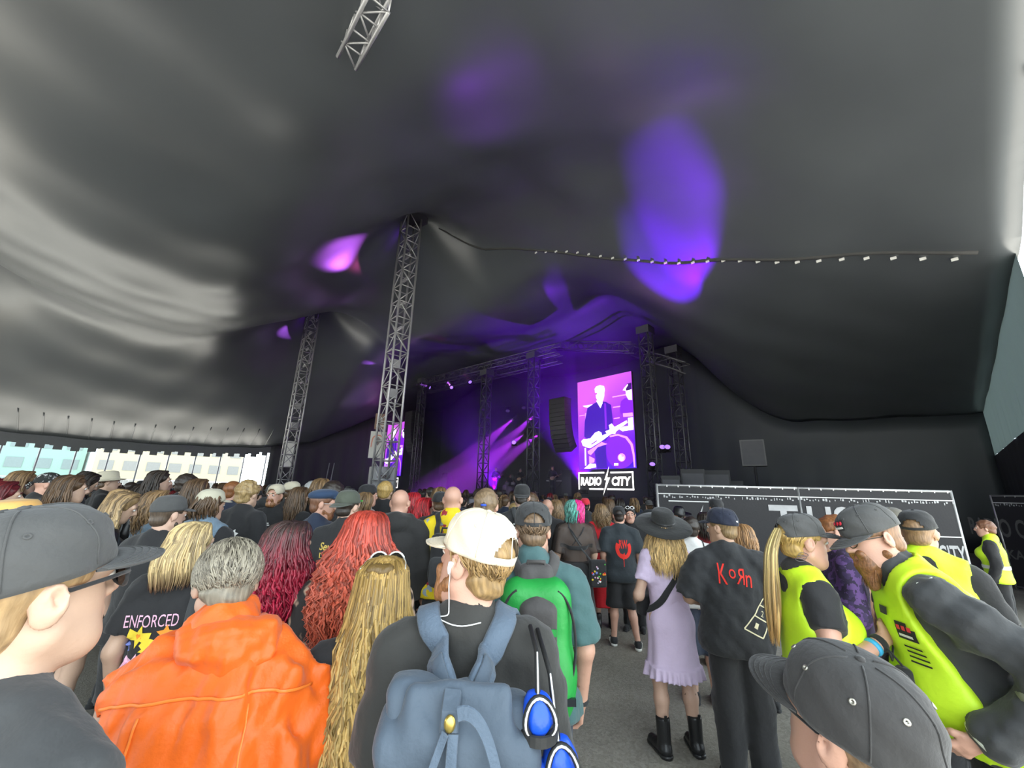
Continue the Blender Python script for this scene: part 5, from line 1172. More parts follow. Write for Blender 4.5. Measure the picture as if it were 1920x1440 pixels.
# ------------------------------------------------------------------ nearest people
F1 = make_person('man in charcoal cap and sunglasses at the left edge, nearest the camera', (48, 957, .64), -15, 'x', skin='pale', head=(0, -8, 0), hatz=.02, hair={'kind': 'buzz', 'th': .007}, hairc=(.45, .3, .16), shirt=dict(m=CHAR, sleeve=.7), legs=dict(kind='trousers', m=BLACK), cap=dict(m=GREYC, eyelets=True, R=(.09, .112), ht=.11, z=.03, tilt=-4, brimlen=.085), glasses=dict(m=BLACK, lens=M('lens_black', (.01, .005, .008), .08, 0, bump=0), t=1.5, s=1.05), group=GRP)
AJ = make_person('person in dark cap looking down at the bottom right corner', (1614, 1236, .63), 14, 'n', skin='rosy', head=(8, -14, -8), hatz=.02, hair={'kind': 'buzz', 'th': .005}, hairc=(.3, .2, .12), shirt=dict(m=CHAR, sleeve=1.95, loose=.04), legs=dict(kind='trousers', m=BLACK), cap=dict(m=cloth('washed_black', (.045, .043, .043), .9, .2, 14, .2, 90), eyelets=M('brass_eyelet', (.5, .48, .42), .4, metal=.8), R=(.092, .115), ht=.112, z=.025, tilt=-2, brimlen=.08), glasses=dict(m=BLACK), group=GRP)
# --- cream cap man with the blue grey backpack
CR = make_person('man in cream cap and black tee with white earphone, front centre', (915, 963, 1.13), 3, 'x', armL=((-.205, -.03, 1.12), (-.2, .08, .9)), armR=((.215, -.03, 1.12), (.21, .08, .9)), w=.98, skin='rosy', head=(50, -9, 4), hatz=.02, hair={'kind': 'short', 'th': .012, 'n': 500, 'nape': -.085}, hairc=(.36, .23, .1), shirt=dict(m=cloth('soft_black', (.03, .029, .027)), sleeve=.82, loose=.025), legs=dict(kind='trousers', m=BLACK), cap=dict(m=CREAM, R=(.092, .112), ht=.115, z=.028, opening=True, tilt=-3, eyelets=True, brimlen=.08), beard=((.35, .16, .07), 0.), group=GRP)
MB().lathe([(.001, .012), (.008, .01), (.008, -.008), (.004, -.02), (.001, -.02)], 10, CR.hR, CR.hR@V3(-.088, .004, -.008)+CR.hO).obj('earbud', M('plastic_white', (.8, .8, .8), .3, 0, bump=0), CR.e, True)
ub = CR.ub; q0 = CR.hR@V3(-.089, .006, -.02)+CR.hO
drape(CR, [CR.body, CR.shirt], [q0, q0+V3(-.012, .0, -.05), q0+V3(.005, -.015, -.1), ub((-.085, -.06, 1.505)), ub((-.02, -.11, 1.495)), ub((.05, -.1, 1.5))], 'earphone_cable', MATS['plastic_white'], .0016, 0, CR.e, .003, 30, True)
e = bag_root(CR, 'rolltop_backpack', 'blue grey roll top backpack on the cream cap man', 'backpack', (0, -.3, .8), 'backpacks')
Y0 = -.26
def packfn(X, Y, Z):
    t = np.clip((Z-.80)/.50, 0, 1); hx = .155+.03*t+.035*np.clip((Z-1.14)/.12, 0, 1); hy = .085-.045*np.clip((Z-1.1)/.18, 0, 1)+.006*np.sin(X*22+Z*9); top = 1.285-.9*X**2-.03*np.sin(X*9+1)
    q1 = np.abs(X+.0)-hx; q2 = np.abs(Y-Y0-.04*np.clip((Z-1.15)/.12, 0, 1))-hy; q3 = np.maximum(Z-top, .74-Z); r = .025
    a, b, c = q1+r, q2+r, q3+r; return np.sqrt(np.maximum(a, 0)**2+np.maximum(b, 0)**2+np.maximum(c, 0)**2)+np.minimum(np.maximum(np.maximum(a, b), c), 0)-r
mk('body', *solid([Fn(packfn, (-.24, -.42, .72), (.24, -.08, 1.31))], .0085, .01, 0, noise=(.007, 24, 11, (1, 1, .8))), BLUEC, e)
mk('rolled_top', *solid([Cap((-.185, Y0-.045, 1.165), (.185, Y0-.045, 1.15), .035, .035, V3(0, 0, 1), .8), Cap((-.19, Y0-.02, 1.17), (-.19, Y0+.02, 1.21), .03), Cap((.19, Y0-.03, 1.16), (.2, Y0+.02, 1.2), .03), RBox((0, Y0-.03, 1.22), (.15, .03, .06), .025, Rx(-.5))], .0085, .03, 0, noise=(.006, 30, 6, (1, 1, 1))), BLUEC, e)
STR = cloth('strap_blue', (.085, .12, .17), .7, .08, 20, .3, 120)
for sx in (-1, 1):
    pts = [(sx*.03, -.19, 1.38), (sx*.045, -.17, 1.41), (sx*.07, -.125, 1.445), (sx*.1, -.06, 1.5), (sx*.11, .02, 1.51), (sx*.14, .12, 1.38), (sx*.19, .12, 1.15)]
    st = drape(CR, shells(CR), pts, 'shoulder_strap', STR, .062, .012, e, .006, 46)
    drape(CR, [st], [(sx*.03, -.2, 1.385), (sx*.045, -.18, 1.415), (sx*.06, -.15, 1.44)], 'strap_webbing', BLUEC, .035, .004, e, .003, 14)
buck = M('buckle_black', (.02, .025, .03), .25, 0, bump=0)
fy_ = Y0-.088
MB().ribbon([(-.02, fy_+.045, 1.27), (-.022, fy_+.01, 1.245), (-.022, fy_, 1.215)], V3(0, -1, .3), .05, .006).obj('snap_tab', BLUEC, e)
MB().lathe([(.0155, 0), (.015, .004), (.009, .008), (.001, .0085)], 16, Rx(math.pi/2), (-.02, fy_-.004, 1.232)).obj('snap_button', M('brass', (.75, .55, .15), .3, metal=.9, bump=0), e, True)
MB().ribbon([(-.01, fy_-.004, 1.215), (-.012, fy_-.012, 1.14), (-.016, fy_-.014, 1.09)], V3(0, -1, 0), .03, .004).obj('front_strap', STR, e)
MB().box((-.036, fy_-.03, 1.045), (.004, fy_-.012, 1.1)).box((-.033, fy_-.027, 1.095), (.001, fy_-.014, 1.11)).obj('buckle', buck, e)
MB().box((-.038, fy_-.028, 1.0), (.004, fy_-.01, 1.043)).obj('buckle_socket', buck, e)
MB().ribbon([(-.018, fy_-.012, 1.0), (-.02, fy_-.01, .9), (-.02, fy_-.01, .8)], V3(0, -1, 0), .03, .004).obj('front_strap', STR, e)
t = np.linspace(0, 1, 22)
MB().ribbon(np.c_[.0+.13*np.sin(t*math.pi*.62)+.02*t, fy_-.012-.02*np.sin(t*3.1), 1.25+.02*np.sin(t*6)-.4*t**1.7], V3(.1, -1, .1), .026, .003).obj('loose_strap', STR, e)
MB().ribbon(np.c_[-.03-.07*np.sin(t*2.2), fy_-.012-.012*np.sin(t*3.1), 1.22-.3*t], V3(-.2, -1, .1), .02, .003).obj('loose_strap', STR, e)
settle(e)
for c in e.children:
    if 'shoulder' not in c.name and 'webbing' not in c.name:
        V_ = np.empty(len(c.data.vertices)*3, np.float32); c.data.vertices.foreach_get('co', V_); V_ = V_.reshape(-1, 3); V_[:, 0] *= .74; V_[:, 1] = (V_[:, 1]-Y0)*.8-.225; V_[:, 2] += .15; c.data.vertices.foreach_set('co', V_.ravel())
# --- blue draw string bags hanging at his right shoulder
RB = M('ripstop_blue', (.01, .08, .62), .35, .12, 14, .4, 30); CORD = M('cord_black', (.02, .02, .02), .6); CORDW = M('cord_white', (.75, .75, .75), .6)
e = bag_root(CR, 'drawstring_bag', 'bright blue drawstring bags with black and white piping beside the backpack', 'bag', (.25, -.24, .9))
yb = -.24
for cx, zc, r, hh in ((.165, 1.375, .036, .042), (.21, 1.285, .037, .052), (.165, 1.22, .042, .08), (.215, 1.14, .045, .09)):
    pch = mk('pouch', *solid([Ell((cx, yb, zc), (r, .04, hh))], .007, .02, 0, noise=(.006, 60, int(cx*100), (1, 1, .4))), RB, e)
    tt = np.linspace(0, 2*math.pi, 25)
    for off, mt, rr in ((0., CORD, .0062), (.0, CORDW, .0028)):
        MB().tube(np.c_[cx+(r*.86)*np.cos(tt), yb-.032-.012*np.cos(tt*2)-(.0045 if mt is CORDW else 0), zc+hh*.8*np.sin(tt)], rr, 6).obj('piping', mt, pch, True)
    MB().ribbon(np.c_[cx+r*1.04*np.cos(tt[12:]), yb+.046*np.sin(tt[12:]), np.full(13, zc-hh*.75)], np.c_[np.cos(tt[12:]), np.sin(tt[12:]), tt[12:]*0], .022, .004).obj('elastic_band', CORD, pch)
for a, b in (((.165, -.07, 1.485), (.163, yb-.01, 1.41)), ((.185, -.06, 1.475), (.205, yb-.01, 1.33))):
    for mt, rr, o_ in ((CORD, .006, 0), (CORDW, .0026, -.005)): MB().tube([np.array(a)+V3(0, o_, .0), (np.array(a)+b)/2+V3(.004, -.03+o_, .02), np.array(b)+V3(0, o_, 0)], rr, 6).obj('hanging_cord', mt, e, True)
for k_ in range(3):
    x = .18+.022*k_; MB().tube(np.c_[x+.02*np.sin(t*4+k_), yb-.05-.01*t, 1.27-.28*t], .006, 6).obj('piping', CORD, e, True); MB().tube(np.c_[x+.02*np.sin(t*4+k_), yb-.0555-.01*t, 1.27-.28*t], .0026, 6).obj('piping', CORDW, e, True)
MB().lathe([(.001, .008), (.009, .006), (.012, 0), (.009, -.006), (.001, -.008)], 14, None, (.208, yb-.05, 1.285)).obj('cord_lock', CORDW, e, True)
settle(e)
# --- blond woman with sunglasses on her head
BL = make_person('woman with very long wavy blond hair and white sunglasses on her head', (722, 1050, 1.36), 8, 'n', fem=True, w=1.12, skin='pale', head=(0, 4, 0), hair={'kind': 'long', 'len': .80, 'wid': .19, 'wmid': .125, 'wave': .013, 'freq': 1.9, 'n': 560, 'dep': .16, 'rad': .0075, 'amax': 88}, hairc=(.42, .27, .085), hairt=(.72, .53, .22), shirt=dict(m=BLACK, sleeve=.75, loose=.02), legs=dict(kind='trousers', m=BLACK), glasses=dict(m=M('frame_white', (.8, .8, .78), .25, 0, bump=0), lens=M('lens_dark', (.02, .02, .02), .1, 0, bump=0), up=True, t=1.7, s=1.15), group=GRP)
mk('hair_bun', *solid([Ell(BL.hR@V3(0, -.09, .085)+BL.hO, (.05, .03, .028), BL.hR)], .006, .01, 0, noise=(.006, 60, 2, (1, .4, 1))), hair_mat((.42, .27, .085), (.72, .53, .22)), BL.e)
# --- orange poncho
OR = make_person('person with short grey hair in a bright orange rain poncho', (438, 1020, 1.25), 14, 'n', side=-5, skin='mid', head=(26, 12, 4), hair={'kind': 'short', 'th': .016, 'n': 650}, hairc=GREY, shirt=None, legs=dict(kind='trousers', m=BLACK), group=GRP)
def ponchofn(X, Y, Z):
    an = np.arctan2(Y+.02, X); t = np.clip((1.47-Z)/.75, 0, 1.05); f = 1+.075*t**.7*(np.sin(an*11+3*np.sin(an*2)+Z*3)+.6*np.sin(an*19+1+Z*5))+.012*np.sin(Z*30+an*5)*t
    rx = (.09+.19*np.clip(t*8, 0, 1)**.5+.13*t**1.1)*f; ry = (.09+.06*np.clip(t*5, 0, 1)**.6+.16*t**1.1)*f
    k = np.sqrt((X/rx)**2+((Y+.02)/ry)**2); return np.maximum(np.maximum((k-1)*np.minimum(rx, ry)*.8, Z-1.5), .70-Z)
po = mk('poncho', *solid([Fn(ponchofn, (-.52, -.42, .7), (.52, .4, 1.5)), Cap((-.04, -.02, 1.44), (-.04, -.02, 1.5), .1), Cap((-.14, -.02, 1.43), (.1, -.02, 1.43), .07)], .0095, .02, 0, noise=[(.016, 24, 21, (1, 1, .2)), (.008, 52, 22, (1, 1, .35)), (.004, 100, 23, (1, 1, .6))]), ORANGE, OR.e)
hood = mk('hood', *solid([Cap((-.085, -.06, 1.49), (.085, -.06, 1.49), .045), Cap((-.09, -.06, 1.49), (-.06, .05, 1.47), .04), Cap((.09, -.06, 1.49), (.06, .05, 1.47), .04), Ell((0, -.1, 1.47), (.115, .065, .07)), Cap((.03, -.14, 1.43), (.1, -.1, 1.44), .03)], .008, .03, 0, noise=[(.012, 34, 9, (1, .6, 1)), (.007, 75, 10, (1, .6, 1))]), ORANGE, po)
for z_ in (1.34,):
    ps = []
    for a in np.linspace(-2.9, -.25, 40):
        h = hit_back(OR, po, .26*math.cos(a), z_+.045*math.sin(-a*1)*.8); 
        if h is not None: ps.append(h+V3(0, -.004, 0))
    MB().ribbon(ps, V3(0, -1, .2), .008, .001).obj('welded_seam', M('poncho_seam', (.9, .22, .03), .45, .05), po, True)
for x0 in (-.13, .11):
    ps = [hit_back(OR, po, x0*(1+.9*(1.35-z)), z) for z in np.linspace(1.35, .8, 24)]; ps = [q+V3(0, -.003, 0) for q in ps if q is not None]
    MB().ribbon(ps, V3(0, -1, .1), .006, .001).obj('welded_seam', MATS['poncho_seam'], po, True)
wrap_print(OR, po, *poly2([(-.03, -.08), (.03, -.08), (.035, .06), (.02, .09), (-.02, .085), (-.035, .03)]), M('patch_brown', (.06, .035, .02), .7, 0, bump=0), .06, .86, 'patch', off=.006)
word(OR, po, 'cl', .025, .04, .06, .85, P_ORG)
# ------------------------------------------------------------------ second row
LACE = M('lace_black_beige', (.06, .05, .045), .8, .1); nt = LACE.node_tree
vz = nt.nodes.new('ShaderNodeTexVoronoi'); vz.inputs['Scale'].default_value = 38; vz.feature = 'DISTANCE_TO_EDGE'; n2 = nt.nodes.new('ShaderNodeTexNoise'); n2.inputs['Scale'].default_value = 16; tc = nt.nodes.new('ShaderNodeTexCoord')
nt.links.new(tc.outputs['Object'], n2.inputs['Vector']); nt.links.new(tc.outputs['Object'], vz.inputs['Vector']); rp = nt.nodes.new('ShaderNodeValToRGB'); rp.color_ramp.elements[0].position = .47; rp.color_ramp.elements[0].color = (.018, .015, .015, 1); rp.color_ramp.elements[1].position = .56; rp.color_ramp.elements[1].color = (.4, .27, .19, 1)
nt.links.new(n2.outputs['Fac'], rp.inputs[0]); nt.links.new(rp.outputs[0], nt.nodes['Principled BSDF'].inputs['Base Color'])
def pattern(name, cols, scale, stops, rough=.85):
    mt = bpy.data.materials.new(name); mt.use_nodes = True; nt = mt.node_tree; tc = nt.nodes.new('ShaderNodeTexCoord'); vz = nt.nodes.new('ShaderNodeTexVoronoi'); vz.inputs['Scale'].default_value = scale; vz.inputs['Randomness'].default_value = 1
    sp = nt.nodes.new('ShaderNodeSeparateColor'); rp = nt.nodes.new('ShaderNodeValToRGB'); rp.color_ramp.interpolation = 'CONSTANT'
    while len(rp.color_ramp.elements) < len(cols): rp.color_ramp.elements.new(.5)
    for el, c, s in zip(rp.color_ramp.elements, cols, stops): el.position = s; el.color = (*c, 1)
    nz = nt.nodes.new('ShaderNodeTexNoise'); nz.inputs['Scale'].default_value = scale*1.2; mx = nt.nodes.new('ShaderNodeMix'); mx.data_type = 'RGBA'; mx.inputs[0].default_value = .06
    nt.links.new(tc.outputs['Object'], nz.inputs['Vector']); nt.links.new(tc.outputs['Object'], mx.inputs[6]); nt.links.new(nz.outputs['Color'], mx.inputs[7]); nt.links.new(mx.outputs[2], vz.inputs['Vector'])
    nt.links.new(vz.outputs['Color'], sp.inputs[0]); nt.links.new(sp.outputs[0], rp.inputs[0]); nt.links.new(rp.outputs[0], nt.nodes['Principled BSDF'].inputs['Base Color']); nt.nodes['Principled BSDF'].inputs['Roughness'].default_value = rough; return mt
FLORAL = pattern('floral_yellow', [(.75, .55, .01), (.3, .36, .4), (.75, .58, .02), (.35, .03, .04), (.75, .55, .02)], 22, [0, .45, .6, .8, .88])
LEOP = pattern('leopard', [(.35, .27, .15), (.03, .03, .03), (.4, .32, .2)], 60, [0, .4, .7])
G2 = 'people in the second row'
RC = make_person('woman with long bright red curly hair in a lace blouse', (690, 963, 1.78), 4, 'n', fem=True, w=1.12, head=(-6, 4, 0), hair={'kind': 'curly', 'len': .44, 'wid': .2, 'wmid': .165, 'wave': .02, 'freq': 4.5, 'n': 420, 'dep': .17, 'rad': .0085, 'amax': 115}, hairc=(.42, .055, .035), hairt=(.6, .13, .075), shirt=dict(m=LACE, sleeve=1.9, loose=.025, name='blouse'), legs=dict(kind='skirt', m=cloth('red_plaid', (.35, .015, .02)), z0=1.0, end=.35, r1=.26), group=G2)
e = bag_root(RC, 'shoulder_bag', 'black shoulder bag with wide strap on the red haired woman', 'bag', (-.2, -.1, .75)); drape(RC, shells(RC), [RC.ub(v) for v in ((.12, .02, 1.5), (.09, -.12, 1.42), (0, -.16, 1.25), (-.12, -.17, 1.05), (-.22, -.12, .95))], 'strap', CHAR, .045, .005, e)
mk('body', *solid([RBox((-.27, -.06, .85), (.06, .13, .12), .03)], .015), LEATH, e); settle(e)
BU = make_person('woman with dark and burgundy curly hair in a light denim jacket', (545, 981, 1.82), -12, 'n', fem=True, w=1.1, head=(-4, 4, 0), hair={'kind': 'curly', 'len': .42, 'wid': .2, 'wmid': .16, 'wave': .017, 'freq': 3.6, 'n': 400, 'dep': .165, 'rad': .0085, 'amax': 112, 't0': .1, 't1': .36}, hairc=(.05, .03, .028), hairt=(.42, .012, .05), shirt=dict(m=DENIM, sleeve=1.9, loose=.028, name='jacket', hem=.84), legs=dict(kind='trousers', m=BLACK), group=G2)
for z_ in (1.3,): wrap_print(BU, BU.shirt, *rect2(-.17, -.004, .17, .004), M('denim_stitch', (.1, .15, .2), .9), 0, z_, 'yoke_seam')
e = bag_root(BU, 'shoulder_bag', 'black patterned shoulder bag with brown leather strap over the denim jacket', 'bag', (.2, -.15, .8)); drape(BU, shells(BU), [BU.ub(v) for v in ((-.1, 0, 1.5), (-.06, -.14, 1.38), (.03, -.16, 1.22), (.14, -.17, 1.05), (.24, -.14, .98))], 'strap', M('leather_brown', (.05, .025, .015), .35), .028, .005, e)
mk('body', *solid([RBox((.26, -.12, .93), (.1, .06, .11), .03)], .012), pattern('skull_print', [(.02, .02, .02), (.5, .5, .5), (.03, .03, .03)], 50, [0, .55, .72]), e); settle(e)
GW = make_person('woman with straight blond hair and flowers printed on her black top', (366, 983, 2.12), 20, 'n', fem=True, head=(-36, 2, 4), hair={'kind': 'long', 'len': .25, 'wid': .13, 'wmid': .115, 'wave': .004, 'freq': 1., 'n': 330, 'rad': .0075, 'dep': .145, 't0': .3, 't1': .42}, hairc=(.62, .47, .25), hairt=(.12, .04, .03), shirt=dict(m=BLACK, sleeve=.7), legs=dict(kind='leggings', m=LEOP), face=True, group=G2)
word(GW, GW.shirt, 'ENFORCED', .24, .06, -.05, 1.27, P_PINK, .0)
for r, n, inn, cx, cz, m_ in ((.06, 6, .4, -.06, 1.12, P_YEL), (.045, 5, .5, .05, 1.13, P_ORG), (.05, 10, .6, -.01, 1.06, P_YEL), (.06, 12, .55, .07, 1.02, P_LIL), (.06, 6, .45, -.07, .98, P_PINK), (.035, 7, .5, -.12, 1.07, P_BLUE), (.03, 5, .5, .01, .97, P_WHITE), (.016, 8, .6, -.06, 1.12, P_ORG)): wrap_print(GW, GW.shirt, *flower(r, n, inn), m_, cx*1.1-.03, cz+.075, 'flower_print', off=.005)
e = bag_root(GW, 'sling_backpack', 'thin black backpack strap bag on the blond woman', 'bag', (.1, -.2, 1.0)); straps(GW, e, CHAR, .04, .12, 1.1, -.15, 1.1, .008, (1,), .11)
mk('body', *solid([RBox(GW.ub((.17, -.17, .98)), (.06, .05, .12), .03)], .012), CHAR, e); settle(e)
TU = make_person('man in teal shirt and dark cap with a green backpack', (1000, 942, 2.02), 0, 'n', w=1.08, skin='rosy', head=(0, 4, 0), hatz=.02, hair={'kind': 'short', 'th': .01, 'n': 300}, hairc=(.2, .13, .08), shirt=dict(m=TEAL, sleeve=.88, loose=.022, collar=True), legs=dict(kind='trousers', m=DKDEN), cap=dict(m=cloth('cap_dark', (.035, .036, .038), .9), opening=True, R=(.092, .11), eyelets=True), glasses=dict(m=BLACK), group=G2)
MB().lathe([(.034, -.012), (.037, -.006), (.037, .006), (.034, .012)], 16, Ry(.15), TU.arms['R'][2]).obj('wrist_watch', BLACK, TU.e, True)
GRN = M('pack_green', (.015, .3, .05), .5, .15, 12, .3, 40); PKG = cloth('pack_grey', (.06, .055, .055), .7)
e = bag_root(TU, 'hiking_backpack', 'green and grey hiking backpack on the teal shirted man', 'backpack', (0, -.24, .85), 'backpacks'); yb = -.245
gb = mk('body', *solid([RBox((0, yb, 1.1), (.15, .09, .26), .08), Ell((0, yb-.02, 1.0), (.165, .11, .18))], .009, .04, 0, noise=(.004, 26, 3, (1, 1, 1))), GRN, e)
mk('front_panel', *solid([RBox((.005, yb-.085, 1.06), (.075, .035, .22), .03), Ell((0, yb-.06, 1.25), (.07, .05, .06))], .009, .03), PKG, e)
mk('top_panel', *solid([RBox((0, yb+.02, 1.36), (.075, .04, .05), .03), Cap((-.12, yb, 1.28), (-.04, yb, 1.35), .02), Cap((.12, yb, 1.28), (.04, yb, 1.35), .02)], .009, .03), PKG, e)
MB().tube([(-.045, yb+.03, 1.37), (-.035, yb, 1.42), (.035, yb, 1.42), (.045, yb+.03, 1.37)], .009, 8).obj('handle', PKG, e, True)
for sx in (-1, 1):
    tt = np.linspace(.3, 2.7, 18); MB().tube(np.c_[sx*(.03+.125*np.sin(tt)**.7), np.full(18, yb-.075), 1.13+.2*np.cos(tt)], .006, 6).obj('zip', BLACK, e, True)
    MB().box((sx*.13-.02, yb-.1, .93), (sx*.13+.02, yb-.085, .955)).obj('buckle', buck, e); MB().box((sx*.055-.02, yb-.125, 1.17), (sx*.055+.02, yb-.118, 1.195)).obj('green_tab', GRN, e)
h_ = e.children[1]
for dx, dz in ((-.012, .014), (.012, .014), (-.012, -.008), (.012, -.008), (0, .003)): wrap_print(TU, h_, *rect2(-.0055, -.008, .0055, .008), P_WHITE, dx, 1.21+dz, 'logo_mark', .6)
word(TU, h_, 'HAGLOFS', .05, .008, 0, 1.185, P_WHITE)
straps(TU, e, PKG, .055, .05, 1.42, -.2, 1.15, .012); settle(e)
for c in e.children:
    if not c.name.startswith('strap'): c.location.z += .1

# security pair
AD = make_person('security woman in yellow vest with long blond ponytail through her cap', (1492, 964, 2.02), -104, 'x', fem=True, w=1.05, skin='rosy', head=(6, 2, 0), hatz=.02, hair={'kind': 'short', 'th': .006, 'n': 150}, hairc=BLOND, shirt=dict(m=BLACK, sleeve=.44, loose=.008), legs=dict(kind='trousers', m=BLACK), armR=((.24, -.03, 1.13), (.14, .2, 1.24)), armL=((-.24, .06, 1.12), (-.08, .27, 1.16)), curl=.9, cap=dict(m=GREYC, eyelets=True, opening=True), group='security staff', cat='security guard')
lk = Locks(); rs = np.random.RandomState(3)
for q in range(170):
    a = rs.uniform(0, 6.28); r = math.sqrt(rs.rand())*.022; t = np.linspace(0, 1, 16); o_ = V3(r*math.cos(a), r*math.sin(a)*.6, 0); z = .06-.52*t*rs.uniform(.85, 1.05); sp = 1+1.2*np.sin(np.clip(t, 0, 1)*2.6)
    pts = np.c_[o_[0]*sp+.004*np.sin(t*9+a), -.11-.055*np.sin(np.clip(t*3, 0, 1)*1.57)+o_[1]*sp*1.0-.03*np.clip(t-.3, 0, 1), z]; lk.add(pts@AD.hR.T+AD.hO, .0055*np.clip(1.15-t**4, .15, 1), np.clip(t+rs.uniform(-.2, .2), 0, 1), rs.rand())
lk.build('ponytail', hair_mat((.75, .6, .27), (.5, .28, .1)), AD.e)['kind'] = 'stuff'
av = layer(AD, 'hi_vis_vest', HIVIS, .88, .022, subs=[(Cap(AD.arms[n][0]+V3(s*.02, 0, -.02), AD.arms[n][0]+V3(s*.09, 0, -.1), .085), .02) for n, s in (('L', -1), ('R', 1))]+[(Cap(AD.ub((0, .1, 1.52)), AD.ub((0, .2, 1.3)), .07, .05), .02), (Cap(AD.ub((0, -.03, 1.53)), AD.ub((0, .02, 1.56)), .07), .02)])
for z_ in (1.05,): 
    ps = [hit_back(AD, av, 0, z_, y_) for y_ in np.linspace(-170, 170, 40)]; ps = [q for q in ps if q is not None]; MB().ribbon(np.array(ps)*V3(1.03, 1.03, 1), np.array(ps)*V3(1, 1, 0), .045, .003).obj('reflective_band', REFL, av)
for z_, y_ in ((1.0, 75), (1.12, 75), (1.0, -60)):
    h = hit_back(AD, av, 0, z_, y_); R_ = Rz(y_*RAD); MB().box((-.03, -.012, -.015), (.03, .004, .015), R_, h).obj('side_buckle', BLACK, av)
tat = M('tattoo_ink', (.12, .1, .11), .6, 0, bump=0)
for k_ in range(3): t = np.linspace(0, 6.28, 16); MB().tube([AD.hR@V3(.072-.004*k_, -.045+.022*math.cos(a)-.006*k_, -.052-.012*k_+.009*math.sin(a))+AD.hO for a in t], .0013, 5).obj('neck_tattoo', tat, AD.e, True)
w_ = AD.arms['R'][2]; d_ = unit(AD.arms['R'][2]-AD.arms['R'][1]); Rw = np.array(Vector(d_).to_track_quat('Z', 'Y').to_matrix())
MB().lathe([(.033, -.014), (.036, -.008), (.036, .008), (.033, .014)], 16, Rw, w_-d_*.015).obj('wrist_watch', BLACK, AD.e, True); MB().lathe([(.035, -.01), (.0365, 0), (.035, .01)], 16, Rw, w_-d_*.05).obj('festival_wristband', M('band_blue', (.05, .4, .7), .5), AD.e, True)
# bottle in her hands
hp = (AD.arms['R'][2]+AD.arms['L'][2])/2+V3(.0, .085, -.02); e = bag_root(AD, 'plastic_bottle', 'clear plastic bottle of yellow drink with green cap held by the security woman', 'bottle', hp-V3(0, 0, .1))
PETM = M('pet_clear', (.9, .95, .9), .06, 0, bump=0, trans=.95); 
MB().lathe([(.02, -.1), (.031, -.095), (.032, -.03), (.029, -.01), (.032, .02), (.03, .05), (.013, .09), (.0125, .105)], 24, Rx(-.15), hp).obj('body', PETM, e, True)
MB().lathe([(.018, -.097), (.0295, -.092), (.0295, -.02), (.001, -.02)], 20, Rx(-.15), hp).obj('drink', M('drink_yellow', (.75, .5, .03), .2, 0, bump=0), e, True)
MB().lathe([(.0145, .1), (.015, .118), (.013, .122), (.001, .122)], 20, Rx(-.15), hp).obj('bottle_cap', M('cap_green', (.02, .4, .12), .4, 0, bump=0), e, True); settle(e)

AE = make_person('bearded security guard in glasses, yellow vest and dark jacket leaning to talk', (1616, 950, 1.88), 66, 'x', w=1.3, belly=.05, skin='rosy', lean=27, head=(14, -12, 0), hatz=.02, hair={'kind': 'buzz', 'th': .004}, hairc=(.28, .15, .08), beard=((.26, .115, .05), .065), shirt=dict(m=CHAR, sleeve=1.85, loose=.03, collar=True, name='jacket', hem=.84, fold=2.), legs=dict(kind='trousers', m=BLACK, loose=.03), armL=((-.36, -.13, 1.13), (-.24, .16, 1.04)), armR=((.36, .06, 1.1), (.15, .25, 1.08)), cap=dict(m=GREYC, eyelets=True, badge=True, R=(.094, .114), ht=.112, tilt=6, brimlen=.075), glasses=dict(m=M('frame_dark', (.04, .03, .02), .3, 0, bump=0), s=.9), group='security staff', cat='security guard')
bv = layer(AE, 'hi_vis_vest', HIVIS, .94, .042, subs=[(Cap(AE.arms[n][0]+AE.up@V3(s*.05, 0, -.0), AE.arms[n][0]+AE.up@V3(s*.08, -.02, -.3), .14), .02) for n, s in (('L', -1), ('R', 1))]+[(Cap(AE.ub((0, .22, 1.52)), AE.ub((0, .28, 1.28)), .11, .1), .02), (Cap(AE.ub((0, 0, 1.56)), AE.ub((0, .1, 1.56)), .1), .02)])
for x_, z_, w_, h_, m_ in ((-.1, 1.22, .075, .05, P_BLK), (-.1, 1.15, .075, .07, HIVIS)):
    q = hit_back(AE, bv, x_, 1.2, 0, True)
def front_mark(p, g, x, z, w, h, mat, name, parent, off=.006):
    V = []; 
    for i in range(4):
        for j in range(4):
            q = hit_back(p, g, x+w*(i/3-.5), z+h*(j/3-.5), 0, True); V.append(q+V3(0, off, 0) if q is not None else V3(x, .3, z))
    return mk(name, V, [[i*4+j, i*4+j+1, i*4+j+5, i*4+j+4] for i in range(3) for j in range(3)], mat, parent)
def hub(p, x, z): q = p.ub((x, 0, z)); return q[0], q[2]
x_, z_ = hub(AE, -.14, 1.27); fm = front_mark(AE, bv, x_, z_, .07, .06, P_BLK, 'vest_badge', bv)
for i_ in range(3): front_mark(AE, bv, x_-.02+.02*i_, z_+.01, .014, .016, MATS['badge_red'], 'badge_dot', bv, .009)
front_mark(AE, bv, x_, z_-.016, .05, .009, P_WHITE, 'badge_lettering', bv, .009)
for i_ in range(4): front_mark(AE, bv, x_, z_-.055-.017*i_, .06, .006, P_BLK, 'vest_lettering', bv, .007)
x_, z_ = hub(AE, -.05, 1.33); front_mark(AE, bv, x_, z_, .05, .03, BLACK, 'velcro_patch', bv)
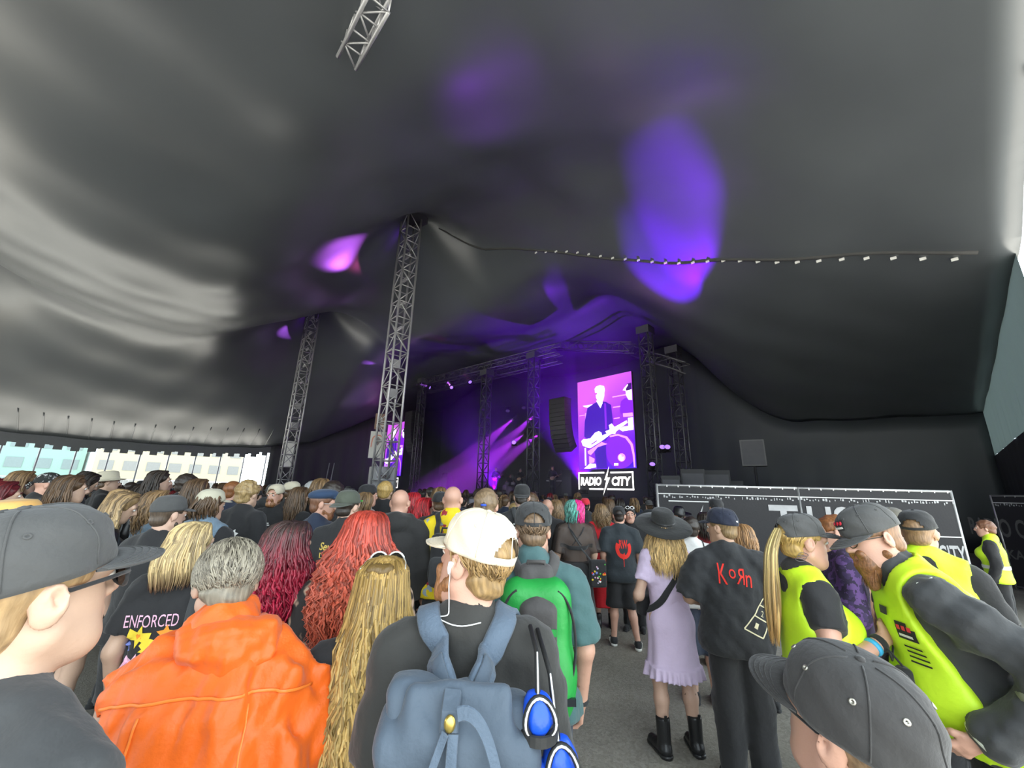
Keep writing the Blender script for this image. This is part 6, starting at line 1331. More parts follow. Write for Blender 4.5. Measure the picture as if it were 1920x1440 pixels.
# radio microphone on the vest
q = hit_back(AE, bv, hub(AE, -.12, 1.08)[0], hub(AE, -.12, 1.08)[1], 0, True); e = bag_root(AE, 'radio_handset', 'black radio handset clipped to the bearded guard vest', 'radio', q); mk('body', *solid([RBox(q+V3(0, .03, 0), (.03, .02, .04), .012), Cap(q+V3(0, .05, 0), q+V3(0, .055, 0), .02)], .006), BLACK, e)
MB().tube([q+V3(0, .03, .04), q+V3(.05, .05, .08), q+V3(.1, .03, .03), q+V3(.14, .0, .1)], .004, 6).obj('coiled_cable', BLACK, e, True); settle(e)
# jacket tapes
for n in 'L':
    a, b, c = AE.arms[n]; d = unit(c-b); R_ = np.array(Vector(d).to_track_quat('Z', 'Y').to_matrix())
    f_ = b+(c-b)*.35; MB().lathe([(.07, -.022), (.0725, 0), (.07, .022)], 24, R_, f_).obj('reflective_tape', M('tape_grey', (.3, .3, .26), .5), AE.e, True)
    f_ = b+(c-b)*.98; MB().lathe([(.05, -.014), (.052, 0), (.05, .014)], 20, R_, f_).obj('cuff_tape', REFL, AE.e, True)
    sh = a+AE.up@V3(.03, 0, .075); MB().box((-.05, -.03, -.006), (.05, .03, .006), AE.up@Ry(.25), sh).obj('epaulette', CHAR, AE.e); MB().box((-.045, -.028, .007), (-.036, .028, .01), AE.up@Ry(.25), sh).obj('epaulette_stripe', REFL, AE.e)
q = AE.leg['L'][0]; MB().box((-.14, -.02, -.1), (-.128, .1, .06), None, q+V3(-.0, 0, -.05)).obj('pocket_flap', CHAR, AE.e)
AF = make_person('security guard with backward black cap seen from behind in yellow vest', (1712, 957, 2.5), -42, 'm', w=1.1, skin='rosy', head=(-16, 0, 0), hatz=.02, hair={'kind': 'buzz'}, hairc=(.3, .18, .1), shirt=dict(m=BLACK, sleeve=.8), legs=dict(kind='trousers', m=BLACK), cap=dict(m=BLACK, opening=True), group='security staff', cat='security guard')
cv = layer(AF, 'hi_vis_vest', HIVIS, .86, .024, subs=[(Cap(AF.arms[n][0]+V3(s*.03, 0, -.0), AF.arms[n][0]+V3(s*.1, 0, -.15), .09), .02) for n, s in (('L', -1), ('R', 1))]+[(Cap(AF.ub((0, -.2, 1.5)), AF.ub((0, -.2, 1.3)), .1), .02)], h=.016)
AG = make_person('man in grey cap half hidden behind the backward cap guard', (1668, 952, 3.1), -35, 'm', w=1.05, skin='rosy', hatz=.02, hair={'kind': 'buzz'}, hairc=(.2, .14, .1), shirt=dict(m=BLACK), legs=dict(kind='trousers', m=BLACK), cap=dict(m=cloth('cap_camo', (.12, .11, .09)), yaw=0), group='people by the banner fence')
AH = make_person('person in purple checked shirt between the two security guards', (1562, 968, 2.9), 60, 'm', w=1., skin='rosy', hair={'kind': 'short'}, hairc=GINGER, shirt=dict(m=pattern('purple_check', [(.03, .02, .05), (.12, .06, .2), (.05, .03, .09)], 30, [0, .4, .7]), sleeve=1.9), legs=dict(kind='trousers', m=BLACK), armL=((-.26, .0, 1.12), (-.1, .22, 1.3)), group='people by the banner fence')
AI = make_person('security steward in yellow vest standing at the far right by the dark wall', (1846, 977, 5.6), 34, 'm', fem=True, skin='rosy', head=(10, 0, 0), hair={'kind': 'short', 'th': .016}, hairc=(.2, .09, .05), shirt=dict(m=BLACK, sleeve=1.9), legs=dict(kind='trousers', m=BLACK), group='security staff', cat='security guard')
dv = layer(AI, 'hi_vis_vest', HIVIS, .86, .026, subs=[(Cap(AI.arms[n][0]+V3(s*.04, 0, -.0), AI.arms[n][0]+V3(s*.1, 0, -.15), .08), .02) for n, s in (('L', -1), ('R', 1))], h=.018)
ps = [hit_back(AI, dv, 0, 1.08, y_) for y_ in np.linspace(-178, 178, 40)]; ps = [q for q in ps if q is not None]; MB().ribbon(np.array(ps)*V3(1.04, 1.04, 1), np.array(ps)*V3(1, 1, 0), .05, .003).obj('reflective_band', REFL, dv)
# ------------------------------------------------------------------ third row and the people around the open floor
G3 = 'people in the middle rows'; BT = dict(m=BLACK, sleeve=.75, loose=.018); TR = dict(kind='trousers', m=BLACK); SNK = (BLACK, .0, RUBBER); BOOT = (LEATH, .12, LEATH); DOC = (LEATH, .16, LEATH)
def mp(label, x, y, d, yaw=0, **k):
    k.setdefault('shirt', BT); k.setdefault('legs', TR); k.setdefault('group', G3); res = k.pop('res', 'm')
    if k.get('cap') and 'hatz' not in k: k['hatz'] = .02
    return make_person(label, (x, y, d), yaw, res, **k)
H_ = mp('bearded man in plain black tee and black cap left of the blond woman', 322, 929, 2.75, -8, w=1.2, skin='mid', head=(-8, 4, 0), hair={'kind': 'buzz'}, beard=((.06, .045, .035), 0.), legs=dict(kind='shorts', m=BLACK), cap=dict(m=GREYC))
I_ = mp('woman with long light brown hair and leather jacket looking down', 243, 923, 3.25, -38, fem=True, head=(-12, 22, 6), hair={'kind': 'long', 'len': .4, 'wid': .13, 'wmid': .12, 'wave': .008, 'n': 220, 'rad': .0085}, hairc=(.3, .2, .1), hairt=(.5, .37, .2), shirt=dict(m=LEATH, sleeve=1.9, loose=.02, name='jacket'), legs=dict(kind='shorts', m=BLACK, end=.66), shoes=(BLACK, .05, RUBBER), armR=((.25, .02, 1.12), (.12, .26, 1.12)))
J_ = mp('man in beige mesh cap and patched denim vest', 398, 917, 3.3, -4, w=1.15, skin='mid', head=(-12, 2, 0), hair={'kind': 'long', 'len': .14, 'wid': .09, 'wmid': .085, 'n': 70, 'capped': True}, hairc=BROWN, cap=dict(m=cloth('mesh_cap', (.5, .47, .36)), mb=BEIGE, yaw=0), shirt=dict(m=BLACK, sleeve=.9, loose=.02))
jv = layer(J_, 'vest', DENIM, .86, .026, subs=[(Cap(J_.arms[n][0]+V3(s*.04, 0, -.0), J_.arms[n][0]+V3(s*.1, 0, -.15), .09), .02) for n, s in (('L', -1), ('R', 1))], h=.016)
word(J_, jv, 'EXODUS', .28, .085, 0, 1.36, P_RED, .05, bold=.02)
for k_, (x, z, w_, h_, m_) in enumerate(((-.08, 1.26, .1, .06, P_WHITE), (.07, 1.25, .09, .05, P_RED), (.1, 1.17, .07, .06, P_RED), (-.06, 1.16, .12, .07, P_BLK), (.03, 1.08, .12, .06, P_GREY), (.12, 1.08, .05, .05, P_RED), (-.1, 1.05, .06, .06, P_WHITE), (.0, 1.19, .06, .04, P_CREAM), (.0, .97, .2, .05, P_BLK))):
    wrap_print(J_, jv, *rect2(-w_/2, -h_/2, w_/2, h_/2), m_, x, z, 'patch'); wrap_print(J_, jv, *rect2(-w_*.35, -h_*.12, w_*.35, h_*.12), P_WHITE if m_ is not P_WHITE else P_BLK, x, z, 'patch_lettering', off=.006)
K_ = mp('woman with wavy brown hair in denim jacket behind the black cap man', 297, 922, 3.7, -30, fem=True, hair={'kind': 'long', 'len': .3, 'wid': .13, 'wave': .014, 'n': 120}, hairc=LBROWN, shirt=dict(m=DENIM, sleeve=1.9, name='jacket'))
L_ = mp('man with short wavy blond hair and white print on black tee back', 466, 904, 4.0, -14, w=1.12, hair={'kind': 'short', 'th': .018, 'na': .012}, hairc=(.4, .28, .13), head=(6, 0, 0))
for V2, m_, x, z in ((rect2(-.05, -.03, .05, .03), P_WHITE, -.06, 1.3), (poly2([(-.05, 0), (0, .045), (.05, 0), (0, -.045)]), P_GREY, -.06, 1.3), (flower(.06, 5, .6), P_WHITE, -.06, 1.19), (flower(.05, 6, .6), P_WHITE, .07, 1.28), (flower(.05, 6, .5), P_WHITE, -.05, 1.08)): wrap_print(L_, L_.shirt, *V2, m_, x, z, 'print')
word(L_, L_.shirt, 'SNAKE', .2, .05, .06, 1.15, P_WHITE, 1.45)
M_ = mp('bearded man in cream cap facing the camera with red print on his chest', 521, 908, 4.9, 172, skin='rosy', hair={'kind': 'short'}, hairc=LBROWN, beard=((.3, .14, .06), 0.), cap=dict(m=BEIGE, yaw=180, opening=True), head=(8, 0, 0))
for V2, m_, x, z in ((poly2([(-.1, -.02), (-.03, .03), (.02, .0), (.07, .06), (.1, .0), (.04, -.05), (-.05, -.06)]), P_ORG, 0, 1.22), (flower(.04, 6, .5), P_WHITE, .03, 1.22)): wrap_print(M_, M_.shirt, *V2, m_, x, z, 'print', yaw=180)
lines(M_, M_.shirt, 0, 1.33, .18, 2, .02, P_WHITE, .01, 1, 180); lines(M_, M_.shirt, 0, 1.13, .16, 4, .025, P_WHITE, .01, 2, 180)
N_ = mp('man in navy flat cap, glasses and moustache looking right', 608, 915, 3.5, -14, w=1.05, skin='rosy', head=(-52, 4, 0), hair={'kind': 'buzz'}, hairc=(.2, .09, .05), beard=((.35, .15, .07), 0.), shirt=dict(m=NAVY, sleeve=.8, loose=.02), cap=dict(m=cloth('cap_navy', (.02, .045, .1)), kind='flat'), glasses=dict(m=M('frame_clear', (.7, .7, .7), .3, 0, bump=0)), armR=((.27, .08, 1.12), (.13, .2, 1.36)))
lines(N_, N_.shirt, .1, 1.08, .1, 7, .02, P_WHITE, .006, 3)
O_ = mp('man in olive backward cap with gold lettering on his tour tee', 655, 919, 3.3, -6, w=1.08, skin='mid', head=(-10, 4, 0), hair={'kind': 'short'}, hairc=DARKHAIR, cap=dict(m=OLIVE, yaw=180, tilt=6), shirt=dict(m=BLACK, sleeve=.72))
word(O_, O_.shirt, 'Seventh', .24, .055, 0, 1.34, P_GOLD, 0, bold=.015); word(O_, O_.shirt, 'Day', .14, .05, -.04, 1.27, P_GOLD, 0, bold=.015); lines(O_, O_.shirt, -.02, 1.2, .18, 13, .025, P_WHITE, .009, 4)
MB().box((-.05, -.004, -.006), (.05, .004, .006), O_.hR, O_.hR@V3(0, .107, .06)+O_.hO).obj('green_label', P_GRN, O_.e)
P_ = mp('broad bald man in black hoodie seen from behind', 752, 918, 3.65, 0, w=1.3, skin='rosy', head=(4, 4, 0), shirt=dict(m=cloth('hoodie', (.022, .021, .021)), sleeve=1.9, hood=True, loose=.035, name='hoodie'))
Q_ = mp('bald man in yellow floral shirt and black shorts', 850, 912, 3.7, -4, w=1.12, skin='rosy', head=(2, 2, 0), shirt=dict(m=FLORAL, sleeve=.8, loose=.025, collar=True), legs=dict(kind='shorts', m=BLACK, loose=.03), stance=.14)
e = pack(Q_, 'black backpack on the man in the yellow floral shirt', BLACK, .215, .4, .13, 1.17, -.215, True, CHAR); settle(e)
R_ = mp('woman with raised hand holding a phone beside the floral shirt man', 893, 945, 3.9, -2, fem=True, hair={'kind': 'long', 'len': .3, 'n': 120}, hairc=DARKHAIR, shirt=dict(m=TEAL, sleeve=.7), armL=((-.24, .22, 1.36), (-.1, .24, 1.62)), curl=.9)
q = R_.arms['L'][2]+V3(.02, .05, .1); e = bag_root(R_, 'mobile_phone', 'mobile phone held up beside the floral shirt man', 'phone', q); MB().box((-.036, -.004, -.07), (.036, .004, .07), None, q).obj('body', BLACK, e); MB().box((-.032, -.0055, -.064), (.032, -.004, .064), None, q).obj('screen', M('phone_screen', (.1, .1, .12), .15, 0, bump=0), e); settle(e)
S_ = mp('person with light brown ponytail held by a blue hair tie', 912, 919, 3.0, -6, skin='rosy', hair={'kind': 'short', 'th': .012}, hairc=(.26, .18, .11), shirt=dict(m=BLACK, sleeve=.7, collar=True), w=.95)
mk('ponytail', *solid([Cap(S_.hR@V3(0, -.115, .02)+S_.hO, S_.hR@V3(0, -.13, -.1)+S_.hO, .02, .012)], .009, .02, 0, noise=(.004, 90, 1, (1, 1, .3))), hair_mat((.26, .18, .11)), S_.e); MB().lathe([(.018, -.008), (.023, 0), (.018, .008)], 12, S_.hR, S_.hR@V3(0, -.117, .015)+S_.hO).obj('hair_tie', M('tie_blue', (.04, .1, .6), .5), S_.e, True)
T_ = mp('man with black cap turned back and a black backpack near the centre', 979, 908, 4.6, 10, w=1.05, skin='mid', head=(-14, 0, 0), hair={'kind': 'short'}, hairc=DARKHAIR, cap=dict(m=BLACK, yaw=180, tilt=6)); lines(T_, T_.shirt, -.06, 1.36, .1, 5, .03, P_WHITE, .015, 6)
e = pack(T_, 'dark backpack on the man with the turned black cap', CHAR, .3, .42, .16, 1.12, -.22, True, BLACK); settle(e)
# around the open floor
HM = (.1, .5, .42)
V_ = mp('woman with mint and pink dyed hair in a sheer black top', 1077, 940, 5.0, 4, fem=True, w=1.2, skin='pale', head=(0, 2, 0), hair={'kind': 'curly', 'len': .16, 'wid': .12, 'wmid': .125, 'wave': .014, 'n': 10}, hairc=HM, shirt=dict(m=M('sheer_black', (.03, .022, .02), .6, .1, bump=.1, alpha=.72), sleeve=.95, loose=.03, hem=.92), legs=dict(kind='skirt', m=BLACK, z0=1.04, end=.28, r0=.17, r1=.26), shoes=DOC)
for sx, c_ in ((-1, (.13, .36, .32)), (1, (.85, .03, .28))):
    lk = Locks(); rs = np.random.RandomState(5)
    for q in range(90):
        ph = rs.uniform(0, 1.75); t = np.linspace(0, 1, 10); a = np.clip(t*2, 0, 1)*1.57; rr = rs.uniform(.8, 1.08); x = sx*(.01+.1*rr*math.sin(ph)*np.sin(a)); y = .03*(1-np.sin(a))*rs.uniform(-1, 1)-(.115*rr*math.cos(ph))*np.sin(a)-.01; z = .04+.09*np.cos(a)**.8-.2*rs.uniform(.7, 1)*np.clip(t-.5, 0, 1)*2
        pts = np.c_[x+.012*np.sin(t*14+q), y+.012*np.cos(t*13+q), z]; lk.add(pts@V_.hR.T+V_.hO, .011*np.clip(1.1-t**3, .2, 1), t*0, rs.rand())
    lk.build('hair_mint' if sx < 0 else 'hair_pink', hair_mat(c_), V_.e)['kind'] = 'stuff'
for a_, b_ in (((-.1, -.11, 1.44), (.06, -.13, 1.22)), ((.1, -.11, 1.44), (-.06, -.13, 1.22))): drape(V_, [V_.body], [a_, ((a_[0]+b_[0])/2, -.15, 1.33), b_], 'bra_strap', BLACK, .015, .003, V_.e, .004, 12)
drape(V_, [V_.body], [(-.2, -.08, 1.22), (-.1, -.15, 1.2), (.1, -.15, 1.2), (.2, -.08, 1.22)], 'bra_band', BLACK, .05, .003, V_.e, .004, 20)
e = bag_root(V_, 'pin_badge_bag', 'black shoulder bag covered in colourful pin badges', 'bag', (.26, -.1, .78)); mk('body', *solid([RBox((.22, -.2, .93), (.1, .045, .15), .02)], .012), BLACK, e); drape(V_, shells(V_), [(-.1, .0, 1.5), (-.07, -.16, 1.38), (.04, -.19, 1.2), (.15, -.22, 1.06)], 'strap', CHAR, .02, .004, e)
rs = np.random.RandomState(2); pins = [P_RED, P_PINK, P_YEL, P_GRN, P_WHITE, P_ORG, P_BLUE, P_LIL]
for k_ in range(20): MB().lathe([(rs.uniform(.008, .017), 0), (.008, .004), (.001, .005)], 10, Rx(math.pi/2), (.22+rs.uniform(-.08, .08), -.247, .93+rs.uniform(-.12, .11))).obj('pin_badge', pins[k_ % 8], e, True)
settle(e)
W_ = mp('woman with curly brown hair in a long red coat', 1127, 946, 6.0, 0, fem=True, hair={'kind': 'curly', 'len': .3, 'wid': .14, 'n': 120, 'wave': .015}, hairc=LBROWN, shirt=dict(m=RED, sleeve=1.9, loose=.03, name='jacket'), legs=dict(kind='skirt', m=RED, z0=1.05, end=.3, r1=.28), shoes=BOOT)
RCp = mp('person in bright red cap beyond the pink haired woman', 1097, 934, 7.2, 0, res='f', hair={'kind': 'short'}, hairc=DARKHAIR, cap=dict(m=cloth('cap_red', (.6, .02, .04))))
X_ = mp('man in black cap, cargo shorts and black tee with red emblem', 1160, 949, 5.3, -8, w=1.1, skin='rosy', head=(-6, 2, 0), hair={'kind': 'buzz'}, hairc=DARKHAIR, cap=dict(m=BLACK, opening=True), shirt=dict(m=cloth('tee_washed', (.025, .033, .04)), sleeve=.85, loose=.035, hem=.78), legs=dict(kind='shorts', m=BLACK, loose=.04, end=.46), shoes=SNK, legL=((-.11, .03, .49), (-.13, .05, .085)), legR=((.1, .0, .49), (.16, -.06, .085)))
wrap_print(X_, X_.shirt, *ring2(0, 0, .105, .135, .045, 24, 2.6, 6.82), P_RED, .02, 1.22, 'wreath'); word(X_, X_.shirt, 'RW', .11, .11, .02, 1.27, P_RED, bold=.02); wrap_print(X_, X_.shirt, *flower(.05, 6, .5), P_RED, .02, 1.12, 'emblem_wing'); wrap_print(X_, X_.shirt, *rect2(-.004, -.06, .004, .06), P_RED, .02, 1.05, 'emblem_drip')
for o in X_.e.children:
    if o.name.startswith('shoe'):
        c = np.array([v.co for v in o.data.vertices]).mean(0)
        for k_ in range(3): MB().box((-.052, -.006, -.022), (.052, .006, .022), Rx(.5), (c[0], c[1]+.03-.025*k_, .05)).obj('white_stripe', RUBBER, o)
for sx in (0,): pass
Y_ = mp('dark haired woman with white sunglasses on her head, smiling toward the camera', 1180, 951, 5.9, 158, fem=True, w=1.1, skin='rosy', head=(10, 4, 0), hair={'kind': 'short', 'th': .014}, hairc=(.015, .012, .012), glasses=dict(m=MATS['frame_white'], up=True, t=2.2), shirt=dict(m=BLACK, sleeve=1.9))
Z_ = mp('blond woman in lilac dress, black wide brimmed hat and ankle boots', 1240, 955, 3.3, 6, res='n', fem=True, w=1.08, skin='mid', head=(-6, -4, -4), hatz=.05, hair={'kind': 'long', 'len': .40, 'wid': .175, 'wmid': .145, 'wave': .009, 'freq': 1.6, 'n': 380, 'rad': .0075, 'dep': .15}, hairc=(.42, .27, .1), hairt=(.75, .52, .24), cap=dict(m=cloth('felt_black', (.02, .02, .02), .95, .1), mb=LEATH, kind='hat', brimlen=.20, R=(.09, .11), tilt=-16, z=.05, name='hat'), shirt=dict(m=LILAC, sleeve=.62, loose=.012, hem=1.0, name='dress'), legs=dict(kind='skirt', m=LILAC, z0=1.1, end=.52, r0=.135, r1=.215, ruffle=.09, folds=7, famp=.008), shoes=(LEATH, .17, LEATH), stance=.13, armL=((-.26, .0, 1.1), (-.2, .2, 1.03)), armR=((.26, .02, 1.1), (.2, .22, 1.05)))
e = bag_root(Z_, 'sling_bag', 'black sling strap bag across the lilac dress', 'bag', (-.1, -.15, 1.05)); drape(Z_, shells(Z_), [Z_.ub(v) for v in ((.12, .02, 1.5), (.1, -.13, 1.4), (.02, -.16, 1.27), (-.1, -.15, 1.12), (-.19, -.06, 1.02), (-.17, .08, .98))], 'strap', BLACK, .05, .005, e); mk('body', *solid([RBox((-.1, .18, .98), (.1, .05, .08), .03)], .014), BLACK, e); settle(e)
for o in Z_.e.children:
    if o.name.startswith('shoe'):
        c = np.array([v.co for v in o.data.vertices]); MB().tube([(c[:, 0].mean(), c[:, 1].min()+.01, c[:, 2].max()-.01), (c[:, 0].mean(), c[:, 1].min(), c[:, 2].max()+.03)], .012, 6, True, .4).obj('pull_tab', LEATH, o)
AA = mp('dark haired person in white tee with black print behind the lilac dress', 1293, 971, 4.0, -8, skin='mid', hair={'kind': 'short', 'th': .015}, hairc=DARKHAIR, shirt=dict(m=WHITEC, sleeve=.8, loose=.02), legs=dict(kind='shorts', m=DKDEN, loose=.03, end=.42), shoes=BLACK, glasses=dict(m=BLACK, up=True))
e = bag_root(AA, 'drawstring_backpack', 'thin black printed drawstring bag on the white tee', 'bag', (0, -.15, 1.)); mk('body', *solid([RBox((.03, -.19, 1.12), (.12, .03, .16), .025)], .014, noise=(.006, 30, 2, (1, 1, 1))), pattern('black_white_print', [(.03, .03, .03), (.6, .6, .6), (.05, .05, .05)], 36, [0, .45, .7]), e); straps(AA, e, BLACK, .012, .09, 1.27, -.18, 1.1, .004); settle(e)
AB = mp('man in navy cap and black band tee with red lettering', 1353, 955, 2.95, -12, res='n', w=1.14, skin='tan', head=(44, 2, 0), hair={'kind': 'buzz', 'th': .006}, hairc=(.3, .2, .1), cap=dict(m=cloth('cap_night', (.012, .016, .035)), eyelets=True, R=(.092, .112), ht=.115), shirt=dict(m=cloth('tee_black', (.022, .023, .026)), sleeve=.95, loose=.04, hem=.8), legs=dict(kind='trousers', m=BLACK, loose=.03), shoes=SNK, armL=((-.28, .02, 1.13), (-.15, .22, 1.06)), armR=((.28, .02, 1.13), (.15, .22, 1.06)))
for ch, x, w_, h_, a_ in (('K', -.075, .055, .13, .15), ('o', -.015, .042, .06, .1), ('R', .035, .05, .1, .0), ('n', .085, .04, .075, -.05)):
    V2, F2 = text_shape(ch, 1, 0, .0)
    V2 = fit(V2, w_, h_)
    if ch == 'R': V2[:, 0] *= -1
    wrap_print(AB, AB.shirt, V2, F2, P_RED, x+.0, 1.31+.02*math.cos(x*20)-.2*x, 'lettering', -.1+a_*.3)
def stroke(p, g, pts, mat, w=.008, name='drawn_line'):
    for a, b in zip(pts[:-1], pts[1:]):
        a, b = np.array(a), np.array(b); d = unit(b-a); n = V3(-d[1], d[0], 0)[:2]*w/2; wrap_print(p, g, np.array([a-n, b-n, b+n, a+n]), [[0, 1, 2, 3]], mat, 0, 0, name)
bx, bz = .115, 1.0
stroke(AB, AB.shirt, [(bx-.1, bz), (bx-.02, bz+.08), (bx+.08, bz+.02), (bx+.02, bz-.06), (bx-.1, bz)], P_CREAM); stroke(AB, AB.shirt, [(bx-.02, bz+.08), (bx+.03, bz+.14), (bx+.1, bz+.1), (bx+.08, bz+.02)], P_CREAM); stroke(AB, AB.shirt, [(bx+.03, bz+.14), (bx+.09, bz+.2), (bx+.1, bz+.1)], P_CREAM)
for ch, x, z in (('1', bx-.015, bz+.015), ('2', bx+.045, bz+.08), ('G', bx+.08, bz+.135)): word(AB, AB.shirt, ch, .025, .035, x, z, P_CREAM, -.5)
MB().box((-.012, -.003, -.006), (.012, .003, .006), AB.hR, AB.hR@V3(.0, -.123, .05)+AB.hO).obj('cap_logo', P_WHITE, AB.e)
AC = mp('person in black cowboy hat beside the banner fence', 1272, 946, 5.6, 0, hair={'kind': 'short'}, hairc=DARKHAIR, skin='rosy', cap=dict(m=LEATH, kind='cowboy', brimlen=.17, name='hat'), hatz=.06, group='people by the banner fence')
AC2 = mp('person in plain black cap in front of the lightning bolt banner', 1342, 935, 5.4, -10, hair={'kind': 'short'}, hairc=BROWN, skin='rosy', cap=dict(m=BLACK), shirt=dict(m=cloth('tee_grey', (.06, .065, .07)), sleeve=.8), group='people by the banner fence')
AC3 = mp('woman with straight light brown hair right of the navy cap man', 1392, 985, 3.9, 10, fem=True, hair={'kind': 'long', 'len': .3, 'wid': .11, 'n': 130}, hairc=(.4, .22, .1), group='people by the banner fence')
AC4 = mp('woman in dark red top half hidden behind the white tee', 1322, 962, 4.8, -20, fem=True, skin='rosy', hair={'kind': 'long', 'len': .25, 'n': 100}, hairc=DARKHAIR, shirt=dict(m=cloth('dark_red', (.2, .01, .015)), sleeve=0), group='people by the banner fence')
# left side
AL = mp('man in glasses and black bandana with white pattern, looking right', 97, 885, 4.5, -28, w=1.1, skin='rosy', head=(-10, 8, 0), cap=dict(m=pattern('bandana', [(.02, .02, .02), (.6, .6, .6), (.02, .02, .02)], 70, [0, .5, .62]), kind='bandana', R=(.083, .104), ht=.1, tilt=-12, name='bandana'), glasses=dict(m=BLACK), hatz=.02)
YH = mp('person in mustard yellow hat half hidden behind the nearest cap', 25, 941, 1.75, -20, hair={'kind': 'short'}, hairc=BROWN, cap=dict(m=cloth('mustard', (.75, .42, .12)), kind='hat', brimlen=.13, name='hat'), hatz=.03)
for lab, x, y, d, yaw, kw in (
    ('woman with dark red hair at the left edge', 8, 905, 3.4, -40, dict(fem=True, hair={'kind': 'long', 'len': .4, 'n': 110}, hairc=(.14, .015, .02))),
    ('woman with pale brown hair and dark glasses at the left edge', 45, 885, 4.6, -30, dict(fem=True, hair={'kind': 'long', 'len': .3, 'n': 110}, hairc=LBROWN, glasses=dict(m=BLACK, t=2.))),
    ('woman in grey vest holding something left of the long haired woman', 135, 893, 3.8, -40, dict(fem=True, hair={'kind': 'long', 'len': .3, 'n': 110}, hairc=BROWN, shirt=dict(m=OLIVE, sleeve=0), armR=((.22, .1, 1.12), (.1, .3, 1.2)))),
    ('dark clothed man looking down left of the leather jacket', 175, 888, 5.3, -35, dict(hair={'kind': 'long', 'len': .2, 'n': 90}, hairc=DARKHAIR, head=(0, 25, 0))),
    ('man in pale bucket hat in the left crowd', 207, 884, 5.9, -45, dict(hair={'kind': 'short'}, hairc=BROWN, cap=dict(m=BEIGE, kind='hat', brimlen=.12, name='hat'), hatz=.03)),
    ('woman with long dark hair looking right in the left crowd', 300, 884, 5.2, -50, dict(fem=True, hair={'kind': 'long', 'len': .35, 'n': 100}, hairc=DARKHAIR, skin='mid')),
    ('bearded man in glasses behind the mesh cap man', 352, 890, 5.0, -40, dict(hair={'kind': 'short'}, hairc=DARKHAIR, beard=(DARKHAIR, 0.), glasses=dict(m=BLACK))),
    ('woman with long brown hair behind the mesh cap man', 372, 900, 4.2, -20, dict(fem=True, hair={'kind': 'long', 'len': .35, 'n': 120}, hairc=BROWN)),
    ('short haired man in dark tee with red print left of the blond man', 438, 903, 4.9, -15, dict(hair={'kind': 'buzz'}, hairc=GINGER, skin='rosy', shirt=dict(m=NAVY, sleeve=.75))),
    ('man with olive cap behind the man facing the camera', 548, 903, 5.8, -50, dict(hair={'kind': 'short'}, hairc=BROWN, cap=dict(m=BEIGE))),
    ('woman with long brown hair beside the man facing the camera', 562, 915, 4.9, -25, dict(fem=True, hair={'kind': 'long', 'len': .4, 'n': 120}, hairc=BROWN)),
    ('person in white hood in the middle crowd', 585, 904, 6.9, -5, dict(hair={'kind': 'short', 'th': .02}, hairc=(.5, .52, .55), shirt=dict(m=WHITEC, sleeve=1.9, hood=True))),
    ('woman with fluffy light brown hair in the middle crowd', 603, 899, 5.2, -10, dict(fem=True, hair={'kind': 'curly', 'len': .2, 'n': 100}, hairc=LBROWN)),
    ('dark haired man right of the navy flat cap', 626, 905, 4.4, -35, dict(hair={'kind': 'short', 'th': .02}, hairc=DARKHAIR, skin='rosy')),
    ('woman with thin blond braid in the middle crowd', 683, 925, 4.4, -8, dict(fem=True, hair={'kind': 'long', 'len': .25, 'wid': .07, 'wmid': .07, 'n': 60}, hairc=LBROWN)),
    ('man in black cap and grey tee left of the mast cabinet', 690, 908, 5.0, -45, dict(skin='rosy', hair={'kind': 'short'}, hairc=DARKHAIR, cap=dict(m=BLACK, yaw=180, tilt=6), shirt=dict(m=cloth('tee_pale', (.35, .35, .33)), sleeve=.8))),
    ('man with blond hair in front of the mast cabinet', 723, 905, 5.4, 0, dict(hair={'kind': 'short', 'th': .02}, hairc=BLOND)),
    ('woman with bright red hair left of the floral shirt', 775, 925, 5.2, -10, dict(fem=True, hair={'kind': 'long', 'len': .3, 'n': 110}, hairc=(.45, .02, .03))),
    ('red haired woman in profile left of the floral shirt', 796, 935, 4.8, -50, dict(fem=True, skin='rosy', hair={'kind': 'long', 'len': .3, 'n': 110}, hairc=(.5, .02, .03))),
    ('man in black cap in front of the floral shirt', 826, 922, 4.7, 0, dict(hair={'kind': 'short'}, hairc=BROWN, cap=dict(m=BLACK))),
    ('bald man in black between the dark cap and the dyed hair', 1026, 936, 5.6, 0, dict(skin='rosy')),
    ('woman with long light brown hair by the bald man in black', 1043, 938, 6.4, 0, dict(fem=True, hair={'kind': 'long', 'len': .35, 'n': 110}, hairc=LBROWN)),
    ('man with short hair and glasses turned right by the black cap', 996, 925, 5.4, -40, dict(skin='rosy', hair={'kind': 'short'}, hairc=BROWN)),
    ('woman with long brown hair beyond the red coat', 1142, 936, 8.0, 0, dict(fem=True, hair={'kind': 'long', 'len': .35, 'n': 90}, hairc=BROWN, res='f')),
    ('woman with dark brown hair in front of the screen', 1058, 936, 7.4, 0, dict(fem=True, hair={'kind': 'long', 'len': .35, 'n': 90}, hairc=BROWN, res='f'))): mp(lab, x, y, d, yaw, **kw)
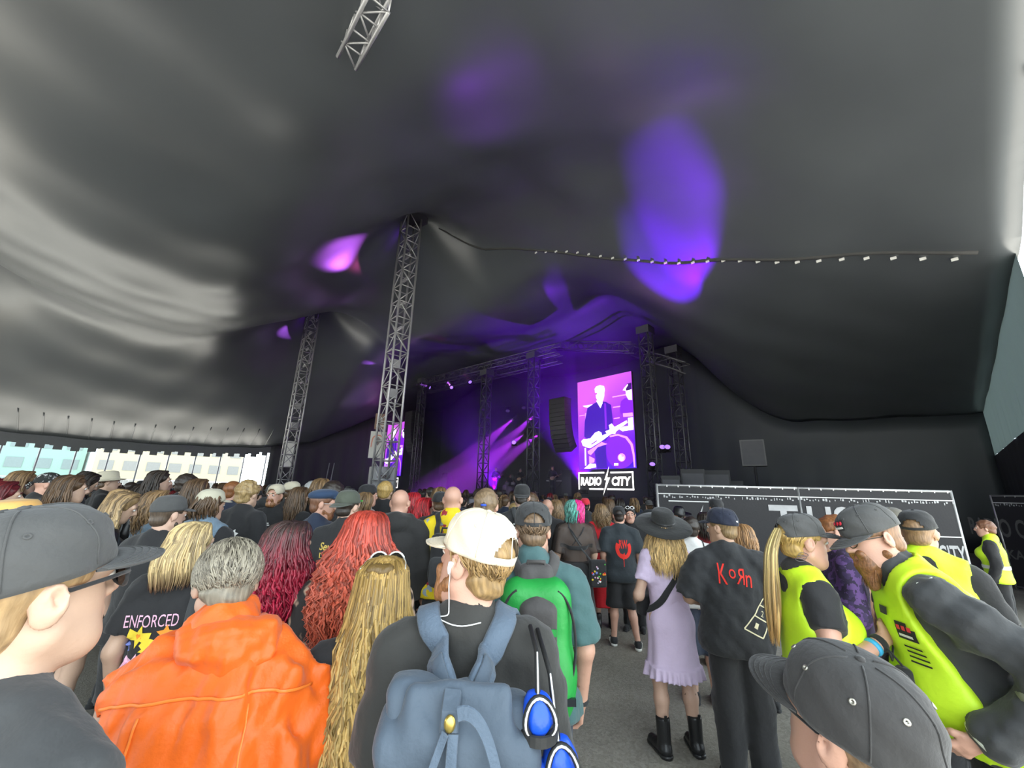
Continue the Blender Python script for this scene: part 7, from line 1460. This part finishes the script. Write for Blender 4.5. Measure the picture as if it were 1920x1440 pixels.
# ------------------------------------------------------------------ the crowd behind: a few builds, many individuals
CVAR = []
for nm, kw in (('dark hair, black tee', dict(hair='short', hairc=DARKHAIR, shirt=dict(m=BLACK, sleeve=.75))), ('long brown hair, black top', dict(fem=True, hair={'kind': 'long', 'len': .35}, hairc=BROWN, shirt=dict(m=BLACK, sleeve=.7))), ('long dark hair, leather jacket', dict(fem=True, hair={'kind': 'long', 'len': .3}, hairc=DARKHAIR, shirt=dict(m=LEATH, sleeve=1.9, name='jacket'))),
               ('black cap', dict(hair='buzz', hairc=BROWN, cap=dict(m=BLACK), shirt=dict(m=CHAR, sleeve=.75))), ('light hair, denim jacket', dict(fem=True, hair={'kind': 'long', 'len': .3}, hairc=LBROWN, shirt=dict(m=DKDEN, sleeve=1.9, name='jacket'))), ('bald, black hoodie', dict(skin='rosy', shirt=dict(m=BLACK, sleeve=1.9, hood=True, name='hoodie'))),
               ('brown hair, navy tee', dict(hair='short', hairc=BROWN, shirt=dict(m=NAVY, sleeve=.75))), ('red hair', dict(fem=True, hair={'kind': 'long', 'len': .28}, hairc=(.3, .02, .03), shirt=dict(m=BLACK, sleeve=.7))), ('grey cap, hoodie', dict(hair='short', hairc=BROWN, cap=dict(m=GREYC, yaw=180), shirt=dict(m=CHAR, sleeve=1.9, hood=True, name='hoodie'))), ('short blond hair', dict(hair='short', hairc=(.4, .28, .12), shirt=dict(m=BLACK, sleeve=.75))), ('olive shirt', dict(hair='short', hairc=DARKHAIR, shirt=dict(m=OLIVE, sleeve=1.9)))):
    p = make_person('crowd build', res='c', pos=(0, 0, 0), hands=False, face=False, legs=TR, skin=kw.pop('skin', 'mid'), w=1.08, **kw); CVAR.append((nm, p.e))
taken = [np.array(o.location[:2]) for o in bpy.data.objects if o.name.startswith('person') and o.parent is None and np.linalg.norm(o.location[:2]) > .1]
taken += [T(*MASTS[0])[:2]]*1; rs = np.random.RandomState(12); placed = []; used = set(); tries = 0
while len(placed) < 290 and tries < 60000:
    tries += 1; d = 5.2+21*rs.rand()**1.25; px = rs.uniform(-40, 1215); q = PX(px, 915, d); q[2] = 0; a_, b_ = q@UA, q@VB
    if a_ > 33 or b_ > 15.2 or b_ < -9: continue
    if px > 760 and d < 5.8: continue
    if px > 1010 and d < 8.2: continue
    if any(np.hypot(*(q[:2]-t)) < .52 for t in taken): continue
    if np.hypot(*(q[:2]-T(*MASTS[0])[:2])) < 1.3: continue
    k_ = rs.choice(len(CVAR), p=[.2, .16, .12, .12, .05, .05, .12, .03, .05, .05, .05]); taken.append(q[:2]); placed.append((q, k_, d, px))
zn = lambda px: 'by the opening' if px < 500 else 'near the mast' if px < 700 else 'before the stage' if px < 1000 else 'below the screen'
made = {}
for q, k_, d, px in placed:
    nm, src = CVAR[k_]; o = src if k_ not in used else copy_tree(src); used.add(k_)
    hh = rs.uniform(1.58, 1.86); o.location = q; s_ = hh/1.745; o.scale = (s_, s_, s_); o.rotation_euler = (0, 0, (rs.normal(0, 18)+(-28 if px < 450 else 0))*RAD)
    tag(o, None, 'person', 'crowd before the stage'); made.setdefault('%s crowd person with %s, %s' % ('near' if d < 9 else 'middle' if d < 15 else 'far', nm, zn(px)), []).append((px, o))
for lab, lst in made.items():
    for n_, (px, o) in enumerate(sorted(lst, key=lambda v: v[0])): o['label'] = lab+(', %s from left' % ORD[n_] if len(lst) > 1 else '')
for k_, (nm, src) in enumerate(CVAR):
    if k_ not in used:
        for c in list(src.children): bpy.data.objects.remove(c)
        bpy.data.objects.remove(src)
# band on stage
GUI = M('guitar_body', (.5, .3, .2), .3); 
def guitarist(px, py, d, label, hairc, yaw):
    p = make_person(label, (px, py, d), yaw, 'f', hair='short', hairc=hairc, skin='rosy', shirt=dict(m=BLACK, sleeve=1.9), legs=TR, armL=((-.28, .05, 1.15), (-.3, .22, 1.15)), armR=((.26, .0, 1.1), (.08, .2, 1.05)), hgt_scale=1.02, group='band on stage'); p.e.location.z = 1.65
    e = bag_root(p, 'electric_guitar', 'electric guitar held by the '+label, 'guitar', (0, .2, 1.)); e.location.z = 1.65+1.02; mk('body', *solid([Ell((.1, .2, 1.02), (.14, .03, .11)), Ell((.02, .2, 1.06), (.1, .03, .09))], .02), GUI, e); MB().tube([(.0, .2, 1.07), (-.5, .22, 1.3)], .018, 6).obj('neck', GUI, e); settle(e)
guitarist(930, 883, 27.5, 'guitarist at the left of the stage', (.5, .2, .15), 185); guitarist(976, 876, 28, 'singer with guitar at the stage centre', DARKHAIR, 175); guitarist(1036, 888, 24.6, 'musician at the right of the stage', BROWN, 190)
p = make_person('drummer seated behind the drum kit', (957, 884, 30.5), 180, 'f', hair='short', hairc=DARKHAIR, skin='rosy', shirt=dict(m=BLACK), legs=TR, hgt_scale=.95, group='band on stage', armL=((-.3, .1, 1.15), (-.25, .35, 1.2)), armR=((.3, .1, 1.15), (.25, .35, 1.2))); p.e.location.z = 1.45
